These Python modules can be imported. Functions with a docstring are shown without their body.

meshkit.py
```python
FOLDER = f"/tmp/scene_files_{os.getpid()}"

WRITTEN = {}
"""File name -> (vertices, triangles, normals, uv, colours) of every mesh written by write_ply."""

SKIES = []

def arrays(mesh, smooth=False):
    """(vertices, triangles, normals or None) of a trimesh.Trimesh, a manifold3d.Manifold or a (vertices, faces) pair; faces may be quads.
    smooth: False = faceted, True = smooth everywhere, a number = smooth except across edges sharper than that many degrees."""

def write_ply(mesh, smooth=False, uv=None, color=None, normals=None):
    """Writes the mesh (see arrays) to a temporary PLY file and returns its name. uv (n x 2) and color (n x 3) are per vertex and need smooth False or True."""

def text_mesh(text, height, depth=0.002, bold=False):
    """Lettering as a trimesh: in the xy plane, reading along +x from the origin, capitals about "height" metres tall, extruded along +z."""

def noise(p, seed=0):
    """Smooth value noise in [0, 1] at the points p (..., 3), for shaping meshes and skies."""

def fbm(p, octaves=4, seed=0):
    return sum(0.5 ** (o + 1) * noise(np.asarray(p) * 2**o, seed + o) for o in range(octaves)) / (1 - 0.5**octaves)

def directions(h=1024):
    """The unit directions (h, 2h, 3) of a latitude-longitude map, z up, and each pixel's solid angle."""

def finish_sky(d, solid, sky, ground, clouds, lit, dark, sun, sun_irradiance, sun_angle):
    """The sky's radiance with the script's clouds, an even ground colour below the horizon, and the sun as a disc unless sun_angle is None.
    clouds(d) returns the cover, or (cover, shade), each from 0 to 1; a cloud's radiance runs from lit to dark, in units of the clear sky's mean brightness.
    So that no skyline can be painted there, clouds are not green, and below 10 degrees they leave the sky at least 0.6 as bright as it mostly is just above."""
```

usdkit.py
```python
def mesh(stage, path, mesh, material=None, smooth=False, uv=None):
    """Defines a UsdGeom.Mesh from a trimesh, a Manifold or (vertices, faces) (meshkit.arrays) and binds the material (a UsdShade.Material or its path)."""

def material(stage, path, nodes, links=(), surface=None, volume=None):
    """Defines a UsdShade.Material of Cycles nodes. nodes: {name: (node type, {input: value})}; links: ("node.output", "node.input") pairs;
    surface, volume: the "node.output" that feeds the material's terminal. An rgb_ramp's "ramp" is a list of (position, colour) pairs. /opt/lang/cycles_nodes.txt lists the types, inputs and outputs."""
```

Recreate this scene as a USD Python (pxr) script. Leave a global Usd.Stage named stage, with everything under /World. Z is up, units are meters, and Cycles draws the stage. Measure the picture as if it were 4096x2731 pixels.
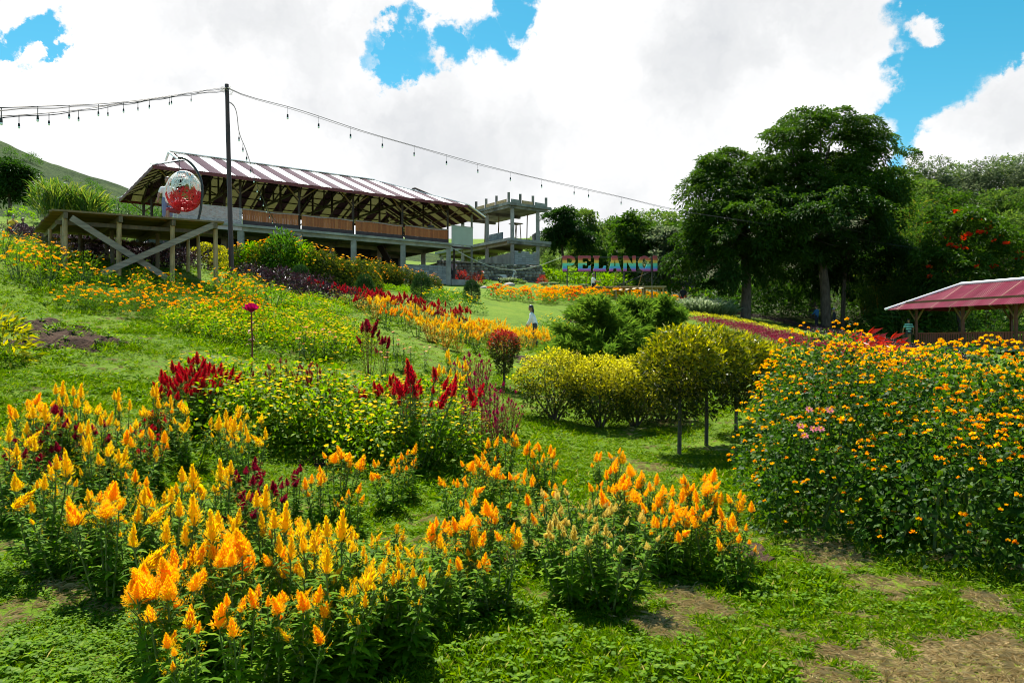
import math
import numpy as np
import trimesh
import manifold3d as m3
import shapely
from scipy.sparse import coo_matrix
from scipy.sparse.csgraph import connected_components
from shapely.geometry import Polygon
from scipy.interpolate import RBFInterpolator, RegularGridInterpolator
import usdkit, meshkit
from pxr import Usd, UsdGeom, UsdLux, UsdShade, Sdf, Gf, Vt

stage = Usd.Stage.CreateInMemory()
UsdGeom.SetStageUpAxis(stage, "Z")
UsdGeom.SetStageMetersPerUnit(stage, 1.0)
stage.SetDefaultPrim(UsdGeom.Xform.Define(stage, "/World").GetPrim())
UsdGeom.Scope.Define(stage, "/World/Looks")

# ------------------------------------------------------------------ camera, sky, sun, exposure
EYE = 1.7
EXPOSURE = 1.38
SKY_STRENGTH = 0.1
SUN_EL, SUN_AZ = math.radians(62), math.radians(-20)      # azimuth from +y towards +x
cam = UsdGeom.Camera.Define(stage, "/World/camera")
cam.CreateFocalLengthAttr(26.0)
cam.CreateHorizontalApertureAttr(36.0)
cam.CreateVerticalApertureAttr(36.0 * 682 / 1024)
cam.CreateClippingRangeAttr(Gf.Vec2f(0.05, 5000))
cam.CreateExposureAttr(EXPOSURE)
cam.CreateFStopAttr(0.0)
cam.AddTranslateOp().Set(Gf.Vec3d(0, 0, EYE))
cam.AddRotateXYZOp().Set(Gf.Vec3f(90, 0, 0))

F, CX, CY, S = 2958.0, 2048.0, 1365.5, 4096 / 2352


def vdir(vx, vy):
    """Direction (per metre of depth) of a place read off the photograph."""
    return (vx * S - CX) / F, (CY - vy * S) / F


def unit(v):
    v = np.asarray(v, float)
    return v / (np.linalg.norm(v, axis=-1, keepdims=True) + 1e-12)


def build_sky():
    n = {"tc": ("texture_coordinate", {}),
         "sky": ("sky_texture", {"sky_type": "single_scattering", "sun_disc": False, "sun_elevation": SUN_EL, "sun_rotation": SUN_AZ,
                                 "air_density": 1.0, "aerosol_density": 0.35, "ozone_density": 2.0}),
         "hs": ("hsv", {"hue": 0.462, "saturation": 1.42, "value": 0.56}),
         "nz": ("noise_texture", {"scale": 9.0, "detail": 9.0, "roughness": 0.62}),
         "nw": ("noise_texture", {"scale": 30.0, "detail": 5.0, "roughness": 0.6}),
         "sub": ("vector_math", {"math_type": "subtract", "vector2": (0.5, 0.5, 0.5)}),
         "sc": ("vector_math", {"math_type": "scale", "scale": 0.15}),
         "sub2": ("vector_math", {"math_type": "subtract", "vector2": (0.5, 0.5, 0.5)}),
         "sc2": ("vector_math", {"math_type": "scale", "scale": 0.035}),
         "w1": ("vector_math", {"math_type": "add"}), "w2": ("vector_math", {"math_type": "add"})}
    L = [("tc.generated", "nz.vector"), ("tc.generated", "nw.vector"), ("nz.color", "sub.vector1"), ("sub.vector", "sc.vector1"), ("nw.color", "sub2.vector1"), ("sub2.vector", "sc2.vector1"),
         ("tc.generated", "w1.vector1"), ("sc.vector", "w1.vector2"), ("w1.vector", "w2.vector1"), ("sc2.vector", "w2.vector2"), ("sky.color", "hs.color")]

    def blobs(tag, items):
        last = None
        for i, (vx, vy, r, soft, amp) in enumerate(items):
            tx, e = vdir(vx, vy)
            c = unit((tx, 1, e))
            rr = r / 1698.5 * c[1] * 1.1
            n[f"{tag}d{i}"] = ("vector_math", {"math_type": "distance", "vector2": tuple(c)})
            n[f"{tag}m{i}"] = ("map_range", {"range_type": "smoothstep", "from_min": rr * (1.12 + soft), "from_max": rr * (.75 - soft * .6), "to_min": 0.0, "to_max": amp, "clamp": True})
            L.extend([("w2.vector", f"{tag}d{i}.vector1"), (f"{tag}d{i}.value", f"{tag}m{i}.value")])
            if last:
                n[f"{tag}x{i}"] = ("math", {"math_type": "maximum"})
                L.extend([(last, f"{tag}x{i}.value1"), (f"{tag}m{i}.result", f"{tag}x{i}.value2")])
                last = f"{tag}x{i}.value"
            else:
                last = f"{tag}m{i}.result"
        return last
    holes = blobs("h", [(70, 96, 50, .2, 1), (18, 88, 34, .22, 1), (100, 122, 26, .2, 1),
                        (1170, 15, 50, .3, 1), (1120, 90, 50, .3, .95), (1040, 120, 42, .3, .95), (960, 122, 42, .4, .95), (900, 142, 44, .2, 1), (850, 118, 30, .4, .7),
                        (2210, 30, 150, .12, 1), (2340, 40, 150, .15, 1), (2150, 170, 110, .12, 1), (2280, 170, 100, .12, 1), (2090, 270, 75, .2, 1), (2060, 340, 60, .35, .9),
                        (2180, 270, 80, .15, 1), (2020, 300, 60, .5, .5)])
    clouds = blobs("c", [(2108, 52, 30, .5, .85), (1985, 205, 45, .6, .8), (2030, 190, 26, .5, .6), (2325, 300, 120, .12, 1), (2220, 330, 92, .12, 1), (2150, 350, 66, .2, 1), (2370, 200, 60, .15, 1),
                         (2025, 300, 30, .6, .5), (205, 90, 34, .3, .9), (60, 140, 18, .2, 1)])
    n.update({"inv": ("math", {"math_type": "subtract", "value1": 1.0}), "hc": ("math", {"math_type": "multiply"}), "cov": ("math", {"math_type": "subtract", "value1": 1.0}),
              "en": ("noise_texture", {"scale": 16.0, "detail": 10.0, "roughness": .68}), "es": ("math", {"math_type": "multiply_add", "value2": 1.1, "value3": -.55}), "ea": ("math", {"math_type": "add"}),
              "em": ("map_range", {"range_type": "smoothstep", "from_min": 0.22, "from_max": 0.88, "to_min": 0.0, "to_max": 1.0, "clamp": True}),
              "fn": ("noise_texture", {"scale": 2.6, "detail": 9.0, "roughness": 0.58}),
              "fm": ("map_range", {"range_type": "smoothstep", "from_min": 0.54, "from_max": 0.66, "to_min": 0.0, "to_max": 1.0, "clamp": True}),
              "vd": ("vector_math", {"math_type": "dot_product", "vector2": tuple(unit((0, 1, .15)))}),
              "vm": ("map_range", {"range_type": "smoothstep", "from_min": 0.62, "from_max": 0.78, "to_min": 0.0, "to_max": 1.0, "clamp": True}),
              "cv": ("mix_float", {}),
              "gn": ("noise_texture", {"scale": 3.2, "detail": 7.0, "roughness": 0.55}),
              "gr": ("rgb_ramp", {"ramp": [(0.3, (2.75, 2.84, 2.96)), (0.42, (3.35, 3.4, 3.46)), (0.52, (3.95, 3.97, 4.0)), (0.66, (4.4, 4.4, 4.4))]}),
              "mix": ("mix_color", {"use_clamp": True}), "bg": ("background_shader", {"strength": SKY_STRENGTH})})
    L.extend([(clouds, "inv.value2"), (holes, "hc.value1"), ("inv.value", "hc.value2"), ("tc.generated", "en.vector"), ("en.fac", "es.value1"), ("hc.value", "ea.value1"), ("es.value", "ea.value2"), ("ea.value", "em.value"), ("em.result", "cov.value2"),
              ("tc.generated", "fn.vector"), ("fn.fac", "fm.value"), ("tc.generated", "vd.vector1"), ("vd.value", "vm.value"),
              ("vm.result", "cv.fac"), ("fm.result", "cv.a"), ("cov.value", "cv.b"),
              ("w1.vector", "gn.vector"), ("gn.fac", "gr.fac"), ("cv.result", "mix.fac"), ("hs.color", "mix.a"), ("gr.color", "mix.b"), ("mix.result", "bg.color")])
    return usdkit.material(stage, "/World/Looks/sky", n, L, surface="bg.background")


dome = UsdLux.DomeLight.Define(stage, "/World/sky")
UsdShade.MaterialBindingAPI.Apply(dome.GetPrim()).Bind(build_sky())
sun = UsdLux.DistantLight.Define(stage, "/World/sun")
sun.CreateIntensityAttr(1.25)
sun.CreateNormalizeAttr(True) if hasattr(sun, "CreateNormalizeAttr") else None
sun.CreateAngleAttr(0.5)
sun.CreateColorAttr(Gf.Vec3f(1.0, 0.95, 0.86))
_to_sun = np.array([math.sin(SUN_AZ) * math.cos(SUN_EL), math.cos(SUN_AZ) * math.cos(SUN_EL), math.sin(SUN_EL)])
sun.AddTransformOp().Set(Gf.Matrix4d(Gf.Rotation(Gf.Vec3d(0, 0, 1), Gf.Vec3d(*map(float, _to_sun))), Gf.Vec3d(0, 0, 60)))

# ------------------------------------------------------------------ helpers: prims
_count = {}


def fresh(parent, name):
    k = (parent, name)
    i = _count.get(k, -1) + 1
    _count[k] = i
    return f"{parent}/{name}" if i == 0 else f"{parent}/{name}_{i:03d}"


def tag(prim, label=None, cat=None, group=None, kind=None):
    p = prim.GetPrim()
    for k, v in (("label", label), ("category", cat), ("group", group), ("kind", kind)):
        if v:
            p.SetCustomDataByKey(k, v)
    return p


def concat(*ms):
    ms = [m for m in ms if m is not None and len(m[0])]
    if not ms:
        return np.zeros((0, 3)), np.zeros((0, 3), int)
    v, f, o = [], [], 0
    for m in ms:
        v.append(np.asarray(m[0])); f.append(np.asarray(m[1]) + o); o += len(m[0])
    return np.vstack(v), np.vstack(f)


def arr(m):
    if hasattr(m, "to_mesh"):
        q = m.to_mesh()
        return np.array(q.vert_properties[:, :3], float), np.array(q.tri_verts, int)
    if hasattr(m, "vertices"):
        return np.array(m.vertices), np.array(m.faces)
    return m


RAMPED = set()


def island_tones(g, m, mat, smooth=False):
    """Gives every island (leaf, petal, blade, block) of a mesh a tone of its own."""
    if str(mat.GetPath() if hasattr(mat, "GetPath") else mat) not in RAMPED:
        return
    api = UsdGeom.PrimvarsAPI(g)
    seed = abs(hash((round(float(m[0][0][0]), 4), round(float(m[0][0][2]), 4), len(m[0])))) % 2**31
    r = np.random.default_rng(seed)
    if smooth:
        n = len(g.GetPointsAttr().Get())
        api.CreatePrimvar("rnd", Sdf.ValueTypeNames.FloatArray, "vertex").Set(Vt.FloatArray.FromNumpy(np.full(n, r.random(), np.float32)))
        return
    f = np.asarray(m[1])
    n = len(m[0])
    e = np.vstack([f[:, :2], f[:, 1:]])
    k, lab = connected_components(coo_matrix((np.ones(len(e), np.int8), (e[:, 0], e[:, 1])), shape=(n, n)), directed=False)
    api.CreatePrimvar("rnd", Sdf.ValueTypeNames.FloatArray, "vertex").Set(Vt.FloatArray.FromNumpy(r.random(k).astype(np.float32)[lab]))


def mesh(parent, name, m, mat, smooth=False, tint=None, label=None):
    """One Mesh prim under parent, numbered when the name is taken."""
    path = fresh(str(parent.GetPath()) if hasattr(parent, "GetPath") else parent, name)
    m = arr(m)
    g = usdkit.mesh(stage, path, m, mat, smooth=smooth)
    island_tones(g, m, mat, smooth)
    if tint is not None:
        UsdGeom.PrimvarsAPI(g).CreatePrimvar("tint", Sdf.ValueTypeNames.FloatArray, "vertex").Set(Vt.FloatArray.FromNumpy(np.asarray(tint, np.float32)))
    if label:
        g.GetPrim().SetCustomDataByKey("label", label)
    return g.GetPrim()


def thing(name, label, cat, loc=(0, 0, 0), rotz=0.0, scale=None, group=None, kind=None):
    x = UsdGeom.Xform.Define(stage, fresh("/World", name))
    x.AddTranslateOp().Set(Gf.Vec3d(*map(float, loc)))
    if rotz:
        x.AddRotateZOp().Set(float(math.degrees(rotz)))
    if scale is not None:
        x.AddScaleOp().Set(Gf.Vec3f(*([float(scale)] * 3 if np.ndim(scale) == 0 else map(float, scale))))
    return tag(x, label, cat, group, kind)


def single(name, m, mat, label=None, cat=None, group=None, kind=None, smooth=False):
    return tag(mesh("/World", name, m, mat, smooth), label, cat, group, kind)


def proto(name):
    p = stage.CreateClassPrim(f"/World/class_{name}")
    p.SetTypeName("Xform")
    return p


def place(pr, name, label, cat, loc, rotz=0.0, scale=None, group=None):
    p = thing(name, label, cat, loc, rotz, scale, group)
    p.GetReferences().AddInternalReference(pr.GetPath())
    p.SetInstanceable(True)
    return p


def scatter(name, meshes, mat, pos, rot, scale, which, label=None, cat=None, kind="stuff", tilt=None):
    path = fresh("/World", name)
    pi = UsdGeom.PointInstancer.Define(stage, path)
    for i, m in enumerate(meshes):
        mm = mat[i] if isinstance(mat, list) else mat
        pm = usdkit.mesh(stage, f"{path}/blade_{i:03d}", m, mm)
        island_tones(pm, m, mm)
        pi.GetPrototypesRel().AddTarget(pm.GetPath())
    pi.CreatePositionsAttr(Vt.Vec3fArray.FromNumpy(np.asarray(pos, np.float32)))
    h = np.asarray(rot) / 2
    q = [Gf.Quath(float(math.cos(a)), 0, 0, float(math.sin(a))) for a in h]
    pi.CreateOrientationsAttr(Vt.QuathArray(q))
    sc = np.asarray(scale, np.float32)
    pi.CreateScalesAttr(Vt.Vec3fArray.FromNumpy(np.repeat(sc[:, None], 3, 1) if sc.ndim == 1 else sc))
    pi.CreateProtoIndicesAttr(Vt.IntArray.FromNumpy(np.asarray(which, np.int32)))
    return tag(pi, label, cat, None, kind)


# ------------------------------------------------------------------ helpers: shapes
def box(c, s, rz=0.0):
    m = trimesh.creation.box(s)
    v = np.array(m.vertices)
    if rz:
        ca, sa = math.cos(rz), math.sin(rz)
        v = v @ np.array([[ca, sa, 0], [-sa, ca, 0], [0, 0, 1]])
    return v + np.asarray(c, float), np.array(m.faces)


def beam(a, b, w, h, up=(0, 0, 1)):
    """A bar of w (sideways) by h (along up) from a to b."""
    a, b = np.asarray(a, float), np.asarray(b, float)
    d = unit(b - a)
    s = np.cross(d, up)
    if np.linalg.norm(s) < 1e-4:
        s = np.cross(d, (1, 0, 0))
    s = unit(s); u = np.cross(s, d)
    q = [(-1, -1), (1, -1), (1, 1), (-1, 1)]
    v = np.array([p + s * i * w / 2 + u * j * h / 2 for p in (a, b) for i, j in q])
    f = [[0, 2, 1], [0, 3, 2], [4, 5, 6], [4, 6, 7]]
    for i in range(4):
        j = (i + 1) % 4
        f += [[i, j, 4 + j], [i, 4 + j, 4 + i]]
    return v, np.array(f)


def tube(pts, radii, n=6, cap=True):
    p = np.asarray(pts, float)
    r = np.broadcast_to(np.asarray(radii, float), (len(p),))
    t = unit(np.gradient(p, axis=0))
    ref = np.array([0.0, 0, 1]) if abs(t[0, 2]) < .9 else np.array([1.0, 0, 0])
    a = unit(np.cross(t, ref)); b = np.cross(t, a)
    an = np.arange(n) * 2 * np.pi / n
    v = p[:, None] + r[:, None, None] * (np.cos(an)[None, :, None] * a[:, None] + np.sin(an)[None, :, None] * b[:, None])
    i, j = np.meshgrid(np.arange(len(p) - 1), np.arange(n), indexing="ij")
    q = np.stack([i * n + j, i * n + (j + 1) % n, (i + 1) * n + (j + 1) % n, (i + 1) * n + j], -1).reshape(-1, 4)
    f = np.vstack([q[:, [0, 2, 1]], q[:, [0, 3, 2]]])
    v = v.reshape(-1, 3)
    if cap:
        e = len(v)
        v = np.vstack([v, p[0], p[-1]])
        k = np.arange(n)
        f = np.vstack([f, np.stack([np.full(n, e), (k), (k + 1) % n], 1), np.stack([np.full(n, e + 1), e - n + (k + 1) % n, e - n + k], 1)])
    return v, f


def ball(c, r, sub=1):
    m = trimesh.creation.icosphere(sub, 1.0)
    return np.array(m.vertices) * r + np.asarray(c, float), np.array(m.faces)


def quad(a, b, c, d):
    return np.array([a, b, c, d], float), np.array([[0, 1, 2], [0, 2, 3]])


def leaves(P, D, L, W, N=None, droop=0.15, fold=0.12, seg=1, rng=None):
    """Many leaves at once: at P, pointing along D, L long and W wide; N is roughly their upper side. Returns (mesh, tint from base 0 to tip 1)."""
    P = np.asarray(P, float); D = unit(D); n = len(P)
    L = np.broadcast_to(L, (n,))[:, None].astype(float); W = np.broadcast_to(W, (n,))[:, None].astype(float)
    N = np.broadcast_to(np.array([0, 0, 1.0]) if N is None else np.asarray(N, float), (n, 3))
    sd = np.cross(D, N)
    bad = np.linalg.norm(sd, axis=1) < 0.05
    if bad.any():
        sd[bad] = np.cross(D[bad], [1, 0.3, 0])
    sd = unit(sd); up = np.cross(sd, D)
    z = np.array([0, 0, -1.0])
    if seg == 1:
        M = P + D * L * .42 + up * W * fold
        T = P + D * L + z * droop * L
        v = np.stack([P, M + sd * W / 2, T, M - sd * W / 2], 1).reshape(-1, 3)
        b = np.arange(n)[:, None] * 4
        f = np.concatenate([b + [0, 1, 2], b + [0, 2, 3]], 0)
        t = np.tile([0, .45, 1, .45], n)
    else:
        A = P + D * L * .3 + up * W * fold + z * droop * L * .1
        B = P + D * L * .68 + up * W * fold * .6 + z * droop * L * .45
        T = P + D * L * .97 + z * droop * L * 1.05
        v = np.stack([P, A + sd * W / 2, A - sd * W / 2, B + sd * W * .4, B - sd * W * .4, T], 1).reshape(-1, 3)
        b = np.arange(n)[:, None] * 6
        f = np.concatenate([b + [0, 1, 2], b + [2, 1, 3], b + [2, 3, 4], b + [4, 3, 5]], 0)
        t = np.tile([0, .3, .3, .7, .7, 1], n)
    return (v, f), t


def sph(rng, n, up=0.0):
    d = rng.normal(size=(n, 3)); d[:, 2] += up
    return unit(d)


# ------------------------------------------------------------------ materials
def ramp_mat(name, stops, rough=0.6, trans=0.0, spec=0.3, noise=0.0, tint=False, nscale=6.0):
    """Colours picked per island (each leaf, petal, blade a tone of its own) with optional translucency."""
    RAMPED.add(f"/World/Looks/{name}")
    n = {"g": ("geometry", {}), "at0": ("attribute", {"attribute": "rnd"}), "oi": ("object_info", {}), "om": ("math", {"math_type": "multiply_add", "value2": .24, "value3": -.12}), "oa": ("math", {"math_type": "add", "use_clamp": True}),
         "r": ("rgb_ramp", {"ramp": stops}), "p": ("principled_bsdf", {"roughness": rough, "specular_ior_level": spec})}
    L = [("oi.random", "om.value1"), ("at0.fac", "oa.value1"), ("om.value", "oa.value2")]
    src = "oa.value"
    if noise:
        n["nz"] = ("noise_texture", {"scale": nscale, "detail": 3.0})
        n["mr"] = ("map_range", {"from_min": .3, "from_max": .7, "to_min": -noise, "to_max": noise, "clamp": True})
        n["ad"] = ("math", {"math_type": "add", "use_clamp": True})
        L += [("g.position", "nz.vector"), ("nz.fac", "mr.value"), (src, "ad.value1"), ("mr.result", "ad.value2")]
        src = "ad.value"
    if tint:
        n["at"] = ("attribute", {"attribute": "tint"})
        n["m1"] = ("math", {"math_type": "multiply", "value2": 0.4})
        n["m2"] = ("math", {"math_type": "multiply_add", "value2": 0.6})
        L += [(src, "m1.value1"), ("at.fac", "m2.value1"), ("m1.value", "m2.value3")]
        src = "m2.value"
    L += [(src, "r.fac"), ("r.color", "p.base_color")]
    out = "p.BSDF"
    if trans:
        n["t"] = ("translucent_bsdf", {})
        n["hb"] = ("hsv", {"saturation": 1.05, "value": 1.5})
        n["x"] = ("mix_closure", {"fac": trans})
        L += [("r.color", "hb.color"), ("hb.color", "t.color"), ("p.BSDF", "x.closure1"), ("t.BSDF", "x.closure2")]
        out = "x.closure"
    return usdkit.material(stage, f"/World/Looks/{name}", n, L, surface=out)


def surf_mat(name, c1, c2, scale=3.0, rough=0.8, detail=6.0, bump=0.0, bscale=None, metallic=0.0, stretch=None, spec=0.4, extra=None, dist=0.02, obj=False):
    """A solid surface whose tone wanders between two colours with noise; optional bump."""
    n = {"g": ("texture_coordinate" if obj else "geometry", {}), "mp": ("mapping", {"mapping_type": "point", "scale": stretch or (1, 1, 1)}),
         "nz": ("noise_texture", {"scale": scale, "detail": detail, "roughness": .62}),
         "r": ("rgb_ramp", {"ramp": [(.3, c1), (.7, c2)] if extra is None else extra}),
         "p": ("principled_bsdf", {"roughness": rough, "metallic": metallic, "specular_ior_level": spec})}
    L = [("g.object" if obj else "g.position", "mp.vector"), ("mp.vector", "nz.vector"), ("nz.fac", "r.fac"), ("r.color", "p.base_color")]
    if bump:
        n["nb"] = ("noise_texture", {"scale": bscale or scale * 4, "detail": 5.0})
        n["b"] = ("bump", {"strength": bump, "distance": dist})
        L += [("mp.vector", "nb.vector"), ("nb.fac", "b.height"), ("b.normal", "p.normal")]
    return usdkit.material(stage, f"/World/Looks/{name}", n, L, surface="p.BSDF")


def plain(name, c, rough=0.5, metallic=0.0, spec=0.5, coat=0.0):
    return usdkit.material(stage, f"/World/Looks/{name}", {"p": ("principled_bsdf", {"base_color": c, "roughness": rough, "metallic": metallic, "specular_ior_level": spec, "coat_weight": coat})}, [], surface="p.BSDF")


# ------------------------------------------------------------------ ground
_C = [(2048,2731,3.7),(100,2731,3.75),(4000,2731,3.7),(100,2300,5.2),(1050,2640,4.0),(1450,2480,4.7),(1880,2380,5.1),(2300,2330,5.4),(2850,2230,6.0),
(3300,2180,6.4),(4000,2380,4.95),(2720,1825,11.2),(2400,1710,13.6),(2015,1530,16),(1500,1790,9.8),(900,1720,9.3),(2000,1760,10.8),
(100,1790,8),(500,1480,11.5),(0,1400,12),(300,1330,13.3),(800,1390,13.5),(0,1110,16),(200,1160,17),(500,1275,16),(269,1060,18.2),(842,1154,19.5),
(927,1085,24),(100,980,24),(1100,1140,27),(1400,1200,27),(1750,1300,24.5),(2180,1400,25),(2140,1391,26),(1200,1175,33),(1700,1180,38),(1900,1230,36),
(2000,1180,43),(2300,1185,49),(2400,1500,18),(2900,1500,20),(2735,1238,55),(3000,1290,47),(3450,1352,41),(3850,1420,36),(3700,1395,44),(3300,1312,58),
(50,915,40),(100,870,48),(2100,1135,60),(2500,1160,62),(3000,1250,64),(3900,1600,14),(3400,1600,15),(3700,1340,60)]
_P = [((x - CX) / F * d, d, EYE + (CY - y) / F * d) for x, y, d in _C]
_P += [(0,0,0),(-6,0,.3),(6,0,-.1),(0,-8,-.3),(-12,0,1.2),(14,2,-.4),(-25,10,3.5),(25,15,0.2),(-40,30,7),(-45,60,12),(-20,75,10.5),(0,85,9.5),(20,90,9),(45,85,12),(60,50,4),
       (40,25,.5),(70,110,22),(-5,57,6.0),(-14,47,6.0),(-60,120,20),(0,140,16),(40,140,22),(-120,20,16),(-120,-60,8),(120,0,2),(120,120,30),(0,-120,-4),(-120,160,34),(0,300,40),(150,300,60),(-300,300,70)]
_P = np.array(_P)
_rbf = RBFInterpolator(_P[:, :2], _P[:, 2], kernel="linear", smoothing=.4)
HU, HV = np.array([0.812, 0.583]), np.array([-0.583, 0.812])          # the hall's long direction and the one into it
H0 = np.array([-17.6, 48.0])                                         # foot of the hall's column beside the plastic sheeting


def hall(u, v, z):
    p = H0 + HU * u + HV * v
    return np.array([p[0], p[1], z])


_gx, _gy = np.arange(-60, 80.1, .5), np.arange(-12, 110.1, .5)
_xx, _yy = np.meshgrid(_gx, _gy, indexing="ij")
_q = np.stack([_xx.ravel(), _yy.ravel()], 1)
_zz = _rbf(_q)
_uv = (_q - H0) @ np.stack([HU, HV], 1)
_in = np.clip((_uv[:, 0] + 7) / 1.5, 0, 1) * np.clip((20 - _uv[:, 0]) / 2, 0, 1) * np.clip((_uv[:, 1] + 1.5) / 1.5, 0, 1) * np.clip((13.2 - _uv[:, 1]) / .5, 0, 1)
_zz = np.where(_zz > 6.1, _zz * (1 - _in) + 6.1 * _in, _zz)
_zz = _zz + (meshkit.fbm(np.stack([_q[:, 0] * .9, _q[:, 1] * .9, np.zeros(len(_q))], 1), 3, 5) - .5) * .12
_grid = RegularGridInterpolator((_gx, _gy), _zz.reshape(_xx.shape), bounds_error=False, fill_value=None)


def ground(x, y):
    q = np.stack(np.broadcast_arrays(np.asarray(x, float), np.asarray(y, float)), -1)
    s = q.reshape(-1, 2)
    inside = (s[:, 0] > -60) & (s[:, 0] < 80) & (s[:, 1] > -12) & (s[:, 1] < 110)
    z = np.empty(len(s))
    if inside.any():
        z[inside] = _grid(s[inside])
    if (~inside).any():
        z[~inside] = _rbf(s[~inside])
    return z.reshape(q.shape[:-1])


_ys = np.concatenate([np.arange(2.4, 20, .02), np.arange(20, 160, .06)])


def at(vx, vy, h=0.0):
    """The ground under a place of the photograph that is h above it: (x, y, ground height)."""
    tx, e = vdir(vx, vy)
    g = ground(tx * _ys, _ys)
    hit = np.nonzero(EYE + e * _ys <= g + h)[0]
    k = hit[0] if len(hit) else len(_ys) - 1
    return np.array([tx * _ys[k], _ys[k], g[k]])


def pt(vx, vy, d):
    tx, e = vdir(vx, vy)
    return np.array([tx * d, d, EYE + e * d])


def below(x, y):
    return np.array([x, y, float(ground(x, y))])


def inside_poly(poly, n, rng, jitter=True):
    """n points of the ground inside a polygon given as places of the photograph."""
    g = Polygon([at(*p)[:2] for p in poly]).buffer(0)
    x0, y0, x1, y1 = g.bounds
    out = []
    while len(out) < n:
        q = rng.uniform((x0, y0), (x1, y1), (4 * n + 50, 2))
        out += [p for p in q if g.contains(shapely.Point(p))]
    q = np.array(out[:n])
    return np.column_stack([q, ground(q[:, 0], q[:, 1])])


def even(poly, spacing, rng):
    """Points of the ground inside a polygon, about spacing apart (world metres)."""
    g = poly if isinstance(poly, Polygon) else Polygon([at(*p)[:2] for p in poly]).buffer(0)
    x0, y0, x1, y1 = g.bounds
    q = []
    for j, y in enumerate(np.arange(y0, y1 + spacing, spacing * .87)):
        for x in np.arange(x0 - (j % 2) * spacing / 2, x1 + spacing, spacing):
            p = np.array([x, y]) + rng.uniform(-.28, .28, 2) * spacing
            if g.contains(shapely.Point(p)):
                q.append(p)
    q = np.array(q)
    return np.column_stack([q, ground(q[:, 0], q[:, 1])])


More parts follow.
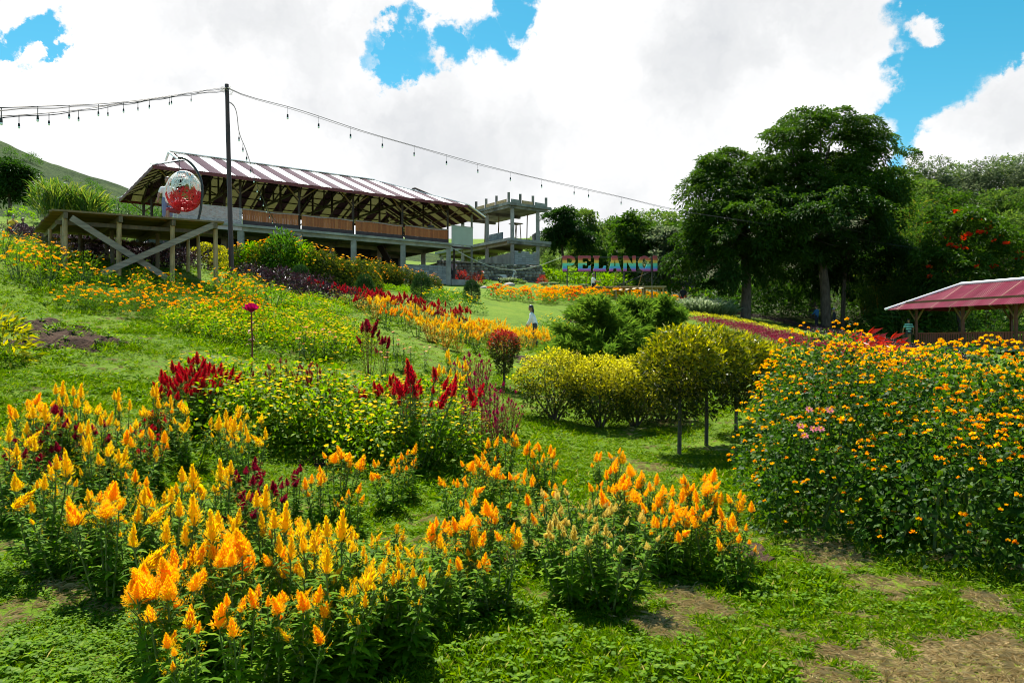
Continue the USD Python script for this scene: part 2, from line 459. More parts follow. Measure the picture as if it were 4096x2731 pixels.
def build_ground():
    n = {"g": ("geometry", {}), "n1": ("noise_texture", {"scale": .55, "detail": 8.0, "roughness": .65}), "n2": ("noise_texture", {"scale": 3.0, "detail": 8.0, "roughness": .7}),
         "n3": ("noise_texture", {"scale": 26.0, "detail": 6.0, "roughness": .7}), "mx": ("mix_float", {"fac": .5}), "mx2": ("mix_float", {"fac": .4}),
         "r": ("rgb_ramp", {"ramp": [(.30, (.016, .010, .006)), (.37, (.045, .036, .012)), (.43, (.050, .098, .003)), (.52, (.085, .152, .003)), (.60, (.12, .15, .010)), (.66, (.17, .125, .05)), (.74, (.25, .18, .085))]}),
         "dd": ("vector_math", {"math_type": "distance", "vector2": (2.6, 3.6, 0.0)}), "dm": ("map_range", {"range_type": "smoothstep", "from_min": 2.6, "from_max": .6, "to_min": 0.0, "to_max": .13, "clamp": True}), "da": ("math", {"math_type": "add"}),
         "sp": ("separate_xyz", {}), "fy": ("map_range", {"range_type": "smoothstep", "from_min": 59.0, "from_max": 65.0, "to_min": 0.0, "to_max": 1.0, "clamp": True}), "fx": ("map_range", {"range_type": "smoothstep", "from_min": 8.0, "from_max": 14.0, "to_min": 0.0, "to_max": .92, "clamp": True}), "fm": ("math", {"math_type": "multiply"}), "fl": ("mix_color", {"b": (.022, .024, .009)}),  # gloom under the big trees, darkened straight into the ground colour
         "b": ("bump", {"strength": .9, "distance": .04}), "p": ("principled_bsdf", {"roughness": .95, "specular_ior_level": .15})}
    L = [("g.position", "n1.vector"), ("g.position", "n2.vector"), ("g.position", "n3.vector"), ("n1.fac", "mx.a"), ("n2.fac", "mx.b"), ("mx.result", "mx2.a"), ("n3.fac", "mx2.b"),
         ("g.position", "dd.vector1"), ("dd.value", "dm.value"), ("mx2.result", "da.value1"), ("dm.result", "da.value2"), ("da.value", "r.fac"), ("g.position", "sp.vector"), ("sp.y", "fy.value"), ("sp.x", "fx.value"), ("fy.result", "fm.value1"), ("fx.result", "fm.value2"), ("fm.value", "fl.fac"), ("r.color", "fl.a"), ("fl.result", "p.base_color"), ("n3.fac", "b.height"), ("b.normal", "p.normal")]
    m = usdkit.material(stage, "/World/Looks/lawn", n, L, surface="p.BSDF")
    ys = np.concatenate([np.linspace(-80, -4, 12), np.arange(-3, 6, .3), 6 * 1.018 ** np.arange(0, 236)])
    ys = ys[ys < 420]
    ts = np.concatenate([np.linspace(-3, -.95, 24), np.linspace(-.9, .9, 220), np.linspace(.95, 3, 24)])
    Y, T = np.meshgrid(ys, ts, indexing="ij")
    X = T * (np.maximum(Y, 0) + 9)
    v = np.stack([X, Y, ground(X, Y)], -1).reshape(-1, 3)
    i, j = np.meshgrid(np.arange(len(ys) - 1), np.arange(len(ts) - 1), indexing="ij")
    k = (i * len(ts) + j).ravel()
    f = np.vstack([np.stack([k, k + 1, k + len(ts) + 1], 1), np.stack([k, k + len(ts) + 1, k + len(ts)], 1)])
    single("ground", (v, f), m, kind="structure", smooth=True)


build_ground()


def build_hill():
    n = {"g": ("geometry", {}), "n1": ("noise_texture", {"scale": .03, "detail": 5.0}), "n2": ("noise_texture", {"scale": .5, "detail": 8.0, "roughness": .75}), "mx": ("mix_float", {"fac": .62}),
         "r": ("rgb_ramp", {"ramp": [(.36, (.012, .028, .008)), (.48, (.028, .055, .014)), (.56, (.055, .085, .018)), (.68, (.10, .115, .03))]}),
         "b": ("bump", {"strength": 1.0, "distance": 1.2}), "p": ("principled_bsdf", {"roughness": 1.0, "specular_ior_level": .1})}
    L = [("g.position", "n1.vector"), ("g.position", "n2.vector"), ("n1.fac", "mx.a"), ("n2.fac", "mx.b"), ("mx.result", "r.fac"), ("r.color", "p.base_color"), ("n2.fac", "b.height"), ("b.normal", "p.normal")]
    m = usdkit.material(stage, "/World/Looks/hillside", n, L, surface="p.BSDF")
    sky = [(-900, 120), (-400, 240), (-150, 290), (0, 325), (60, 352), (120, 378), (180, 398), (240, 415), (295, 433), (380, 462), (500, 495), (700, 530), (1000, 560), (1500, 600)]
    ta, ea = np.array([vdir(*p) for p in sky]).T
    ts = np.linspace(ta[0], ta[-1], 260)
    es = np.interp(ts, ta, ea)
    ss = np.concatenate([np.linspace(0, 1, 90), 1 + np.linspace(.02, .6, 10)])
    Sg, T = np.meshgrid(ss, ts, indexing="ij")
    Y = 82 + 150 * Sg
    X = T * Y
    base = ground(ts * 82, np.full(len(ts), 82.0)) - .6
    top = EYE + es * 232
    Z = base + (top - base) * np.minimum(Sg, 1) ** 1.05 - np.maximum(Sg - 1, 0) * 70
    Z += (meshkit.fbm(np.stack([X * .05, Y * .05, 0 * X], -1), 5, 3) - .5) * 3.0 * np.clip(Sg * 3, 0, 1)
    v = np.stack([X, Y, Z], -1).reshape(-1, 3)
    nt = len(ts)
    i, j = np.meshgrid(np.arange(len(ss) - 1), np.arange(nt - 1), indexing="ij")
    k = (i * nt + j).ravel()
    f = np.vstack([np.stack([k, k + 1, k + nt + 1], 1), np.stack([k, k + nt + 1, k + nt], 1)])
    single("hill", (v, f), m, kind="structure", smooth=True)
    return RegularGridInterpolator((ss, ts), Z, bounds_error=False, fill_value=None)


hill_z = build_hill()
# ------------------------------------------------------------------ materials of built things
M = {}
M["post"] = surf_mat("dark_wood", (.018, .010, .008), (.045, .022, .015), 6, .6)
M["fascia"] = surf_mat("red_fascia", (.10, .012, .014), (.16, .022, .022), 4, .5)
M["brace"] = surf_mat("brown_wood", (.13, .075, .03), (.22, .13, .06), 8, .7)
M["interior_shade"] = surf_mat("painted_interior_shade", (.010, .009, .008), (.03, .026, .022), 2, .9)  # near-black base colour stands in for the lower level's deep shade
M["slat"] = ramp_mat("orange_slat", [(0, (.27, .07, .018)), (.5, (.34, .095, .024)), (1, (.40, .125, .035))], .45, noise=.2, nscale=9)
M["skirt"] = surf_mat("plum_board", (.028, .014, .018), (.05, .026, .03), 5, .6)
M["concrete"] = surf_mat("concrete", (.16, .155, .14), (.33, .315, .28), 1.6, .9, bump=.3, bscale=14)
M["concrete_dark"] = surf_mat("weathered_concrete", (.055, .05, .045), (.30, .28, .24), 1.1, .9, bump=.35, bscale=12, stretch=(1, 1, .35))
M["formwork"] = surf_mat("formwork_board", (.34, .20, .09), (.48, .33, .18), 5, .8, stretch=(1, 1, 5))
M["block"] = ramp_mat("grey_block", [(0, (.14, .145, .15)), (.5, (.2, .205, .21)), (1, (.29, .29, .285))], .95, noise=.25, nscale=12)
M["block_light"] = ramp_mat("pale_block", [(0, (.27, .265, .25)), (.5, (.34, .335, .32)), (1, (.42, .41, .39))], .95, noise=.2, nscale=12)
M["mortar"] = surf_mat("mortar", (.12, .115, .11), (.22, .21, .2), 5, .95)
M["stone"] = ramp_mat("field_stone", [(0, (.07, .067, .065)), (.5, (.15, .143, .135)), (1, (.29, .275, .25))], .9, noise=.25, nscale=9)
M["purple_sheet"] = surf_mat("purple_sheet", (.045, .018, .034), (.075, .032, .056), 2.5, .75, spec=.12, extra=[(.25, (.085, .04, .03)), (.38, (.045, .018, .034)), (.6, (.072, .030, .054)), (.75, (.10, .055, .08))])
M["bamboo"] = surf_mat("bamboo", (.17, .115, .045), (.36, .26, .12), 5, .5, stretch=(3, 3, .6), obj=True)
M["bamboo_dark"] = surf_mat("old_bamboo", (.05, .037, .02), (.12, .085, .04), 5, .6, stretch=(3, 3, .6), obj=True)
M["plank"] = surf_mat("grey_plank", (.11, .09, .07), (.26, .225, .18), 3, .8, stretch=(.6, .6, 8), obj=True)
M["deck"] = ramp_mat("deck_bamboo", [(0, (.09, .06, .028)), (.5, (.14, .095, .045)), (1, (.20, .14, .07))], .7, noise=.2)
M["black"] = plain("black_metal", (.012, .012, .013), .4)
M["pole"] = surf_mat("pole_paint", (.03, .014, .013), (.055, .024, .02), 3, .45)
M["white"] = plain("white_paint", (.78, .78, .76), .5)
M["whiteboard"] = surf_mat("board_face", (.30, .33, .29), (.36, .39, .35), 1.5, .6)
M["bulb"] = plain("bulb_glass", (.75, .78, .78), .15)
M["cable"] = plain("cable_rubber", (.012, .012, .012), .6)
M["cream_cable"] = plain("pale_hose", (.42, .40, .36), .6)
M["egg_white"] = plain("white_rattan", (.80, .79, .75), .45)
M["egg_red"] = plain("red_rattan", (.55, .008, .02), .35)


def white_sheet():
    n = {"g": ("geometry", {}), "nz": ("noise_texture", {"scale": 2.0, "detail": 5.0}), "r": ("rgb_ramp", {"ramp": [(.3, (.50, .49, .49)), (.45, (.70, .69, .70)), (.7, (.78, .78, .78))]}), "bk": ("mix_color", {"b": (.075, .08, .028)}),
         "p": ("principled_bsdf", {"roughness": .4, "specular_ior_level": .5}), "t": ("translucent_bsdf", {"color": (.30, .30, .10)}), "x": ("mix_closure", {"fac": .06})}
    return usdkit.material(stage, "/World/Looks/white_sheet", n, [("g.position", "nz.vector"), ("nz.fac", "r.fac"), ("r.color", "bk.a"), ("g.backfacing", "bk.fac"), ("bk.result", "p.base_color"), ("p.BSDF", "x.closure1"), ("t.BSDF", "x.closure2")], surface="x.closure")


M["white_sheet"] = white_sheet()


def red_sheet():
    n = {"g": ("geometry", {}), "nz": ("noise_texture", {"scale": 1.3, "detail": 8.0, "roughness": .7}), "r": ("rgb_ramp", {"ramp": [(.28, (.085, .018, .016)), (.40, (.13, .008, .026)), (.62, (.185, .015, .042)), (.75, (.22, .04, .06))]}),
         "p": ("principled_bsdf", {"roughness": .55, "specular_ior_level": .15})}
    return usdkit.material(stage, "/World/Looks/red_sheet", n, [("g.position", "nz.vector"), ("nz.fac", "r.fac"), ("r.color", "p.base_color")], surface="p.BSDF")


M["red_sheet"] = red_sheet()


def film():
    n = {"g": ("geometry", {}), "mp": ("mapping", {"scale": (1.2, 1.2, 5)}), "nz": ("noise_texture", {"scale": 3.0, "detail": 6.0, "distortion": 1.5}), "mr": ("map_range", {"from_min": .35, "from_max": .7, "to_min": .25, "to_max": .75, "clamp": True}),
         "p": ("principled_bsdf", {"base_color": (.50, .40, .40), "roughness": .3}), "t": ("transparent_bsdf", {"color": (.95, .92, .92)}), "x": ("mix_closure", {})}
    return usdkit.material(stage, "/World/Looks/plastic_film", n, [("g.position", "mp.vector"), ("mp.vector", "nz.vector"), ("nz.fac", "mr.value"), ("mr.result", "x.fac"), ("t.BSDF", "x.closure1"), ("p.BSDF", "x.closure2")], surface="x.closure")


M["film"] = film()


def rainbow():
    n = {"tc": ("texture_coordinate", {}), "s": ("separate_xyz", {}), "mr": ("map_range", {"from_min": 0.0, "from_max": 1.18, "to_min": 0.0, "to_max": 1.0, "clamp": True}),
         "r": ("rgb_ramp", {"interpolate": True, "ramp": [(0, (.42, .05, .26)), (.07, (.36, .07, .36)), (.11, (.26, .16, .55)), (.17, (.17, .19, .60)), (.20, (.02, .33, .55)), (.30, (.03, .36, .55)), (.335, (.09, .50, .36)), (.50, (.10, .52, .33)),
                                      (.53, (.55, .40, .03)), (.68, (.60, .38, .02)), (.71, (.42, .13, .02)), (.80, (.38, .08, .02)), (.83, (.30, .035, .04)), (1, (.24, .03, .06))]}),
         "p": ("principled_bsdf", {"roughness": .45})}
    return usdkit.material(stage, "/World/Looks/rainbow_bands", n, [("tc.object", "s.vector"), ("s.z", "mr.value"), ("mr.result", "r.fac"), ("r.color", "p.base_color")], surface="p.BSDF")


M["rainbow"] = rainbow()


def corrugated(edge, p0, p1, n_at, depth=.018, period=.1, thick=0.0):
    """A corrugated strip: for s in [p0, p1] edge(s) gives (lower point, upper point, unit normal)."""
    m = max(5, int(round((p1 - p0) / period * 4)) + 1)
    s = np.linspace(p0, p1, m)
    w = np.sin(s / period * 2 * np.pi) * depth
    lo, hi = [], []
    for a, b in zip(s, w):
        l, h, nr = edge(a)
        lo.append(l + nr * b); hi.append(h + nr * b)
    v = np.vstack([lo, hi])
    k = np.arange(m - 1)
    f = np.vstack([np.stack([k, k + 1, m + k + 1], 1), np.stack([k, m + k + 1, m + k], 1)])
    a, b, c = v[f[m // 2]]
    if np.dot(np.cross(b - a, c - a), edge(s[m // 2])[2]) < 0:
        f = f[:, ::-1]
    return v, f


# ------------------------------------------------------------------ the long open hall
ZF, ZE, ZR = 9.28, 12.2, 14.65
BAY = 3.91


def build_hall():
    t = thing("pavilion_hall", "long open hall with orange slat railing and roof striped white and purple", "building", hall(0, 0, 0))
    o = hall(0, 0, 0)
    W = lambda u, v, z: hall(u, v, z) - o
    rise = (ZR - ZE) / 6.6
    hipL, hipR = .54, .508
    UL, UR, G = -5.4, 12.0, -2.9
    ze_r = ZR - (18.4 - UR) * hipR

    def front(sgn):
        def e(u):
            top = 6.6
            if u < G - .001:
                top = min(top, max(.02, (u - UL) * hipL / rise)) if u < G else top
            if u > UR:
                top = min(top, max(.02, (ZR - (u - UR) * hipR - ZE) / rise))
            vv = (lambda d: -1 + d) if sgn > 0 else (lambda d: 12.2 - d)
            nr = unit(np.append(-sgn * HV * rise, 1.0))
            return W(u, vv(0), ZE), W(u, vv(top), ZE + rise * top), nr
        return e
    us = np.arange(UL, 16.83, .8)
    for sgn in (1, -1):
        for k, u in enumerate(us):
            u1 = min(u + .81, 16.8)
            if u1 - u < .1:
                continue
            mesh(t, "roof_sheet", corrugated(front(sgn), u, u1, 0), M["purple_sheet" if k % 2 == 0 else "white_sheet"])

    def hip_left(v):
        d = min(v + 1, 12.2 - v) * rise / hipL
        d = min(d, G - UL)
        return W(UL, v, ZE), W(UL + max(d, .02), v, ZE + max(d, .02) * hipL), unit(np.append(-HU * hipL, 1.0))

    def hip_right(v):
        top = min(v + 1, 12.2 - v) * rise
        z1 = ZE + top
        return W(18.4, v, ze_r), W(UR + (ZR - z1) / hipR, v, z1), unit(np.append(HU * hipR, 1.0))
    for k, v in enumerate(np.arange(-1, 12.1, .825)):
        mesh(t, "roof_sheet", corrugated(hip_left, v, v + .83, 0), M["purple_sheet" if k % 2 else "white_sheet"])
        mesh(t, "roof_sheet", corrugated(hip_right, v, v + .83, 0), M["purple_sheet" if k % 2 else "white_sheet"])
    # gablet, ridge cap, eaves boards
    zt = ZE + (G - UL) * hipL
    hw = (ZR - zt) / rise
    mesh(t, "gablet", quad(W(G, 5.6 - hw, zt), W(G, 5.6 + hw, zt), W(G, 5.6, ZR - .05), W(G, 5.6, ZR - .05)), M["fascia"])
    mesh(t, "ridge_cap", concat(beam(W(G - .35, 5.5, ZR + .04), W(UR, 5.5, ZR + .04), .3, .04), beam(W(G - .35, 5.6 - hw - .1, zt), W(G - .35, 5.6, ZR), .12, .1), beam(W(G - .35, 5.6 + hw, zt), W(G - .35, 5.6, ZR), .12, .1)), M["white"])
    mesh(t, "hip_cap", beam(W(UL - .03, -1.02, ZE + .06), W(G, 5.6 - hw, zt + .06), .25, .04), M["white"])
    mesh(t, "hip_cap", beam(W(UL - .03, 12.22, ZE + .06), W(G, 5.6 + hw, zt + .06), .25, .04), M["white"])
    mesh(t, "hip_cap", beam(W(16.83, -1.0, ZE + .05), W(UR, 5.6, ZR + .05), .25, .04), M["white"])
    mesh(t, "verge_trim", beam(W(16.83, -1.03, ZE + .03), W(18.42, -1.03, ze_r + .03), .06, .06), M["white"])
    mesh(t, "fascia", beam(W(UL, -.97, ZE - .11), W(16.8, -.97, ZE - .11), .05, .2), M["fascia"])
    mesh(t, "fascia", beam(W(UL, 12.17, ZE - .11), W(16.8, 12.17, ZE - .11), .05, .2), M["fascia"])
    mesh(t, "fascia", beam(W(UL + .03, -1, ZE - .11), W(UL + .03, 12.2, ZE - .11), .05, .2), M["fascia"])
    # rafters, purlins, ties
    for i in range(-1, 5):
        u = BAY * i
        for s in (1, -1):
            vv = (lambda d: -1 + d) if s > 0 else (lambda d: 12.2 - d)
            mesh(t, "rafter", beam(W(u, vv(.05), ZE - .14), W(u, vv(6.5 if i > -1 else 3.2), ZE - .14 + rise * (6.45 if i > -1 else 3.15)), .08, .16), M["post"])
        mesh(t, "tie_beam", beam(W(u, 0, ZE - .2), W(u, 11.2, ZE - .2), .08, .16), M["post"])
        if i > -1:
            for a, b in ((2, 5.4), (9.2, 5.8)):
                mesh(t, "strut", beam(W(u, a, ZE + .0), W(u, 5.6, ZR - .35), .07, .09) if False else beam(W(u, 5.6, ZE - .15), W(u, a, ZE + rise * (min(a, 11.2 - a) + 1) - .2), .07, .09), M["post"])
            mesh(t, "king_post", beam(W(u, 5.6, ZE - .2), W(u, 5.6, ZR - .2), .1, .1, (1, 0, 0)), M["post"])
    for s in (1, -1):
        for d in (1.0, 2.1, 3.2, 4.3, 5.4, 6.3):
            ua = UL + d * rise / hipL if d < 3.6 else G
            ub = UR + (ZR - ZE - d * rise) / hipR
            vv = -1 + d if s > 0 else 12.2 - d
            mesh(t, "purlin", beam(W(ua, vv, ZE + rise * d - .07), W(ub, vv, ZE + rise * d - .07), .06, .08), M["post"])
    for d in (1.2, 2.4):
        mesh(t, "purlin", beam(W(UL + d, -1 + d * 1.4, ZE + d * hipL - .07), W(UL + d, 12.2 - d * 1.4, ZE + d * hipL - .07), .06, .08), M["post"])
    for u in (13.2, 14.6, 16, 17.4):
        z = ZR - (u - UR) * hipR
        c = min(max((z - ZE) / rise - .75, -.9), 5)
        mesh(t, "purlin", beam(W(u, c, z - .12), W(u, 11.2 - c, z - .12), .06, .08), M["brace"])
    for v in (-.9, 2.2, 5.6, 9, 12.1):
        z1 = ZE + min(v + 1, 12.2 - v) * rise
        mesh(t, "rafter", beam(W(18.35, v, ze_r - .12), W(UR + (ZR - z1) / hipR, v, z1 - .12), .08, .12), M["post"])
    # posts, knee braces, floor
    for j, v in enumerate((0.12, 4, 8, 11.2)):
        for i in range(-1, 5):
            u = BAY * i
            zt2 = ZE + rise * (min(v, 11.2 - v) + 1) - .15
            if i == -1:
                zt2 = min(zt2, ZE + hipL * (u - UL) - .1)
            mesh(t, "roof_post", beam(W(u, v, ZF), W(u, v, zt2), .14, .14, (1, 0, 0)), M["post"])
            if j in (0, 3):
                for sg in (-1, 1):
                    mesh(t, "knee_brace", beam(W(u, v, ZF + 2.0), W(u + sg * 1.1, v + (-.5 if j == 0 else .5), ZE - .02), .07, .07), M["brace"])
                    if j == 0:
                        mesh(t, "knee_brace", beam(W(u, v, ZF + 1.9), W(u + sg * .8, v + 1.6, ZE + .75), .07, .07), M["post"])
    mesh(t, "floor_slab", concat(*[beam(W(-4.3, 5.6, ZF - .1), W(15.9, 5.6, ZF - .1), 11.9, .16)]), M["concrete"])
    for v in (0, 4, 8, 11.5):
        mesh(t, "floor_beam", beam(W(-4.2, v, ZF - .31), W(15.8, v, ZF - .31), .3, .26), M["concrete"])
    for i in range(-1, 5):
        u = BAY * i
        mesh(t, "floor_beam", beam(W(u, .16, ZF - .3), W(u, 11.34, ZF - .3), .28, .24), M["concrete"])
        for v in (0, 4, 8):
            p = hall(u, v, 0)
            g = min(float(ground(p[0], p[1])), 8.0) - .3
            mesh(t, "column", beam(W(u, v, g), W(u, v, ZF - .44), .34, .34, (1, 0, 0)), M["concrete"])
    # railings: skirt board, slats, rail, plastic roll
    for i in range(-1, 4):
        a, b = BAY * i + .1, BAY * (i + 1) - .1
        mesh(t, "skirt_board", beam(W(a, -.1, ZF + .13), W(b, -.1, ZF + .13), .05, .28), M["skirt"])
        sl = []
        ks = np.arange(a + .05, b - .04, .108)
        for u in ks:
            sl.append(beam(W(u, -.08, ZF + .28), W(u, -.08, ZF + .98), .098, .02 + .006 * ((int(u * 97) % 3)), tuple(np.append(HV, 0))))
        p = mesh(t, "slat", concat(*sl), M["slat"]); p.SetCustomDataByKey("kind", "stuff")
        mesh(t, "hand_rail", beam(W(a, -.08, ZF + 1.02), W(b, -.08, ZF + 1.02), .1, .06), M["brace"])
        if i >= 0:
            k = np.linspace(0, 1, 9)
            r = tube([W(a + (b - a) * q, -.14, ZF + 1.0 - .09 * math.sin(q * 3.14 + i) ** 2 * (.4 + .6 * q)) for q in k], .035, 5)
            mesh(t, "plastic_roll", r, M["film"])
    rng = np.random.default_rng(3)
    gu, gz = np.linspace(-4.2, .02, 22), np.linspace(8.85, 10.3, 9)
    A, B = np.meshgrid(gu, gz, indexing="ij")
    off = -.2 - .06 * meshkit.noise(np.stack([A * 2.5, B * 3, 0 * A], -1), 4)
    v = np.array([W(a, c, b) for a, b, c in zip(A.ravel(), B.ravel(), off.ravel())])
    i, j = np.meshgrid(np.arange(21), np.arange(8), indexing="ij"); k = (i * 9 + j).ravel()
    mesh(t, "plastic_sheet", (v, np.vstack([np.stack([k, k + 1, k + 10], 1), np.stack([k, k + 10, k + 9], 1)])), M["film"], smooth=True)
    # back wall, low block wall between two columns, side wall at the right
    mesh(t, "back_wall", beam(W(-4.2, 12.1, 7.5), W(16, 12.1, 7.5), .25, 3.3), M["interior_shade"])
    mesh(t, "side_wall", beam(W(-4.3, 0, 7.5), W(-4.3, 12, 7.5), .2, 3.3), M["interior_shade"])
    mesh(t, "partition", beam(W(-4.2, 5.0, 7.55), W(11.4, 5.0, 7.55), .15, 3.0), M["interior_shade"])
    for r in range(7):
        for c in range(9):
            u0 = BAY * 3 + .22 + c * .39 - (r % 2) * .0
            if r == 6 and c < 3:
                continue
            mesh(t, "block", beam(W(u0, .05 + rng.uniform(-.008, .008), 6.2 + r * .2), W(u0 + .375, .05 + rng.uniform(-.008, .008), 6.2 + r * .2), .14, .172), M["block"])
    mesh(t, "block_backing", beam(W(BAY * 3 + .2, .07, 6.78), W(BAY * 4 - .2, .07, 6.78), .1, 1.35), M["mortar"])
    mesh(t, "plinth_wall", beam(W(15.85, .0, 5.9), W(18.2, .0, 5.9), .2, 1.25), M["concrete"])
    mesh(t, "partition", beam(W(11.5, 8.6, 7.55), W(15.7, 8.6, 7.55), .15, 3.0), M["interior_shade"])  # added wall, painted dark so the right bay reads as shaded
    mesh(t, "porch_floor", beam(W(15.9, 2.6, 6.45), W(18.3, 2.6, 6.45), 5, .12), M["concrete"])
    mesh(t, "porch_post", beam(W(17.7, -.1, 5.6), W(17.7, -.1, 11.65), .16, .16, (1, 0, 0)), M["concrete_dark"])
    mesh(t, "porch_post", beam(W(16.5, .6, 6.4), W(16.5, .6, 9.1), .14, .14, (1, 0, 0)), M["post"])
    mesh(t, "porch_beam", beam(W(15.9, -.05, 9.0), W(17.7, -.05, 9.0), .1, .14), M["post"])
    b = mesh(t, "notice_board", beam(W(15.78, -.22, 9.92), W(17.72, -.22, 9.92), .04, 1.42), M["whiteboard"], label="blank pale grey board on the end of the railing")
    mesh(t, "board_frame", concat(beam(W(15.76, -.23, 10.65), W(17.74, -.23, 10.65), .06, .04), beam(W(15.76, -.23, 9.19), W(17.74, -.23, 9.19), .06, .04)), M["concrete"])
    # steep stair inside the dark lower level
    mesh(t, "stair", concat(beam(W(12.9, 2.4, 6.2), W(11.0, 2.4, 9.0), .9, .12)), M["post"])


build_hall()
single("water_bucket", (lambda a: concat(tube([a, a + [0, 0, .3]], [.16, .2], 14)))(hall(13.9, .5, ZF + .8)), plain("teal_plastic", (.01, .30, .26), .4), "teal plastic tub behind the orange railing near the hall's right end", "tub")


# ------------------------------------------------------------------ unfinished concrete building
def build_frame():
    N = np.array([-0.3, 68.0])
    B = lambda a, b, z: np.append(N + HU * a + HV * b, z)
    o = B(0, 0, 0)
    R = lambda a, b, z: B(a, b, z) - o
    t = thing("concrete_shell", "unfinished two storey bare concrete frame building with column stubs on its top slab", "building", o)

    def slab(name, a0, a1, b0, b1, z0, z1, m):
        mesh(t, name, beam(R(a0, (b0 + b1) / 2, (z0 + z1) / 2), R(a1, (b0 + b1) / 2, (z0 + z1) / 2), b1 - b0, z1 - z0), m)
    slab("floor_slab", 0, 5.0, 0, 13.6, 10.98, 11.24, M["concrete"])
    slab("edge_beam", .05, 4.95, .05, .35, 10.75, 10.975, M["concrete_dark"])
    for b in (.2, 4.4, 8.8, 13.2):
        slab("floor_beam", .4, 4.8, b, b + .3, 10.7, 10.97, M["concrete_dark"])
    slab("edge_beam", .5, .8, .4, 13.4, 10.72, 10.972, M["concrete"])
    slab("roof_slab", -.15, 4.9, -.15, 9.6, 14.25, 14.5, M["concrete_dark"])
    slab("roof_beam", .0, .3, .05, 9.4, 14.0, 14.247, M["concrete_dark"])
    slab("roof_beam", .35, 4.6, .05, .35, 14.02, 14.246, M["concrete_dark"])
    for b in (4.4, 8.8):
        slab("roof_beam", .3, 4.6, b, b + .3, 14.0, 14.246, M["concrete_dark"])
    for k, (a0, a1) in enumerate([(.2, 1.2), (1.45, 2.7), (2.95, 4.25)]):
        mesh(t, "form_board", beam(R(a0, -.1, 14.66), R(a1, -.1, 14.66 - .02 * k), .04, .3), M["formwork" if k == 1 else "concrete"])
    for b0, b1 in [(.2, 1.85), (2.15, 3.6), (3.9, 5.3), (5.7, 9.2)]:
        mesh(t, "form_board", beam(R(-.1, b0, 14.66), R(-.1, b1, 14.66), .04, .3), M["formwork"])
    for a, b in [(-.02, -.02), (1.32, 0), (2.79, 0), (4.37, 0), (0, 1.99), (0, 3.73), (0, 5.5), (0, 7.3), (3.1, 2.6), (4.6, 4)]:
        mesh(t, "column_stub", beam(R(a, b, 14.5), R(a, b, 15.38 - (.25 if b > 2.5 and a > 2 else 0)), .24, .24, (1, 0, 0)), M["concrete_dark"])
    for a, b in [(.62, .3), (3.6, .3), (.62, 4.5), (3.6, 4.5), (.62, 9), (3.6, 9), (.62, 13.2), (3.6, 13.2)]:
        mesh(t, "column", beam(R(a, b, 8.2), R(a, b, 10.7), .34, .34, (1, 0, 0)), M["concrete"])
        if b < 9.5:
            mesh(t, "column", beam(R(a, b, 11.24), R(a, b, 14.0), .34, .34, (1, 0, 0)), M["concrete"])
    for a, b in [(2.6, 5.5), (2.3, 7.5), (4.3, 3)]:
        mesh(t, "prop", tube([R(a, b, 11.24), R(a + .1, b, 14.2)], .06, 6), M["brace"])
    rng = np.random.default_rng(5)

    def wall(a0, b0, a1, b1, z0, rows, m, broken=0):
        d = np.array([a1 - a0, b1 - b0]); ln = np.hypot(*d); d = d / ln
        cols = int(ln / .4)
        bl = ln / cols
        for r in range(rows):
            for c in range(cols):
                if r >= rows - broken and rng.random() < .5:
                    continue
                p0, p1 = np.array([a0, b0]) + d * (c * bl + .008), np.array([a0, b0]) + d * ((c + 1) * bl - .008)
                mesh(t, "block", beam(R(*p0, z0 + .1 + r * .2), R(*p1, z0 + .1 + r * .2), .14 + rng.uniform(-.008, .008), .172), m)
        p0, p1 = np.array([a0, b0]) + d * .01, np.array([a0, b0]) + d * (ln - .01)
        h = (rows - broken) * .2
        mesh(t, "wall_core", beam(R(*p0, z0 + h / 2), R(*p1, z0 + h / 2), .11, h - .01), M["mortar"])
    wall(.82, .3, 3.42, .3, 8.75, 7, M["block_light"], 1)
    wall(3.8, .3, 4.9, 2.8, 11.24, 5, M["block"])
    wall(.7, 2.0, .7, 4.2, 11.24, 4, M["block"])
    wall(.7, 9.2, .7, 12.6, 11.24, 3, M["block"])
    mesh(t, "rendered_wall", beam(R(.62, .5, 9.2), R(.62, 6.0, 9.0), .14, 1.5), M["concrete_dark"])
    mesh(t, "base_wall", beam(R(.5, .25, 8.35), R(3.9, .25, 8.35), .5, .8), M["concrete"])
    # wooden trestle on the first floor
    for s in (-.5, .5):
        mesh(t, "trestle_leg", beam(R(2.2 + s * .6, 1.5, 11.25), R(2.2 + s * .4, 1.5, 12.9), .06, .06), M["brace"])
        mesh(t, "trestle_leg", beam(R(2.2 + s * .6, 2.3, 11.25), R(2.2 + s * .4, 2.3, 12.9), .06, .06), M["brace"])
    mesh(t, "trestle_top", beam(R(1.7, 1.9, 12.95), R(2.7, 1.9, 12.95), 1.0, .06), M["brace"])


build_frame()


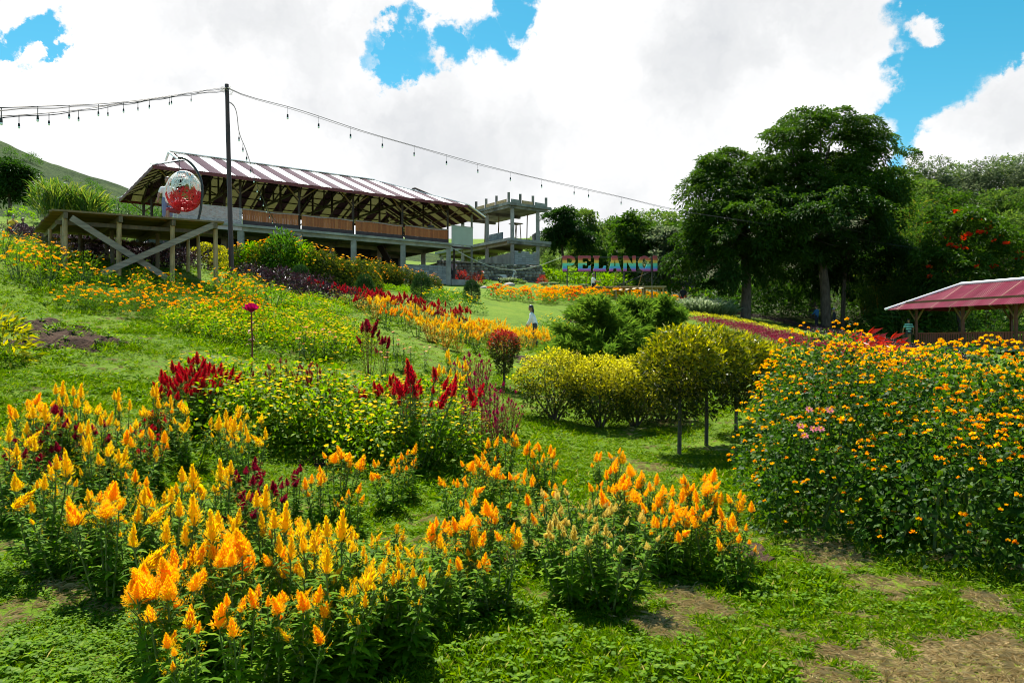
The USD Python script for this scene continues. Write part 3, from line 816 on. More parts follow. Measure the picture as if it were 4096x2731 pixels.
# ------------------------------------------------------------------ stone retaining wall and the terrace behind it
def build_stone_wall():
    A, B = np.array([-6.3, 62.6]), np.array([2.65, 64.3])
    d = unit(B - A); nrm = np.array([d[1], -d[0]])
    ln = np.linalg.norm(B - A)
    o = np.append(A, 6.0)
    t = thing("stone_wall", "retaining wall of dark rough fieldstone behind the parked scooters", "wall", o)
    top = lambda s: 8.5 - .35 * s / ln
    rng = np.random.default_rng(11)
    ctr = (A + B) / 2
    mesh(t, "mortar_bed", beam(np.append(A - nrm * .35, 7.0) - o, np.append(B - nrm * .35, 6.85) - o, .55, 2.6), M["mortar"])
    base = trimesh.creation.icosphere(1, 1.0)
    n = 0
    z = 5.95
    while z < 8.35:
        h = rng.uniform(.24, .32)
        s = rng.uniform(-.1, .2)
        while s < ln:
            w = rng.uniform(.26, .46)
            c = z + h / 2
            if c < top(s) and n < 298:
                v = np.array(base.vertices)
                v = v * (1 + .22 * (meshkit.noise(v * 1.7 + rng.uniform(0, 50, 3)) - .5)[:, None])
                v = np.sign(v) * np.abs(v) ** .8 * [w * .53, .16, h * .54]
                cs = math.cos(math.atan2(d[1], d[0])), math.sin(math.atan2(d[1], d[0]))
                v = v @ np.array([[cs[0], cs[1], 0], [-cs[1], cs[0], 0], [0, 0, 1]])
                p = np.append(A + d * (s + w / 2) - nrm * (.06 + rng.uniform(-.02, .05)), c + rng.uniform(-.03, .03))
                mesh(t, "stone", (v + p - o, np.array(base.faces)), M["stone"], smooth=50)
                n += 1
            s += w
        z += h * .97
    mesh(t, "coping", concat(*[beam(np.append(A + d * s - nrm * .3, top(s) + rng.uniform(-.03, .05)) - o, np.append(A + d * min(s + 1.1, ln) - nrm * .3, top(s) + rng.uniform(-.02, .05)) - o, .66, .1) for s in np.arange(0, ln, 1.1)]), M["concrete_dark"])
    pg = [(A - nrm * .5), (B - nrm * .5), B + [.5, 9], A + [-2.5, 26], A + [-4, 8]]
    q = trimesh.creation.extrude_polygon(Polygon(pg), 2.6, engine="earcut")
    q.apply_translation([0, 0, 5.8])
    single("terrace", (np.array(q.vertices), np.array(q.faces)), surf_mat("terrace_earth", (.06, .05, .03), (.14, .12, .06), 1.5, .95, bump=.4), kind="structure")


build_stone_wall()


# ------------------------------------------------------------------ bamboo viewing platform with the egg chair
PZ = 4.9


def bamboo_pole(a, b, r, lean=0, n=8):
    a, b = np.asarray(a, float), np.asarray(b, float)
    ln = np.linalg.norm(b - a)
    pts, rad = [], []
    k = max(2, int(ln / .42))
    for i in range(k + 1):
        t = i / k
        for dt, rr in ((-.012, 1.0), (0, 1.14), (.012, 1.0)):
            q = t + dt / max(ln, .1) * 1.2
            if 0 <= q <= 1:
                pts.append(a + (b - a) * q); rad.append(r * rr * (1.04 - .1 * q))
    return tube(pts, rad, n)


def build_platform():
    nl, fl, nr = pt(123.5, 481.5, 18.0), pt(80.5, 532, 21.6), pt(511.5, 510, 19.85)
    nl[2] = fl[2] = nr[2] = PZ
    a, b = nr - nl, fl - nl                     # along the near edge, and away from the camera
    La, Lb = np.linalg.norm(a), np.linalg.norm(b)
    o = below(*(nl + a / 2 + b / 2)[:2])
    t = thing("bamboo_platform", "raised bamboo viewing platform on poles with crossed planks, on the left slope", "platform", o)
    Q = lambda i, j, z: nl + a * i + b * j + np.array([0, 0, z - PZ]) - o
    rng = np.random.default_rng(21)
    nsl = 26
    for k in range(nsl):
        j = (k + .5) / nsl
        mesh(t, "floor_slat", beam(Q(-.012 + rng.uniform(-.008, .008), j, PZ + rng.uniform(-.006, .006)), Q(1.01 + rng.uniform(-.01, .01), j, PZ), Lb / nsl * .93, .045), M["deck"])
    for i in (.065, .375, .69, .955):
        mesh(t, "joist", beam(Q(i, .0, PZ - .11), Q(i, .99, PZ - .11), .09, .15), M["bamboo_dark"])
    for j in (.1, .9):
        mesh(t, "cross_beam", beam(Q(.02, j, PZ - .24), Q(.98, j, PZ - .24), .09, .1), M["bamboo_dark"])
    # near poles, middle poles, far poles
    spots = [(.065, .03), (.375, .05), (.69, .03), (.965, .04), (.09, .33), (.045, .55), (.4, .42), (.69, .4), (.94, .33), (.95, .6), (.07, .93), (.3, .93), (.55, .9), (.78, .93), (.95, .95), (.42, .7), (.25, .7)]
    for n, (i, j) in enumerate(spots):
        top = Q(i, j, PZ - .16)
        w = top + o
        g = float(ground(w[0], w[1]))
        lean = rng.uniform(-.04, .04, 2)
        bot = np.array([w[0] + lean[0], w[1] + lean[1], g - .1]) - o
        mesh(t, "pole", bamboo_pole(bot, top, .065 if n < 4 else .055), M["bamboo"] if n < 6 or n in (8, 9) else M["bamboo_dark"], smooth=50)
    # crossed planks on the near side
    p = [pt(270, 492, 18.25), pt(628 / 1.0 * 0 + 383, 638, 19.35), pt(489, 513, 19.7), pt(234, 628, 18.4)]
    mesh(t, "brace_plank", beam(p[0] * 0 + pt(163, 500, 18.1) - o, p[1] - o, .045, .15), M["plank"])
    mesh(t, "brace_plank", beam(p[3] - o, pt(495, 515, 19.8) - o, .045, .15), M["plank"])
    return nl, a, b


_nl, _pa, _pb = build_platform()


def build_egg():
    base = pt(425, 497, 20.4); base[2] = PZ + .03
    k = 20.4 / 1698.5                            # metres per unit of the big view at this depth
    t = thing("egg_chair", "hanging egg chair of woven white and red rattan on a black hook stand", "hanging chair", base)
    P = lambda vx, vy, dy=0.0: np.array([(vx - 425) * k, dy, (497 - vy) * k])
    pts = [P(452, 497), P(461, 462), P(464, 430), P(463, 402), P(455, 380), P(444, 363), P(430, 350), P(418, 345), P(409, 344)]
    cr = np.array(pts)
    tt = np.linspace(0, 1, 40)
    from scipy.interpolate import CubicSpline
    cs = CubicSpline(np.linspace(0, 1, len(cr)), cr)
    mesh(t, "stand_arm", tube(cs(tt), .033, 10), M["black"], smooth=50)
    mesh(t, "stand_foot", tube([P(452, 497) + [0, -.5, .03], P(452, 497) + [0, 0, .03], P(452, 497) + [.25, .45, .03]], .03, 8), M["black"])
    mesh(t, "stand_foot", tube([P(452, 497) + [.0, 0, .03], P(405, 497) + [0, .2, .03], P(397, 497) + [0, -.3, .03]], .03, 8), M["black"])
    ch = []
    z0, z1 = P(412, 345)[2], P(412, 375)[2]
    for i, z in enumerate(np.linspace(z1, z0, 9)):
        an = np.linspace(0, 2 * np.pi, 9)
        ring = np.stack([np.cos(an) * .014 * (i % 2), np.cos(an) * .014 * (1 - i % 2), np.sin(an) * .026], 1) + [P(412, 0)[0], 0, z]
        ch.append(tube(ring, .006, 4, cap=False))
    mesh(t, "chain", concat(*ch), M["black"])
    c = P(423, 421.5); rx, rz = 40 * k, 46.5 * k
    opening = unit(np.array([-.62, .75, .05]))
    rng = np.random.default_rng(2)
    # the egg's open side faces left and away; strands wander round the shell
    def shell(d):
        d = unit(d)
        w = 1 - .13 * d[..., 2:3] * (d[..., 2:3] > 0)
        return c + d * np.array([rx, rx, rz]) * np.concatenate([w, w, np.ones_like(w)], -1)
    strands = {"white": [], "red": []}
    for n in range(200):
        d = sph(rng, 1)[0]
        ax = unit(np.cross(d, rng.normal(size=3)))
        run = []
        for s in range(15):
            ax = unit(ax + rng.normal(size=3) * .1)
            d = unit(d + ax * .14 - d * np.dot(d, ax) * .14)
            ax = unit(ax - d * np.dot(ax, d))
            run.append(d.copy())
        run = np.array(run)
        keep = (run @ opening) < .58
        pz = shell(run)
        col = pz[:, 2] > c[2] - .02 * 0 - .03 + .1 * np.sin(run[:, 0] * 3)
        for name, flag in (("white", col), ("red", ~col)):
            ok = keep & flag
            j = 0
            while j < len(ok):
                if ok[j]:
                    e = j
                    while e + 1 < len(ok) and ok[e + 1]:
                        e += 1
                    if e - j >= 2:
                        strands[name].append(tube(pz[j:e + 1], .0085, 4, cap=False))
                    j = e + 1
                else:
                    j += 1
    mesh(t, "white_weave", concat(*strands["white"]), M["egg_white"]).SetCustomDataByKey("kind", "stuff")
    mesh(t, "red_weave", concat(*strands["red"]), M["egg_red"]).SetCustomDataByKey("kind", "stuff")
    for an in np.linspace(.2, 2 * np.pi + .2, 7)[:-1]:
        ph = np.linspace(-1.4, 1.5, 22)
        d = np.stack([np.cos(ph) * np.cos(an), np.cos(ph) * np.sin(an), np.sin(ph)], 1)
        pz = shell(d)
        up = pz[:, 2] > c[2] - .03
        if (d @ opening).max() > .75:
            continue
        mesh(t, "rib", tube(pz[up], .014, 5), M["egg_white"])
        mesh(t, "rib", tube(pz[~up], .014, 5), M["egg_red"])
    e1 = unit(np.cross(opening, [0, 0, 1])); e2 = np.cross(e1, opening)
    an = np.linspace(0, 2 * np.pi, 33)
    rim = shell(opening * .58 + .81 * (np.cos(an)[:, None] * e1 + np.sin(an)[:, None] * e2))
    upm = rim[:, 2] > c[2]
    mesh(t, "rim", tube(rim, .018, 6, cap=False), M["egg_red"])
    cu = ball((0, 0, 0), 1.0, 2)
    cm = cu[0] * [.3, .26, .1] + c + [0, 0, -rz * .62]
    mesh(t, "cushion", (cm, cu[1]), plain("red_cushion", (.5, .008, .03), .7), smooth=True)
    return c + base


EGG = build_egg()


# ------------------------------------------------------------------ light pole and strings of lamps
PT = pt(521, 194, 24.0); PB = at(532, 626)
PB = np.array([pt(532, 0, 24.0)[0], 24.0, float(ground(pt(532, 0, 24.)[0], 24.0))])


def build_pole():
    t = thing("lamp_pole", "tall thin dark brown pole that carries the strings of lamps, beside the bamboo platform", "pole", PB)
    mesh(t, "shaft", tube([[0, 0, -.1], PT - PB], [.085, .062], 12), M["pole"], smooth=50)
    rng = np.random.default_rng(1)
    w = []
    for k in range(5):
        an = np.linspace(0, 2 * np.pi, 14)
        r = rng.uniform(.08, .17)
        q = np.stack([np.cos(an) * r + .03 * (k - 2), np.sin(an) * r * .6, np.sin(an + k) * .07], 1) + (PT - PB) - [0, 0, .1 + .04 * k]
        w.append(tube(q, .006, 4, cap=False))
    mesh(t, "wire_coil", concat(*w), M["cream_cable"])


build_pole()


def light_string(pts, bulbs, label, drop=.22, second=True, lamp=1.0):
    """Cable through the points with lamps hung at the given parameters along it."""
    from scipy.interpolate import CubicSpline
    pts = np.array(pts, float)
    s = np.concatenate([[0], np.cumsum(np.linalg.norm(np.diff(pts, axis=0), axis=1))]); s /= s[-1]
    cs = CubicSpline(s, pts)
    o = pts[0]
    t = thing("lamp_string", label, "string lights", o)
    q = np.linspace(0, 1, 90)
    mesh(t, "cable", tube(cs(q) - o, .009 * lamp ** .5 + .003, 5), M["cable"])
    if second:
        z = cs(q) - o; z[:, 2] -= (.04 * np.sin(q * 23) ** 2 + .02) * lamp; z[:, 1] += .03
        mesh(t, "cable", tube(z, .008, 4), M["cable"])
    gp = (lambda p: np.array([p[1], p[0]]))
    for b in bulbs:
        p = cs(b) - o
        d = drop
        c = mesh(t, "lamp", tube([p, p - [0, 0, d], p - [0, 0, d + .001], p - [0, 0, d + .10 * lamp]], [.006, .006, .028 * lamp, .034 * lamp], 8), M["cable"])
        r = .036 * lamp
        bm = trimesh.creation.icosphere(1, 1.0)
        v = np.array(bm.vertices) * [r, r, r * 1.25] + p - [0, 0, d + .135 * lamp]
        path = fresh(str(c.GetPath()), "bulb")
        usdkit.mesh(stage, path, (v, np.array(bm.faces)), M["bulb"], smooth=True)
    return t


def along(pts, vxs):
    """Parameters where a cable through the points crosses places of the photograph with the given vx."""
    from scipy.interpolate import CubicSpline
    pts = np.array(pts, float)
    s = np.concatenate([[0], np.cumsum(np.linalg.norm(np.diff(pts, axis=0), axis=1))]); s /= s[-1]
    cs = CubicSpline(s, pts)
    q = np.linspace(0, 1, 2000)
    p = cs(q)
    vx = (p[:, 0] / p[:, 1] * F + CX) / S
    return [float(q[np.argmin(abs(vx - x))]) for x in vxs]


c1 = [PT - [0, 0, .1], pt(430, 214, 20), pt(330, 229, 16.5), pt(235, 238.5, 14), pt(120, 243.5, 11.5), pt(0, 247.5, 9.5), pt(-160, 246, 7.5)]
light_string(c1, along(c1, [3, 86.5, 159, 226, 284, 343, 394]), "upper left string of lamps running from the pole out of the photo", drop=.14, lamp=.5)
c2 = [PT - [0, 0, .2], pt(430, 217, 21), pt(330, 231, 18), pt(250, 243, 16), pt(120, 259, 13.5), pt(0, 267, 12), pt(-160, 268, 10)]
light_string(c2, along(c2, [44, 112.5, 180.5, 248, 317, 389, 439]), "lower left string of lamps dipping under the other one by the pole", drop=.14, lamp=.5)
c3 = [PT - [0, 0, .1], pt(600, 230, 25.5), pt(660, 245, 26.5), pt(805, 292, 29), pt(950, 335, 32), pt(1098, 376, 35), pt(1245, 412, 38.5), pt(1425, 452, 43), pt(1560, 483, 47), pt(1700, 505, 50), pt(1860, 530, 53), pt(2160, 578, 55), pt(2400, 600, 56)]
light_string(c3, along(c3, [660, 732, 805, 878, 951, 1025, 1097, 1172, 1244, 1319, 1352, 1427, 1502, 1575, 1648, 1721, 1795, 1869, 1945, 2130, 2280]), "long string of lamps running right from the pole past the big trees", drop=.28, lamp=1.0)
c4 = [PT - [0, 0, .55], pt(535, 240, 24.5), pt(547, 290, 26), pt(560, 332, 28), pt(575, 375, 30.5), pt(592, 427, 34), pt(608, 464, 37), pt(622, 492, 40), pt(640, 514, 43), pt(660, 527, 45), pt(684, 541, 47), hall(BAY, -.3, ZF - .25)]
light_string(c4, along(c4, [549, 558, 566.5, 576, 583, 591, 598, 605, 612, 619, 626, 633, 640, 646, 652, 658, 664, 670, 675, 680, 683]), "string of lamps sagging steeply from the pole to the hall's railing", drop=.2, lamp=.9)


def hose():
    a, b = hall(15.7, -.2, ZF - .3), pt(1292, 590, 57)
    q = np.linspace(0, 1, 40)
    p = a + (b - a) * q[:, None]; p[:, 2] -= np.sin(q * np.pi) * 1.35
    single("power_cable", tube(p, .03, 6), M["cream_cable"], "pale cable sagging from the hall's corner to the first letter of the sign", "cable")


hose()


# ------------------------------------------------------------------ PELANGI letter sign
def build_sign():
    D = 57.0
    x0 = pt(1292, 0, D)[0]; zb = pt(0, 622.8, D)[2]; H = 1.18
    k = 900 / 2352 / F * D                       # metres per unit of the close view used to measure the letters
    X = lambda z5: (z5 - 390) * k
    o = np.array([x0, D, zb])
    t = thing("letter_sign", "rainbow striped standing letters spelling PELANGI on a black frame", "sign", o)
    w = X(523)

    def poly(parts, cut=()):
        p = shapely.union_all([q if hasattr(q, "geom_type") else Polygon(q) for q in parts])
        for c in cut:
            p = p.difference(c if hasattr(c, "geom_type") else Polygon(c))
        return p
    R = lambda a, b, c, d: [(a, b), (c, b), (c, d), (a, d)]
    el = lambda cx, cz, rx, rz: shapely.affinity.scale(shapely.Point(cx, cz).buffer(1, 24), rx, rz)
    s = .34
    G = {}
    G["P"] = poly([R(0, 0, s, H), poly([R(.2, .42, .62, H), el(.62, .80, .36, .38)], [])], [poly([R(s, .62, .58, .98), el(.58, .80, .14, .18)])])
    G["E"] = poly([R(0, 0, s, H), R(0, 0, .98, .2), R(0, .98, .98, H), R(.2, .5, .66, .68), [(.98, 0), (.98, .42), (.84, .42), (.74, .2)], [(.98, H), (.98, .78), (.84, .78), (.74, .98)], R(.56, .44, .68, .74)])
    G["L"] = poly([R(.08, 0, .42, H), R(0, 0, .98, .2), R(0, H - .14, .5, H), [(.98, 0), (.98, .42), (.84, .42), (.72, .2)]])
    G["A"] = poly([[(0, 0), (.24, H), (.62, H), (.94, 0), (.60, 0), (.56, .2), (.34, .2), (.3, 0)]], [[(.37, .38), (.43, .9), (.45, .9), (.53, .38)]])
    G["N"] = poly([R(0, 0, .24, H), R(.70, 0, .94, H), [(0, H), (.3, H), (.94, 0), (.66, 0)]])
    G["G"] = poly([el(.47, .59, .47, .59), R(.62, .0, .94, .5), R(.46, .38, .94, .54)], [el(.47, .6, .17, .37), R(.47, .54, 1.0, .74), R(.40, .5, .62, .55)])
    G["G"] = poly([G["G"], R(.70, .74, .94, 1.0)], [])
    G["I"] = poly([R(0, 0, .32, H)])
    for ch, z5 in zip("PELANGI", (390, 552, 710, 875, 1028, 1180, 1335)):
        for g in getattr(G[ch], "geoms", [G[ch]]):
            q = trimesh.creation.extrude_polygon(g.buffer(0), .16, engine="earcut")
            v = np.array(q.vertices)
            v = np.stack([v[:, 0] + X(z5), -v[:, 2] - .04 + .08, v[:, 1]], 1)
            mesh(t, "letter", (v, np.array(q.faces)[:, ::1]), M["rainbow"])
    zr = H - .09
    mesh(t, "rail", beam([X(395), .16, zr], [X(1375), .16, zr], .05, .06), M["black"])
    mesh(t, "rail", beam([X(395), .16, -.02], [X(1375), .16, -.02], .05, .06), M["black"])
    for z5 in (440, 735, 1035, 1328):
        x = X(z5)
        g = float(ground(x + x0, D)) - zb
        mesh(t, "frame_post", beam([x, .16, g - .1], [x, .16, H - .05], .1, .1, (1, 0, 0)), M["black"])
    mesh(t, "diagonal_brace", beam([X(1320), .2, -.05], [X(760), -1.6, -1.75], .06, .06), M["black"])
    for za, zb2 in ((690, 632), (985, 925), (1255, 1200)):
        mesh(t, "bamboo_strut", tube([[X(za), .3, .5], [X(zb2), 1.8, -1.6]], .035, 6), M["bamboo"])


build_sign()


# ------------------------------------------------------------------ bamboo deck below the sign
def build_deck():
    D = 52.5
    L, Rr = pt(1300, 0, D)[0], pt(1530, 0, D)[0]
    z = pt(0, 659, D)[2]
    o = below((L + Rr) / 2, D + .8)
    t = thing("bamboo_deck", "low bamboo walkway on poles with a stair at its left end, below the letters", "deck", o)
    rng = np.random.default_rng(8)
    for k in range(8):
        y = D + k * .22
        mesh(t, "floor_board", beam(np.array([L - .2, y, z]) - o, np.array([Rr, y, z + rng.uniform(-.01, .03)]) - o, .2, .06), M["bamboo"])
    for j, (y, xs) in enumerate(((D + .02, np.linspace(L + .1, Rr - .05, 9) + rng.uniform(-.25, .25, 9)), (D + 1.5, np.linspace(L + .3, Rr - .1, 7)))):
        for x in xs:
            g = float(ground(x, y))
            mesh(t, "pole", bamboo_pole(np.array([x, y, g - .1]) - o, np.array([x + rng.uniform(-.05, .05), y, z - .03]) - o, .065, n=6), M["bamboo"])
    mesh(t, "edge_beam", beam(np.array([L - .2, D - .06, z - .02]) - o, np.array([Rr, D - .06, z + .02]) - o, .09, .1), M["bamboo"])
    # sagging woven mat half way along
    x0, x1 = pt(1408, 0, D - .6)[0], pt(1478, 0, D - .6)[0]
    n = 20
    xs = np.linspace(x0, x1, n)
    zs = z - .22 + .04 * np.sin(np.arange(n) * 1.5) + np.linspace(0, .16, n)
    v = np.vstack([np.stack([xs, np.full(n, D - 1.5), zs - .12], 1), np.stack([xs, np.full(n, D - .1), zs], 1)]) - o
    k = np.arange(n - 1)
    mesh(t, "mat", (np.vstack([v, v - [0, 0, .05]]), np.vstack([np.stack([k, k + 1, n + k + 1], 1), np.stack([k, n + k + 1, n + k], 1), np.stack([k + 2 * n, 3 * n + k, 3 * n + k + 1], 1), np.stack([k + 2 * n, 3 * n + k + 1, k + 2 * n + 1], 1)])), M["bamboo"])
    for x in (x0 + .1, x0 + .75, x1 - .15):
        y = D - 1.4
        mesh(t, "pole", bamboo_pole(np.array([x, y, float(ground(x, y)) - .1]) - o, np.array([x, y, z - .3]) - o, .06, n=6), M["bamboo"])
    # stair
    nst = 5
    gx = L - 1.55
    gz = float(ground(gx, D + .3))
    for k in range(nst):
        f = (k + .5) / nst
        p = np.array([gx + 1.4 * f, D + .4, gz + (z - gz) * (k + 1) / (nst + 1)]) - o
        mesh(t, "step", beam(p - [0, .5, 0], p + [0, .5, 0], .32, .06), M["plank"])
    for y in (D - .1, D + .9):
        mesh(t, "stringer", beam(np.array([gx - .1, y, gz]) - o, np.array([L - .1, y, z - .05]) - o, .05, .26), M["plank"])
    px = pt(1307, 0, D - .2)[0] - .45
    mesh(t, "newel_post", beam(np.array([px, D - .25, float(ground(px, D)) - .1]) - o, np.array([px, D - .25, z - .35]) - o, .13, .13, (1, 0, 0)), plain("red_post", (.22, .02, .03), .6), label="red painted post at the foot of the stair")
    sx = pt(1265, 683, D - .5)
    g = float(ground(sx[0], sx[1]))
    hull = m3.Manifold.hull_points(np.array([[sx[0] + a, sx[1] + b, g + c] for a, b, c in [(-.85, -.3, -.1), (.75, -.35, -.1), (.7, .4, -.1), (-.8, .4, -.1), (-.5, -.2, .12), (.7, -.25, .24), (.65, .3, .24), (-.4, .3, .14)]]))
    single("landing_slab", arr(hull), M["concrete"], "rough concrete slab at the foot of the wooden stair", "slab")


build_deck()


# ------------------------------------------------------------------ red roofed open pavilion on the right
def build_pavilion():
    ZE2 = 3.65
    c0 = pt(2035, 711, 46.0)                       # left eaves corner
    e1 = unit(np.array([2.85, -8.2]))             # along the eaves, towards the camera and right
    e2 = np.array([-e1[1], e1[0]])                 # away from it (right and back)
    if e2[0] < 0:
        e2 = -e2
    o = np.array([c0[0], c0[1], 1.35])
    P = lambda a, b, z: np.append(c0[:2] + e1 * a + e2 * b, z) - o
    t = thing("red_pavilion", "open pavilion with maroon corrugated hip roof and red baluster railing", "pavilion", o)
    HB = 2.6
    LA, LB, RZ = 17.0, 5.2, 1.42
    rise = RZ / HB
    ZR2 = ZE2 + RZ
    hr = 3.0                                       # run of the hip at the far end
    for k, a in enumerate(np.arange(0, LA, .85)):
        def edge(s):
            d = min(HB, s / hr * HB) if s < hr else HB
            d = max(d, .02)
            return P(s, 0, ZE2), P(s, d, ZE2 + d * rise), unit(np.append(-e2 * rise, 1))
        def edge2(s):
            d = min(HB, s / hr * HB) if s < hr else HB
            d = max(d, .02)
            return P(s, LB, ZE2), P(s, LB - d, ZE2 + d * rise), unit(np.append(e2 * rise, 1))
        mesh(t, "roof_sheet", corrugated(edge, a, a + .86, 0, depth=.022, period=.14), M["red_sheet"])
        mesh(t, "roof_sheet", corrugated(edge2, a, a + .86, 0, depth=.022, period=.14), M["red_sheet"])
    for b in np.arange(0, LB - .1, .8667):
        def edge3(s):
            d = max(.02, min(s, LB - s) / HB * hr)
            return P(0, s, ZE2), P(d, s, ZE2 + d / hr * RZ), unit(np.append(-e1 * .48, 1))
        mesh(t, "roof_sheet", corrugated(edge3, b, b + .86, 0, depth=.022, period=.14), M["red_sheet"])
    cap = [plain("galvanised_cap", (.72, .74, .78), .3, .3)]
    n = lambda a, b, z, w: None
    mesh(t, "hip_cap", tube([P(-.05, -.05, ZE2 + .03), P(hr, HB, ZR2 + .05)], .075, 8), cap[0])
    mesh(t, "hip_cap", tube([P(-.05, LB + .05, ZE2 + .03), P(hr, HB, ZR2 + .05)], .075, 8), cap[0])
    mesh(t, "ridge_cap", tube([P(hr, HB, ZR2 + .05), P(LA, HB, ZR2 + .05)], .1, 8), cap[0])
    wood = surf_mat("red_brown_wood", (.075, .025, .018), (.14, .05, .035), 6, .6)
    ps = [1.6, 4.7, 7.8, 10.9, 14.0]
    for b in (.7, 4.5):
        for a in ps:
            mesh(t, "roof_post", beam(P(a, b, 1.2), P(a, b, ZE2 + b * 0 + .35), .13, .13, (1, 0, 0)), wood)
            for sg in (-1, 1):
                mesh(t, "knee_brace", beam(P(a, b, 2.9), P(a + sg * .7, b, ZE2 + .25), .07, .07), M["brace"])
        mesh(t, "wall_plate", beam(P(.6, b, ZE2 + .4), P(LA, b, ZE2 + .4), .1, .16), M["brace"])
    mesh(t, "wall_plate", beam(P(.8, .7, ZE2 + .28), P(.8, 4.5, ZE2 + .28), .1, .14), M["brace"])
    for a in np.arange(.8, LA, 1.2):
        for b, b2 in ((.05, 4.2), (LB - .05, 4.4)):
            d = 2.5 if a > hr else a / hr * 2.5
            mesh(t, "rafter", beam(P(a, b, ZE2 - .03), P(a, b + (d if b < 2 else -d), ZE2 - .03 + d * rise), .06, .1), M["brace"])
    mesh(t, "floor", beam(P(1.2, 2.6, 1.28), P(LA, 2.6, 1.28), 4.2, .2), M["concrete"])
    rail = plain("railing_red", (.17, .035, .028), .5)
    for a0, a1 in zip(ps[:-1], ps[1:]):
        for b in (.7, 4.5):
            for z in (1.5, 2.2):
                mesh(t, "rail", beam(P(a0 + .1, b, z), P(a1 - .1, b, z), .05, .06), rail)
            for q in np.arange(a0 + .22, a1 - .15, .155):
                mesh(t, "baluster", beam(P(q, b, 1.5), P(q, b, 2.2), .07, .03, tuple(np.append(e2, 0))), rail)
    for z in (1.5, 2.2):
        mesh(t, "rail", beam(P(1.6, .8, z), P(1.6, 4.4, z), .05, .06), rail)
    for q in np.arange(.9, 4.4, .2):
        mesh(t, "baluster", beam(P(1.6, q, 1.5), P(1.6, q, 2.2), .03, .06, tuple(np.append(e1, 0))), rail)
    for a, b in ((.2, 1.2), (1.55, .2)):
        g = float(ground(*(P(a, b, 0) + o)[:2]))
        mesh(t, "entry_post", beam(P(a, b, g - .1), P(a, b, 2.15), .14, .14, (1, 0, 0)), M["brace"])
    mesh(t, "entry_rail", beam(P(.2, 1.2, 2.1), P(1.5, .95, 2.15), .06, .08), M["brace"])
    # floor piers down to the ground
    for a in ps:
        q = P(a, 1.0, 0) + o
        mesh(t, "pier", beam(P(a, 1.0, float(ground(q[0], q[1])) - .2), P(a, 1.0, 1.2), .3, .3, (1, 0, 0)), M["concrete"])


build_pavilion()
# ------------------------------------------------------------------ plant materials (base colours of leaves and petals themselves)
G = {}
G["leaf"] = ramp_mat("celosia_leaf", [(0, (.042, .11, .002)), (.5, (.09, .20, .003)), (1, (.17, .28, .006))], .6, .5, .1)
G["leaf_dark"] = ramp_mat("dark_leaf", [(0, (.020, .065, .005)), (.5, (.042, .11, .008)), (1, (.075, .16, .012))], .5, .4, .25)
G["leaf_lime"] = ramp_mat("lime_leaf", [(0, (.05, .12, .003)), (.5, (.10, .195, .004)), (1, (.17, .265, .008))], .6, .48, .15)
G["lantana_leaf"] = ramp_mat("lantana_leaf", [(0, (.016, .052, .006)), (.5, (.036, .095, .007)), (.8, (.066, .135, .006)), (1, (.12, .175, .006))], .55, .42, .15)
G["stem"] = ramp_mat("green_stem", [(0, (.05, .09, .015)), (1, (.10, .13, .03))], .6)
G["stem_red"] = ramp_mat("red_stem", [(0, (.13, .022, .012)), (1, (.20, .05, .02))], .6)
G["bark"] = surf_mat("bark", (.035, .026, .02), (.12, .095, .075), 5, .95, bump=.6, stretch=(2, 2, .5), dist=.05)
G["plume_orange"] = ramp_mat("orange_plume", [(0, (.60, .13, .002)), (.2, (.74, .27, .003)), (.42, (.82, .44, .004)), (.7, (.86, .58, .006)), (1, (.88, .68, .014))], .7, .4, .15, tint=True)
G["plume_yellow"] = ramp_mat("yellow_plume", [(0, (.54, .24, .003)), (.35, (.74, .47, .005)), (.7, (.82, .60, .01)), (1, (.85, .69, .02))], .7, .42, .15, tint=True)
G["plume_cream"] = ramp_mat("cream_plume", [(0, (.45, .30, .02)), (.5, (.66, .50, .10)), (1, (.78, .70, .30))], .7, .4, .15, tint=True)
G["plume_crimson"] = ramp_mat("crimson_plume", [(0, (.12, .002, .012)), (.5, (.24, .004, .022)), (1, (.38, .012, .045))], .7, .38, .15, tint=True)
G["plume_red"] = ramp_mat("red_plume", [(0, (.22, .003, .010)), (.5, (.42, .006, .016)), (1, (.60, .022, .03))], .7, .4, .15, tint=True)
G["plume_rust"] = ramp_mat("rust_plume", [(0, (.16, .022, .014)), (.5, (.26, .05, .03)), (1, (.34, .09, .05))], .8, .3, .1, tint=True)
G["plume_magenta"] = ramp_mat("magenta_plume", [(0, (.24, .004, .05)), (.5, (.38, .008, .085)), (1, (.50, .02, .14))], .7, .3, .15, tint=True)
G["straw"] = ramp_mat("straw_stem", [(0, (.26, .13, .016)), (.5, (.46, .26, .03)), (1, (.60, .40, .06))], .8, .35, .1)
G["petal_yellow"] = ramp_mat("yellow_petal", [(0, (.60, .36, .002)), (.5, (.70, .48, .003)), (1, (.76, .58, .006))], .85, .3, .03)
G["petal_orange"] = ramp_mat("orange_petal", [(0, (.66, .18, .002)), (.5, (.78, .31, .003)), (1, (.84, .44, .006))], .85, .3, .03)
G["petal_gold"] = ramp_mat("gold_petal", [(0, (.58, .18, .003)), (.25, (.74, .36, .003)), (.6, (.82, .50, .004)), (1, (.84, .60, .008))], .85, .3, .03)
G["petal_lantana"] = ramp_mat("lantana_petal", [(0, (.66, .13, .003)), (.35, (.78, .31, .003)), (.75, (.83, .48, .005)), (1, (.85, .62, .01))], .85, .3, .03)
G["petal_red"] = ramp_mat("red_petal", [(0, (.55, .02, .008)), (1, (.72, .07, .02))], .85, .3, .03)
G["petal_pink"] = ramp_mat("pink_petal", [(0, (.60, .10, .16)), (1, (.74, .30, .34))], .85, .3, .03)
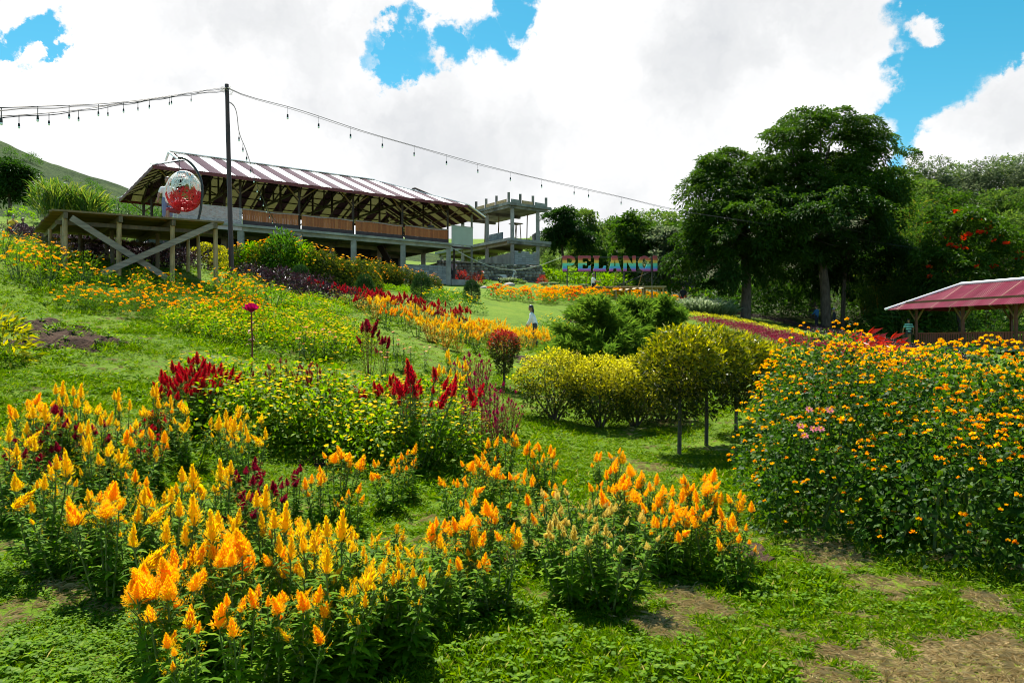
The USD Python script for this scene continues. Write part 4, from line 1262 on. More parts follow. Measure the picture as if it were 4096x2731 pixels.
G["petal_salmon"] = ramp_mat("salmon_petal", [(0, (.66, .20, .10)), (1, (.78, .48, .30))], .85, .3, .03)
G["purple_leaf"] = ramp_mat("purple_leaf", [(0, (.012, .003, .008)), (.5, (.024, .006, .015)), (.85, (.045, .013, .026)), (1, (.09, .035, .055))], .4, .12, .35)
G["magenta_leaf"] = ramp_mat("magenta_leaf", [(0, (.11, .006, .022)), (.5, (.19, .012, .038)), (1, (.28, .03, .06))], .6, .2, .2)
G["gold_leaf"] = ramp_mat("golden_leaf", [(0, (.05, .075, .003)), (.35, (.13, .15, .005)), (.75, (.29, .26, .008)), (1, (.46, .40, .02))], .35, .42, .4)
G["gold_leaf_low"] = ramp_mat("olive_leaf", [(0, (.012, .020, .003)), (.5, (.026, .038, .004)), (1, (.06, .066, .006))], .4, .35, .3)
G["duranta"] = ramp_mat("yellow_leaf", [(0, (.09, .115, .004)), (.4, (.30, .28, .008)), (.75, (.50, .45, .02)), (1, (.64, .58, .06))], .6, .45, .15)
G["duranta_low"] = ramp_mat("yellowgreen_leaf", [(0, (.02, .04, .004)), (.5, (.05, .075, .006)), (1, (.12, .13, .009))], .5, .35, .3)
G["feather"] = ramp_mat("feathery_leaf", [(0, (.05, .105, .012)), (.5, (.085, .16, .018)), (1, (.14, .22, .024))], .7, .45, .1)
G["juniper"] = ramp_mat("conifer_leaf", [(0, (.009, .030, .007)), (.5, (.018, .050, .011)), (1, (.036, .08, .016))], .6, .25, .25)
G["red_leaf"] = ramp_mat("red_leaf", [(0, (.22, .012, .012)), (.5, (.38, .025, .02)), (1, (.52, .08, .05))], .3, .3, .5)
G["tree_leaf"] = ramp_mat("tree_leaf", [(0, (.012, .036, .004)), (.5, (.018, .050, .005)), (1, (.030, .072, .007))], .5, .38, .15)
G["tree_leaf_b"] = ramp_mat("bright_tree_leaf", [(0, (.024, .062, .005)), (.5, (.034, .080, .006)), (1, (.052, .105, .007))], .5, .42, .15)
G["forest_leaf"] = ramp_mat("forest_leaf", [(0, (.035, .078, .012)), (.5, (.065, .12, .016)), (1, (.115, .17, .022))], .6, .45, .15)
G["forest_grey"] = ramp_mat("grey_forest_leaf", [(0, (.055, .085, .04)), (.5, (.09, .125, .055)), (1, (.15, .18, .08))], .6, .45, .2)
G["bamboo_leaf"] = ramp_mat("bamboo_leaf", [(0, (.016, .05, .006)), (.5, (.036, .085, .009)), (.9, (.07, .13, .012)), (1, (.15, .16, .02))], .55, .4, .2)
G["grass_blade"] = ramp_mat("grass_blade", [(0, (.045, .11, .002)), (.4, (.085, .165, .003)), (.75, (.13, .21, .005)), (.92, (.18, .22, .012)), (1, (.34, .27, .11))], .7, .5, .1)
G["dry_blade"] = ramp_mat("dry_blade", [(0, (.26, .19, .08)), (.5, (.38, .29, .14)), (1, (.50, .40, .22))], .8, .2, .15)
G["cane"] = ramp_mat("cane_leaf", [(0, (.040, .095, .012)), (.5, (.08, .15, .016)), (1, (.22, .24, .03))], .5, .4, .35)
G["pale_cane"] = ramp_mat("pale_cane_leaf", [(0, (.08, .125, .05)), (.5, (.15, .20, .09)), (1, (.30, .34, .19))], .45, .35, .4)
G["soil"] = surf_mat("dark_soil", (.018, .011, .008), (.075, .045, .03), 6, 1.0, bump=1.0, bscale=30, dist=.05, spec=.1)

RNG = np.random.default_rng(77)


# ------------------------------------------------------------------ plume celosia
def plume(rng, base, axis, h, r, n=150, core=True, fine=.8):
    n = int(n / fine ** 1.5)
    axis = unit(axis)
    a = unit(np.cross(axis, [1, .2, .1])); b = np.cross(axis, a)
    t = rng.beta(1.25, 1.25, n)
    prof = lambda q: r * np.sin(np.pi * np.clip(q, 0, 1) ** .62) ** .85 * (1.05 - .45 * q) + r * .05
    az = rng.uniform(0, 2 * np.pi, n)
    rad = np.cos(az)[:, None] * a + np.sin(az)[:, None] * b
    k = .35 + .5 * rng.random(n)
    k = k + (1 - fine) * .45
    P = base + axis * (t * h * .86)[:, None] + rad * (prof(t) * k)[:, None]
    D = unit(rad * (.75 - .5 * t)[:, None] + axis * (.75 + .6 * t)[:, None] + rng.normal(size=(n, 3)) * .27)
    L = h * .21 * fine * (1.1 - .45 * t) * rng.uniform(.7, 1.25, n)
    (v, f), tt = leaves(P, D, L, L * .34, N=rad, droop=0, fold=.2)
    if core:
        q = np.linspace(0, 1, 6)
        cv, cf = tube(base + axis * (q * h * .92)[:, None], prof(q) * .6, 6)
        f = np.vstack([f, cf + len(v)]); v = np.vstack([v, cv]); tt = np.concatenate([tt, np.full(len(cv), .05)])
    return (v, f), tt


def celosia(name, rng, stems=9, H=.75, spread=.3, ph=(.13, .2), pr=.042, mat="plume_orange", n=130, leaf_n=42, leafL=.14, side=6, leafmat="leaf", fat=0, stemmat="stem", lean=0.0, thin=1.0):
    p = proto(name)
    lv, st, sd, sdt, o = [], [], [], [], 0
    for i in range(stems):
        an = rng.uniform(0, 2 * np.pi); rr = spread * math.sqrt((i + .3) / stems)
        top = np.array([math.cos(an) * rr + lean, math.sin(an) * rr, H * rng.uniform(.74, 1.0) * (1 - .25 * (rr / max(spread, .01)) ** 2)])
        b = np.array([math.cos(an) * rr * .3, math.sin(an) * rr * .3, 0])
        mid = b * .5 + top * .5 + np.array([math.cos(an), math.sin(an), 0]) * .02
        ts = np.linspace(0, 1, 6)[:, None]
        c = (1 - ts) ** 2 * b + 2 * ts * (1 - ts) * mid + ts ** 2 * top
        st.append(tube(c, np.linspace(.007, .004, 6), 4, cap=False))
        t = rng.uniform(.05, .98, leaf_n) ** .9
        P = np.stack([np.interp(t, ts[:, 0], c[:, k]) for k in range(3)], 1)
        az = rng.uniform(0, 2 * np.pi, leaf_n)
        D = np.stack([np.cos(az), np.sin(az), rng.uniform(.05, .8, leaf_n)], 1)
        L = leafL * rng.uniform(.55, 1.2, leaf_n) * (1.15 - .55 * t)
        lv.append(leaves(P, D, L, L * .27, droop=.35, seg=2)[0])
        ax = unit(top - mid + [0, 0, .25] + rng.normal(size=3) * .15)
        h = rng.uniform(*ph) * rng.choice([.6, .85, 1, 1.1]); r = pr * rng.uniform(.6, 1.25) * (h / np.mean(ph)) ** .6
        if i < fat:
            h, r = h * 1.25, r * 1.9
        pm, tt = plume(rng, top - ax * h * .12, ax, h, r, int(n * (1.8 if i < fat else 1)), fine=.5 if i < fat else .78)
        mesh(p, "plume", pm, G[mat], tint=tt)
        for k in range(side):
            q = rng.uniform(.55, .95); w = np.array([np.interp(q, ts[:, 0], c[:, j]) for j in range(3)])
            az = rng.uniform(0, 2 * np.pi); d = unit([math.cos(az) * .7, math.sin(az) * .7, 1])
            e = w + d * rng.uniform(.04, .12)
            hh = rng.uniform(.03, .07) * thin
            (v, f), tt = plume(rng, e, d, hh, hh * .18, 14, core=False)
            sd.append((v, f)); sdt.append(tt)
            st.append(tube([w, e], .003, 3, cap=False))
    mesh(p, "foliage", concat(*lv), G[leafmat])
    mesh(p, "stem", concat(*st), G[stemmat])
    if sd:
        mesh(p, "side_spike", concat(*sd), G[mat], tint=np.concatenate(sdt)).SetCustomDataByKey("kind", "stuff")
    return p


rng = np.random.default_rng(101)
CO = [celosia("orange_cockscomb_a", rng, 7, .72, .24, (.11, .17), .034), celosia("orange_cockscomb_b", rng, 6, .64, .2, (.09, .15), .03), celosia("orange_cockscomb_c", rng, 8, .8, .28, (.12, .19), .037, fat=1),
      celosia("orange_cockscomb_d", rng, 8, .7, .3, (.08, .15), .028, side=5)]
CYEL = [celosia("yellow_cockscomb_a", rng, 7, .78, .26, (.12, .21), .026, "plume_yellow", side=6), celosia("yellow_cockscomb_b", rng, 8, .7, .28, (.1, .2), .027, "plume_yellow", side=6, n=100)]
CG = celosia("budding_cockscomb", rng, 11, .62, .3, (.06, .11), .016, "plume_yellow", n=50, leaf_n=50, side=5, leafL=.15)
CC = celosia("cream_cockscomb", rng, 12, .62, .3, (.08, .12), .026, "plume_cream", leaf_n=40, side=3)
CR = [celosia("crimson_cockscomb_a", rng, 6, .62, .22, (.08, .12), .032, "plume_crimson", leaf_n=30, side=4), celosia("crimson_cockscomb_b", rng, 9, .7, .25, (.09, .14), .036, "plume_crimson", leaf_n=30, side=4, fat=1)]
CRED = celosia("red_cockscomb", rng, 7, .55, .2, (.06, .1), .032, "plume_red", side=5)
CBIG = celosia("red_plume_bush", rng, 24, 1.0, .45, (.13, .24), .042, "plume_red", n=130, leaf_n=26, leafL=.13, side=5, lean=.16)
CMAG = celosia("magenta_cockscomb", rng, 10, .9, .32, (.07, .12), .034, "plume_magenta", n=80, leaf_n=12, side=7, stemmat="stem_red")
CDARK = celosia("tall_crimson_cockscomb", rng, 8, 1.15, .18, (.16, .36), .052, "plume_crimson", n=150, leaf_n=16, side=10, stemmat="stem_red")
CRUST = celosia("rust_cockscomb", rng, 8, .85, .26, (.09, .15), .034, "plume_rust", n=90, leaf_n=9, side=8, stemmat="stem_red")
# plants farther off: fewer leaves
FAR = dict(leaf_n=7, n=46, side=2)
CFY = [celosia("far_yellow_cockscomb_a", rng, 8, .62, .3, (.16, .26), .055, "plume_yellow", **FAR), celosia("far_yellow_cockscomb_b", rng, 7, .55, .28, (.14, .22), .05, "plume_orange", **FAR)]
CFS = celosia("straw_cockscomb", rng, 9, .6, .3, (.12, .2), .03, "plume_yellow", leaf_n=10, n=36, side=3, leafmat="straw", stemmat="straw")
CFR = [celosia("far_red_cockscomb_a", rng, 9, .62, .3, (.16, .26), .06, "plume_red", **FAR), celosia("far_red_cockscomb_b", rng, 8, .55, .28, (.14, .22), .05, "plume_red", leafmat="straw", **FAR)]
CFC = celosia("far_crimson_cockscomb", rng, 8, .55, .3, (.14, .2), .05, "plume_crimson", **FAR)


def put(pr, name, label, cat, vx, vy, h, sc=1.0, group=None, base=False):
    """A plant whose top (or foot, with base) shows at a place of the photograph."""
    p = at(vx, vy, 0.0 if base else h * sc)
    return place(pr, name, label, cat, p - [0, 0, .02], RNG.uniform(0, 6.28), sc, group)


def ordinals(n):
    w = ["second", "third", "fourth", "fifth", "sixth", "seventh", "eighth", "ninth", "tenth", "eleventh", "twelfth"]
    return ["leftmost"] + [w[k] + " from the left" for k in range(max(0, n - 2))] + (["rightmost"] if n > 1 else [])


def row(pr, name, text, cat, items, h, sc=1.0):
    """A few alike plants that only their place tells apart."""
    items = sorted(items, key=lambda q: q[0])
    for o, q in zip(ordinals(len(items)), items):
        k = q[2] if len(q) > 2 else RNG.uniform(.93, 1.07)
        put(pr, name, f"{o} {text}", cat, q[0], q[1], h, sc * k)


GO = "orange plume cockscombs in the front bed"
fo = [(345, 1262, 2, .92), (432, 1205, 1, .95), (398, 1252, 2, 1.0), (480, 1190, 0, 1.0), (548, 1192, 2, 1.05), (600, 1225, 0, .9), (640, 1275, 3, .92), (695, 1290, 1, .9), (440, 1340, 1, .86), (560, 1310, 0, .88)]
rest = [(1030, 1165, 0, .95), (1085, 1165, 2, .95), (1135, 1190, 0, .9), (1160, 1235, 1, .85), (1050, 1230, 3, .8), (1010, 1160, 1, .9),
        (1120, 1110, 3, .9), (1175, 1100, 0, .95), (1215, 1105, 1, .9), (945, 1000, 1, 1.0), (905, 1030, 3, .9), (1010, 1050, 0, .92), (1045, 1062, 3, .9), (1085, 1050, 2, .9),
        (770, 1030, 2, .95), (795, 1035, 1, 1.0), (735, 1065, 0, .9), (815, 1090, 1, .8), (1155, 985, 0, 1.0), (1190, 995, 3, .98), (1230, 1000, 0, .95), (1262, 1010, 1, .95), (1160, 1050, 3, .9), (1210, 1050, 0, .9), (1255, 1065, 3, .9), (1120, 1020, 1, .9),
        (1395, 1020, 0, .95), (1345, 1070, 1, .9), (1440, 1060, 2, .95), (1475, 1065, 0, .95), (1380, 1075, 3, .9), (1420, 1105, 0, .95), (1455, 1110, 2, .92), (1490, 1110, 3, .95), (1525, 1095, 0, 1.0), (1560, 1100, 2, .98), (1600, 1085, 0, 1.0),
        (1630, 1090, 2, 1.0), (1665, 1110, 0, .95), (1700, 1130, 1, .95), (1580, 1130, 3, .9), (1635, 1140, 0, .9), (1515, 1145, 3, .85), (1440, 1150, 1, .85), (1690, 1165, 1, .85), (1545, 1160, 0, .8)]
fo.sort()
CFAT = celosia("fat_plumed_cockscomb", np.random.default_rng(17), 6, .76, .2, (.15, .2), .04, n=190, fat=3, side=8)
for o, (x, y, k, s) in zip(ordinals(len(fo)), fo):
    put(CFAT if k == 2 else CO[k], "orange_cockscomb", f"{o} of the orange cockscombs in the nearest clump, front left", "flower", x, y, .78, s * .95)
for x, y, k, s in [q for i, q in enumerate(rest) if i % 4 != 3]:
    reg = "in the dense right hand clump, left of the lantana bush" if x > 1330 and y > 1000 else ("in the middle clump facing the bare grass" if y > 1140 else "in the back rows, behind the green budding plants")
    put(CO[k], "orange_cockscomb", "orange plume cockscomb " + reg, "flower", x, y, .74, s * .92, GO + " " + reg.split(",")[0])
fy = [(150, 885), (185, 890), (215, 895), (95, 900), (60, 900), (40, 925), (245, 915), (285, 900), (320, 915), (375, 890), (405, 885), (425, 900), (440, 930), (160, 920), (120, 930), (30, 985), (70, 940), (270, 950), (330, 950), (300, 990),
      (200, 1030), (130, 1030), (100, 1055), (165, 1050), (235, 1010), (305, 1035), (350, 1060), (265, 1080), (425, 1055), (470, 1050), (510, 1060), (395, 1085), (330, 1120), (250, 1110), (145, 1100), (445, 1120), (480, 1150), (385, 1160), (270, 1165), (620, 1135), (655, 1130), (690, 1125), (715, 1160),
      (540, 905), (490, 950), (530, 960), (570, 965), (600, 975), (515, 935), (560, 1130), (590, 1160), (740, 1170), (665, 1180), (640, 1190), (205, 975), (235, 1060), (180, 1120), (300, 1120), (355, 1100), (505, 1105), (455, 1180), (775, 1200), (545, 1090)]
for i, (x, y) in enumerate([q for i, q in enumerate(fy) if i % 3 != 2]):
    k = (i * 7) % 5
    pr = CYEL[0] if k in (0, 2) else CYEL[1] if k in (1, 3) else CO[i % 4]
    wh = "at the back left, by the lawn" if y < 1000 and x < 460 else "in the small group before the zinnia mound" if y < 1000 else "in the broad left hand drift"
    put(pr, "yellow_cockscomb", "golden yellow spire cockscomb " + wh, "flower", x, y, .8, RNG.uniform(.85, 1.0), "yellow cockscombs " + wh)
row(CG, "budding_cockscomb", "leafy cockscomb still in bud, front middle", "flower", [(810, 1185), (870, 1180), (925, 1200), (840, 1245), (900, 1255), (770, 1290)], .66)
row(CC, "cream_cockscomb", "pale cream cockscomb beside the dense orange clump", "flower", [(1280, 1115), (1340, 1105), (1400, 1150), (1310, 1165)], .66)
put(CR[1], "crimson_cockscomb", "crimson cockscomb with one fat dark head, on the left", "flower", 132, 945, .68, .9)
row(CR[0], "crimson_cockscomb", "small dark crimson cockscomb at the left edge", "flower", [(20, 985), (60, 990), (95, 975), (175, 945), (80, 1010), (215, 950)], .68, .9)
row(CR[0], "crimson_cockscomb", "dark pink cockscomb among yellow ones in mid bed", "flower", [(560, 1050), (600, 1040), (640, 1085), (675, 1055), (585, 1075), (570, 1110)], .66, .88)
row(CRED, "red_cockscomb", "small bright red cockscomb among yellow, back left", "flower", [(330, 950), (350, 940), (365, 930), (352, 995)], .58, .9)


# ------------------------------------------------------------------ bedding plants: a leafy mound carrying flower heads
def petal_disc(rng, c, r, n=8, up=(0, 0, 1), dome=.15):
    up = unit(up); a = unit(np.cross(up, [1, .1, .2])); b = np.cross(up, a)
    an = np.arange(n) * 2 * np.pi / n + rng.uniform(0, 1)
    d = np.cos(an)[:, None] * a + np.sin(an)[:, None] * b + up * dome
    return leaves(np.repeat([c], n, 0), d, r, r * 2.4 / n * 2.2, N=np.repeat([up], n, 0), droop=.05, fold=.05)[0]


def pompom(rng, c, r, n=16):
    d = sph(rng, n, .5); d[:, 2] = np.abs(d[:, 2]) * .8
    d = unit(d)
    return leaves(np.asarray(c) + d * r * .25 * [1, 1, .7], d + rng.normal(size=(n, 3)) * .2, r * .8, r * .75, N=sph(rng, n), droop=.0, fold=.1)[0]


def bedding(name, rng, H, R, nleaf, leafL, leafW, leafmat, nflow, flow, fr, petal, rise=.03, stems=False, seg=1, droop=.2, fill=.8, topflat=.6, droppos=None, whorl=False):
    """A mound: leaves through a dome H high and R wide, heads of kind flow standing a little proud."""
    p = proto(name)
    d = sph(rng, nleaf, .5); d[:, 2] = np.abs(d[:, 2])
    k = rng.uniform(.45, 1.0, nleaf) ** .6
    P = d * k[:, None] * [R, R, H]
    D = unit(d * [1, 1, .6] + rng.normal(size=(nleaf, 3)) * .55 + [0, 0, .25])
    N = unit(d + rng.normal(size=(nleaf, 3)) * .4 + [0, 0, .6])
    L = leafL * rng.uniform(.6, 1.25, nleaf)
    mesh(p, "foliage", leaves(P, D, L, L * leafW, N=N, droop=droop, seg=seg)[0], G[leafmat])
    if stems:
        st = [tube([[x * .25, y * .25, 0], [x * .6, y * .6, H * .5], [x, y, H * .9]], [.012, .008, .005], 4, cap=False) for x, y in rng.uniform(-.7, .7, (8, 2)) * R]
        mesh(p, "stem", concat(*st), G["stem"])
    for i in range(nflow):
        e = sph(rng, 1, 1.2)[0]; e[2] = abs(e[2]) * topflat + .25
        e = unit(e)
        c = e * [R, R, H] * rng.uniform(.92, 1.06) + [0, 0, rise]
        pm = petal if isinstance(petal, str) else petal[int(rng.integers(len(petal)))]
        r = fr * rng.uniform(.8, 1.2)
        if flow == "disc":
            m = petal_disc(rng, c, r, 8, e * .5 + [0, -.15, .8])
        elif flow == "pom":
            m = pompom(rng, c, r)
        else:
            m = petal_disc(rng, c, r, 7, e * .6 + [0, -.4, .5], .4)
        mesh(p, "flower_head", m, G[pm])
    return p


rng = np.random.default_rng(202)
ZIN = [bedding(f"zinnia_{c}", rng, .5, .42, 520, .064, .36, "leaf_lime", 42, "disc", .02, "petal_yellow", seg=2) for c in "ab"]
ZIB = [bedding(f"zinnia_back_{c}", rng, .45, .5, 260, .095, .38, "leaf_lime", 40, "disc", .03, "petal_yellow") for c in "ab"]
MAR = [bedding(f"marigold_{c}", rng, .42, .42, 420, .07, .22, "leaf_dark", 20, "pom", .035, ["petal_gold", "petal_gold", "petal_orange"], rise=.04) for c in "ab"]
COS = [bedding(f"cosmos_{c}", rng, .72, .5, 420, .09, .16, "leaf_lime" if c == "a" else "leaf", 17, "cup", .05, ["petal_orange", "petal_gold"], rise=.06, stems=True, droop=.1) for c in "ab"]
HED = [bedding(f"purple_hedge_{c}", rng, .62, .55, 300, .13, .26, "purple_leaf", 0, "", 0, "") for c in "ab"]
LOWP = [bedding(f"purple_ground_{c}", rng, .34, .55, 200, .10, .3, "purple_leaf", 0, "", 0, "") for c in "ab"]
LOWM = [bedding(f"magenta_ground_{c}", rng, .26, .6, 220, .09, .4, "magenta_leaf", 0, "", 0, "") for c in "ab"]
LOWY = [bedding(f"yellow_ground_{c}", rng, .24, .3, 120, .07, .5, "duranta", 0, "", 0, "") for c in "ab"]
LOWZ = [bedding(f"yellowgreen_ground_{c}", rng, .28, .6, 200, .08, .4, "leaf_lime", 26, "disc", .04, "petal_yellow") for c in "ab"]
TALL = [bedding("tall_cosmos_a", rng, 1.7, .95, 2200, .2, .24, "leaf", 34, "cup", .07, ["petal_orange", "petal_gold"], rise=.1, stems=True),
        bedding("tall_cosmos_b", rng, 1.55, .9, 2100, .2, .22, "duranta_low", 40, "cup", .07, ["petal_orange", "petal_gold"], rise=.1, stems=True),
        bedding("tall_cosmos_c", rng, 1.85, .9, 2200, .22, .26, "leaf_dark", 8, "cup", .055, ["petal_orange"], rise=.1, stems=True)]
STRIP = [bedding("marigold_row_a", rng, .7, .5, 200, .12, .2, "leaf", 26, "pom", .07, ["petal_orange", "petal_gold"], rise=.05), bedding("marigold_row_b", rng, .6, .45, 180, .13, .3, "leaf_dark", 16, "pom", .07, ["petal_orange", "petal_red"], rise=.05)]
GRB = [bedding(f"green_shrub_{c}", rng, .5, .55, 260, .13, .36, "leaf_lime" if c == "a" else "leaf", 0, "", 0, "") for c in "ab"]
YFB = bedding("yellow_flowered_shrub", rng, .75, .7, 420, .11, .36, "leaf_dark", 26, "cup", .05, "petal_yellow")
CRO = bedding("croton", rng, .7, .45, 320, .16, .3, "gold_leaf", 0, "", 0, "")
REDB = bedding("red_leaf_shrub", rng, .75, .5, 300, .15, .25, "red_leaf", 0, "", 0, "")
DRKB = bedding("dark_bush", rng, .9, .8, 420, .16, .35, "leaf_dark", 0, "", 0, "", stems=True)
JUN = None


def bed(poly, spacing, protos, name, label, cat, group, smin=.85, smax=1.15, limit=300, rng=RNG):
    q = even(poly, spacing, rng)
    if len(q) > limit:
        q = q[np.sort(rng.choice(len(q), limit, False))]
    for p in q:
        place(protos[int(rng.integers(len(protos)))], name, label, cat, p - [0, 0, .03], rng.uniform(0, 6.28), rng.uniform(smin, smax), group)
    return len(q)


def strip(vpts, width, spacing, protos, name, label, cat, group, smin=.85, smax=1.15, h=0.0):
    """Plants along a band of ground through places of the photograph."""
    ln = shapely.LineString([at(x, y, h)[:2] for x, y in vpts]).buffer(width / 2, cap_style="flat")
    return bed(ln, spacing, protos, name, label, cat, group, smin, smax)


cnt = {}
cnt["zinnia"] = bed([(400, 935), (455, 1000), (600, 1030), (760, 1060), (900, 1080), (1000, 1078), (1060, 1050), (1060, 1010), (1040, 985), (980, 960), (860, 945), (640, 930), (480, 912)], .42, ZIN, "zinnia_plant", "small yellow zinnia mound with lime leaves, in the big middle bed", "flower", "yellow zinnias of the middle bed", 1.2, 1.75)
cnt["zinnia_back"] = bed([(375, 745), (450, 780), (600, 812), (760, 828), (850, 812), (830, 770), (740, 745), (600, 728), (480, 722)], .55, ZIB, "zinnia_bush", "dense green mound dotted with tiny yellow flowers, left of the middle", "flower", "yellow flowered mounds on the left slope")
cnt["marigold"] = bed([(125, 690), (185, 715), (330, 735), (470, 752), (560, 745), (640, 730), (560, 702), (400, 690), (250, 680)], .62, MAR, "marigold_plant", "low dark leaved marigold with golden heads, in front of the bamboo platform", "flower", "marigolds before the platform", .95, 1.2)
cnt["cosmos_left"] = bed([(0, 640), (90, 668), (150, 690), (215, 668), (200, 640), (120, 618), (60, 606), (0, 596)], .62, COS, "cosmos_plant", "tall orange cosmos left of the bamboo platform", "flower", "orange cosmos left of the platform", .9, 1.2)
cnt["cosmos_under"] = bed([(215, 668), (290, 690), (420, 706), (520, 700), (480, 670), (380, 656), (240, 645)], .75, COS, "cosmos_plant", "orange cosmos growing around the poles of the bamboo platform", "flower", "orange cosmos around the platform poles", .6, .8)
cnt["cosmos_right"] = bed([(500, 705), (560, 728), (620, 732), (630, 715), (600, 690), (560, 672), (500, 664)], .6, COS, "cosmos_plant", "orange cosmos just right of the platform, by the lamp pole", "flower", "orange cosmos right of the platform", .8, 1.05)
cnt["zin3"] = bed([(620, 722), (700, 740), (800, 745), (790, 722), (720, 700), (660, 692), (620, 700)], .7, [ZIB[0], GRB[0]], "leafy_mound", "bright green leafy mound between cosmos and the purple hedge", "shrub", "green mounds above the yellow bed")
cnt["hedge1"] = strip([(540, 640), (600, 655), (680, 672), (775, 690)], 2.2, .8, HED, "purple_plant", "dark purple leaved hedge plant along the slope right of the pole", "hedge", "purple hedge right of the pole", .9, 1.2)
cnt["hedge2"] = strip([(-10, 540), (60, 546), (130, 558), (230, 580), (330, 604), (420, 620)], 3.6, .85, HED, "purple_plant", "dark purple leaved plant in the band behind the bamboo platform", "hedge", "purple band behind the platform", .9, 1.15)
cnt["cosmos_far"] = bed([(0, 600), (60, 606), (140, 612), (200, 620), (190, 600), (100, 585), (0, 576)], .8, COS, "cosmos_plant", "orange cosmos on the upper left, below the purple band", "flower", "orange cosmos below the purple band", .65, .85)
# bushy row in front of the hall
for i, (x, y, k, s) in enumerate([(505, 580, 1, .85), (545, 562, 1, 1.05), (582, 560, 0, 1.0), (615, 552, 1, 1.1), (648, 545, 2, 1.12), (690, 558, 0, 1.0), (722, 566, 1, 1.0), (752, 574, 1, .92), (790, 590, 1, .85), (828, 590, 1, .85), (862, 594, 1, .85), (895, 602, 1, .8), (930, 612, 1, .75), (965, 622, 1, .7), (995, 630, 1, .65), (660, 570, 0, .9), (770, 600, 1, .75), (905, 622, 1, .65)]):
    p = at(x, y, 1.72 * s)
    q = pt(x, y, 36.5 if i < 10 else 41)
    z = float(ground(q[0], q[1]))
    place(TALL[k], "cosmos_bush", ["big leafy cosmos bush with orange heads before the hall", "big dry cosmos bush full of orange heads before the hall", "big plain green bush in the row before the hall"][k], "bush", (q[0], q[1], z - .05), RNG.uniform(0, 6), (1.25 * (q[2] - z) / 1.75, 1.0 * (q[2] - z) / 1.75, max(.6, 1.12 * (q[2] - z) / 1.75)), None if k == 2 else ["leafy cosmos bushes before the hall", "dry cosmos bushes before the hall"][k])
cnt["row2"] = strip([(850, 662), (960, 678), (1060, 690)], 2.5, .9, GRB, "leafy_shrub", "low bright green shrub below the clipped conifers", "shrub", "green shrubs below the conifers", .7, 1.0)
cnt["redstrip"] = strip([(775, 700), (860, 712), (960, 732), (1060, 752)], 2.0, .62, CFR, "red_cockscomb_plant", "red plume cockscomb in the long row below the green shrubs", "flower", "red cockscombs in the upper row", .95, 1.25)
cnt["yellowstrip"] = strip([(850, 735), (930, 752), (1010, 775), (1120, 795)], 2.4, .8, CFY + [CFS, CFS], "golden_cockscomb_plant", "golden plume cockscomb in the row just below the red ones", "flower", "golden cockscombs in the upper row", .9, 1.2)
cnt["yellow2"] = bed([(960, 800), (1040, 815), (1130, 815), (1270, 815), (1285, 795), (1200, 772), (1100, 768), (1000, 775)], .75, CFY + [CFS, CFS], "golden_cockscomb_plant", "golden and straw coloured cockscomb around the red topped little tree", "flower", "golden cockscombs near the red topped tree", .9, 1.15)
cnt["crim2"] = strip([(990, 745), (1040, 758), (1080, 768)], .9, .7, [CFC], "crimson_cockscomb_plant", "crimson cockscomb at the right end of the upper red row", "flower", "crimson cockscombs of the upper row", .8, 1.0)
cnt["yground"] = strip([(1090, 755), (1180, 765), (1280, 775)], 2.2, .9, LOWZ, "yellow_ground_plant", "low yellow flowered ground plant on the lawn by the girl in white", "flower", "yellow ground plants by the girl", .8, 1.1)
for x, y, s in [(1000, 700, 1.0), (1045, 706, 1.1), (1085, 718, .9), (1265, 762, .9), (1300, 775, 1.0), (1440, 712, .9), (1345, 735, .8)]:
    p = at(x, y)
    place(YFB, "yellow_flowered_shrub", "dark green shrub with pale yellow flowers on the upper lawn", "shrub", p - [0, 0, .05], RNG.uniform(0, 6), s * 1.1, "yellow flowered shrubs of the lawn")
cnt["marigold_row"] = strip([(1125, 683), (1200, 690), (1280, 692), (1330, 686), (1400, 685), (1480, 688), (1540, 700), (1590, 712)], 2.6, .95, STRIP, "marigold_row_plant", "tall orange marigold in the long strip below the stone wall", "flower", "orange marigolds of the far strip", .85, 1.15)
# flower carpet on the right
cnt["carp_p"] = strip([(1590, 714), (1680, 722), (1780, 738), (1870, 756), (1960, 778), (2060, 798), (2200, 830)], 3.2, .85, LOWP, "purple_carpet_plant", "low purple plant in the top band of the flower carpet", "flower", "purple band of the flower carpet", .9, 1.2)
cnt["carp_y"] = strip([(1575, 722), (1660, 732), (1760, 752), (1850, 772), (1950, 796), (2080, 824), (2200, 850)], 1.5, .62, LOWY, "yellow_carpet_plant", "bright yellow clipped plant in the thin band of the flower carpet", "flower", "yellow band of the flower carpet", .95, 1.25)
cnt["carp_m"] = strip([(1580, 733), (1660, 745), (1760, 768), (1850, 792), (1950, 815), (2060, 840)], 2.6, .8, LOWM, "magenta_carpet_plant", "low dark magenta plant in the broad band of the flower carpet", "flower", "magenta band of the flower carpet", .95, 1.25)
cnt["carp_z"] = bed([(1520, 745), (1580, 752), (1680, 785), (1800, 820), (1800, 840), (1700, 830), (1600, 800), (1520, 770)], .95, LOWZ, "yellowgreen_carpet_plant", "yellow green flowering plant in the lowest band of the flower carpet", "flower", "yellow green band of the flower carpet", .9, 1.2)
cnt["carp_r"] = strip([(1770, 806), (1830, 808), (1890, 815)], .9, .6, [CFR[0], CFC], "red_cockscomb_plant", "dark red cockscomb in front of the flower carpet", "flower", "red cockscombs before the carpet", .65, .85)
print("plants", cnt, sum(cnt.values()))

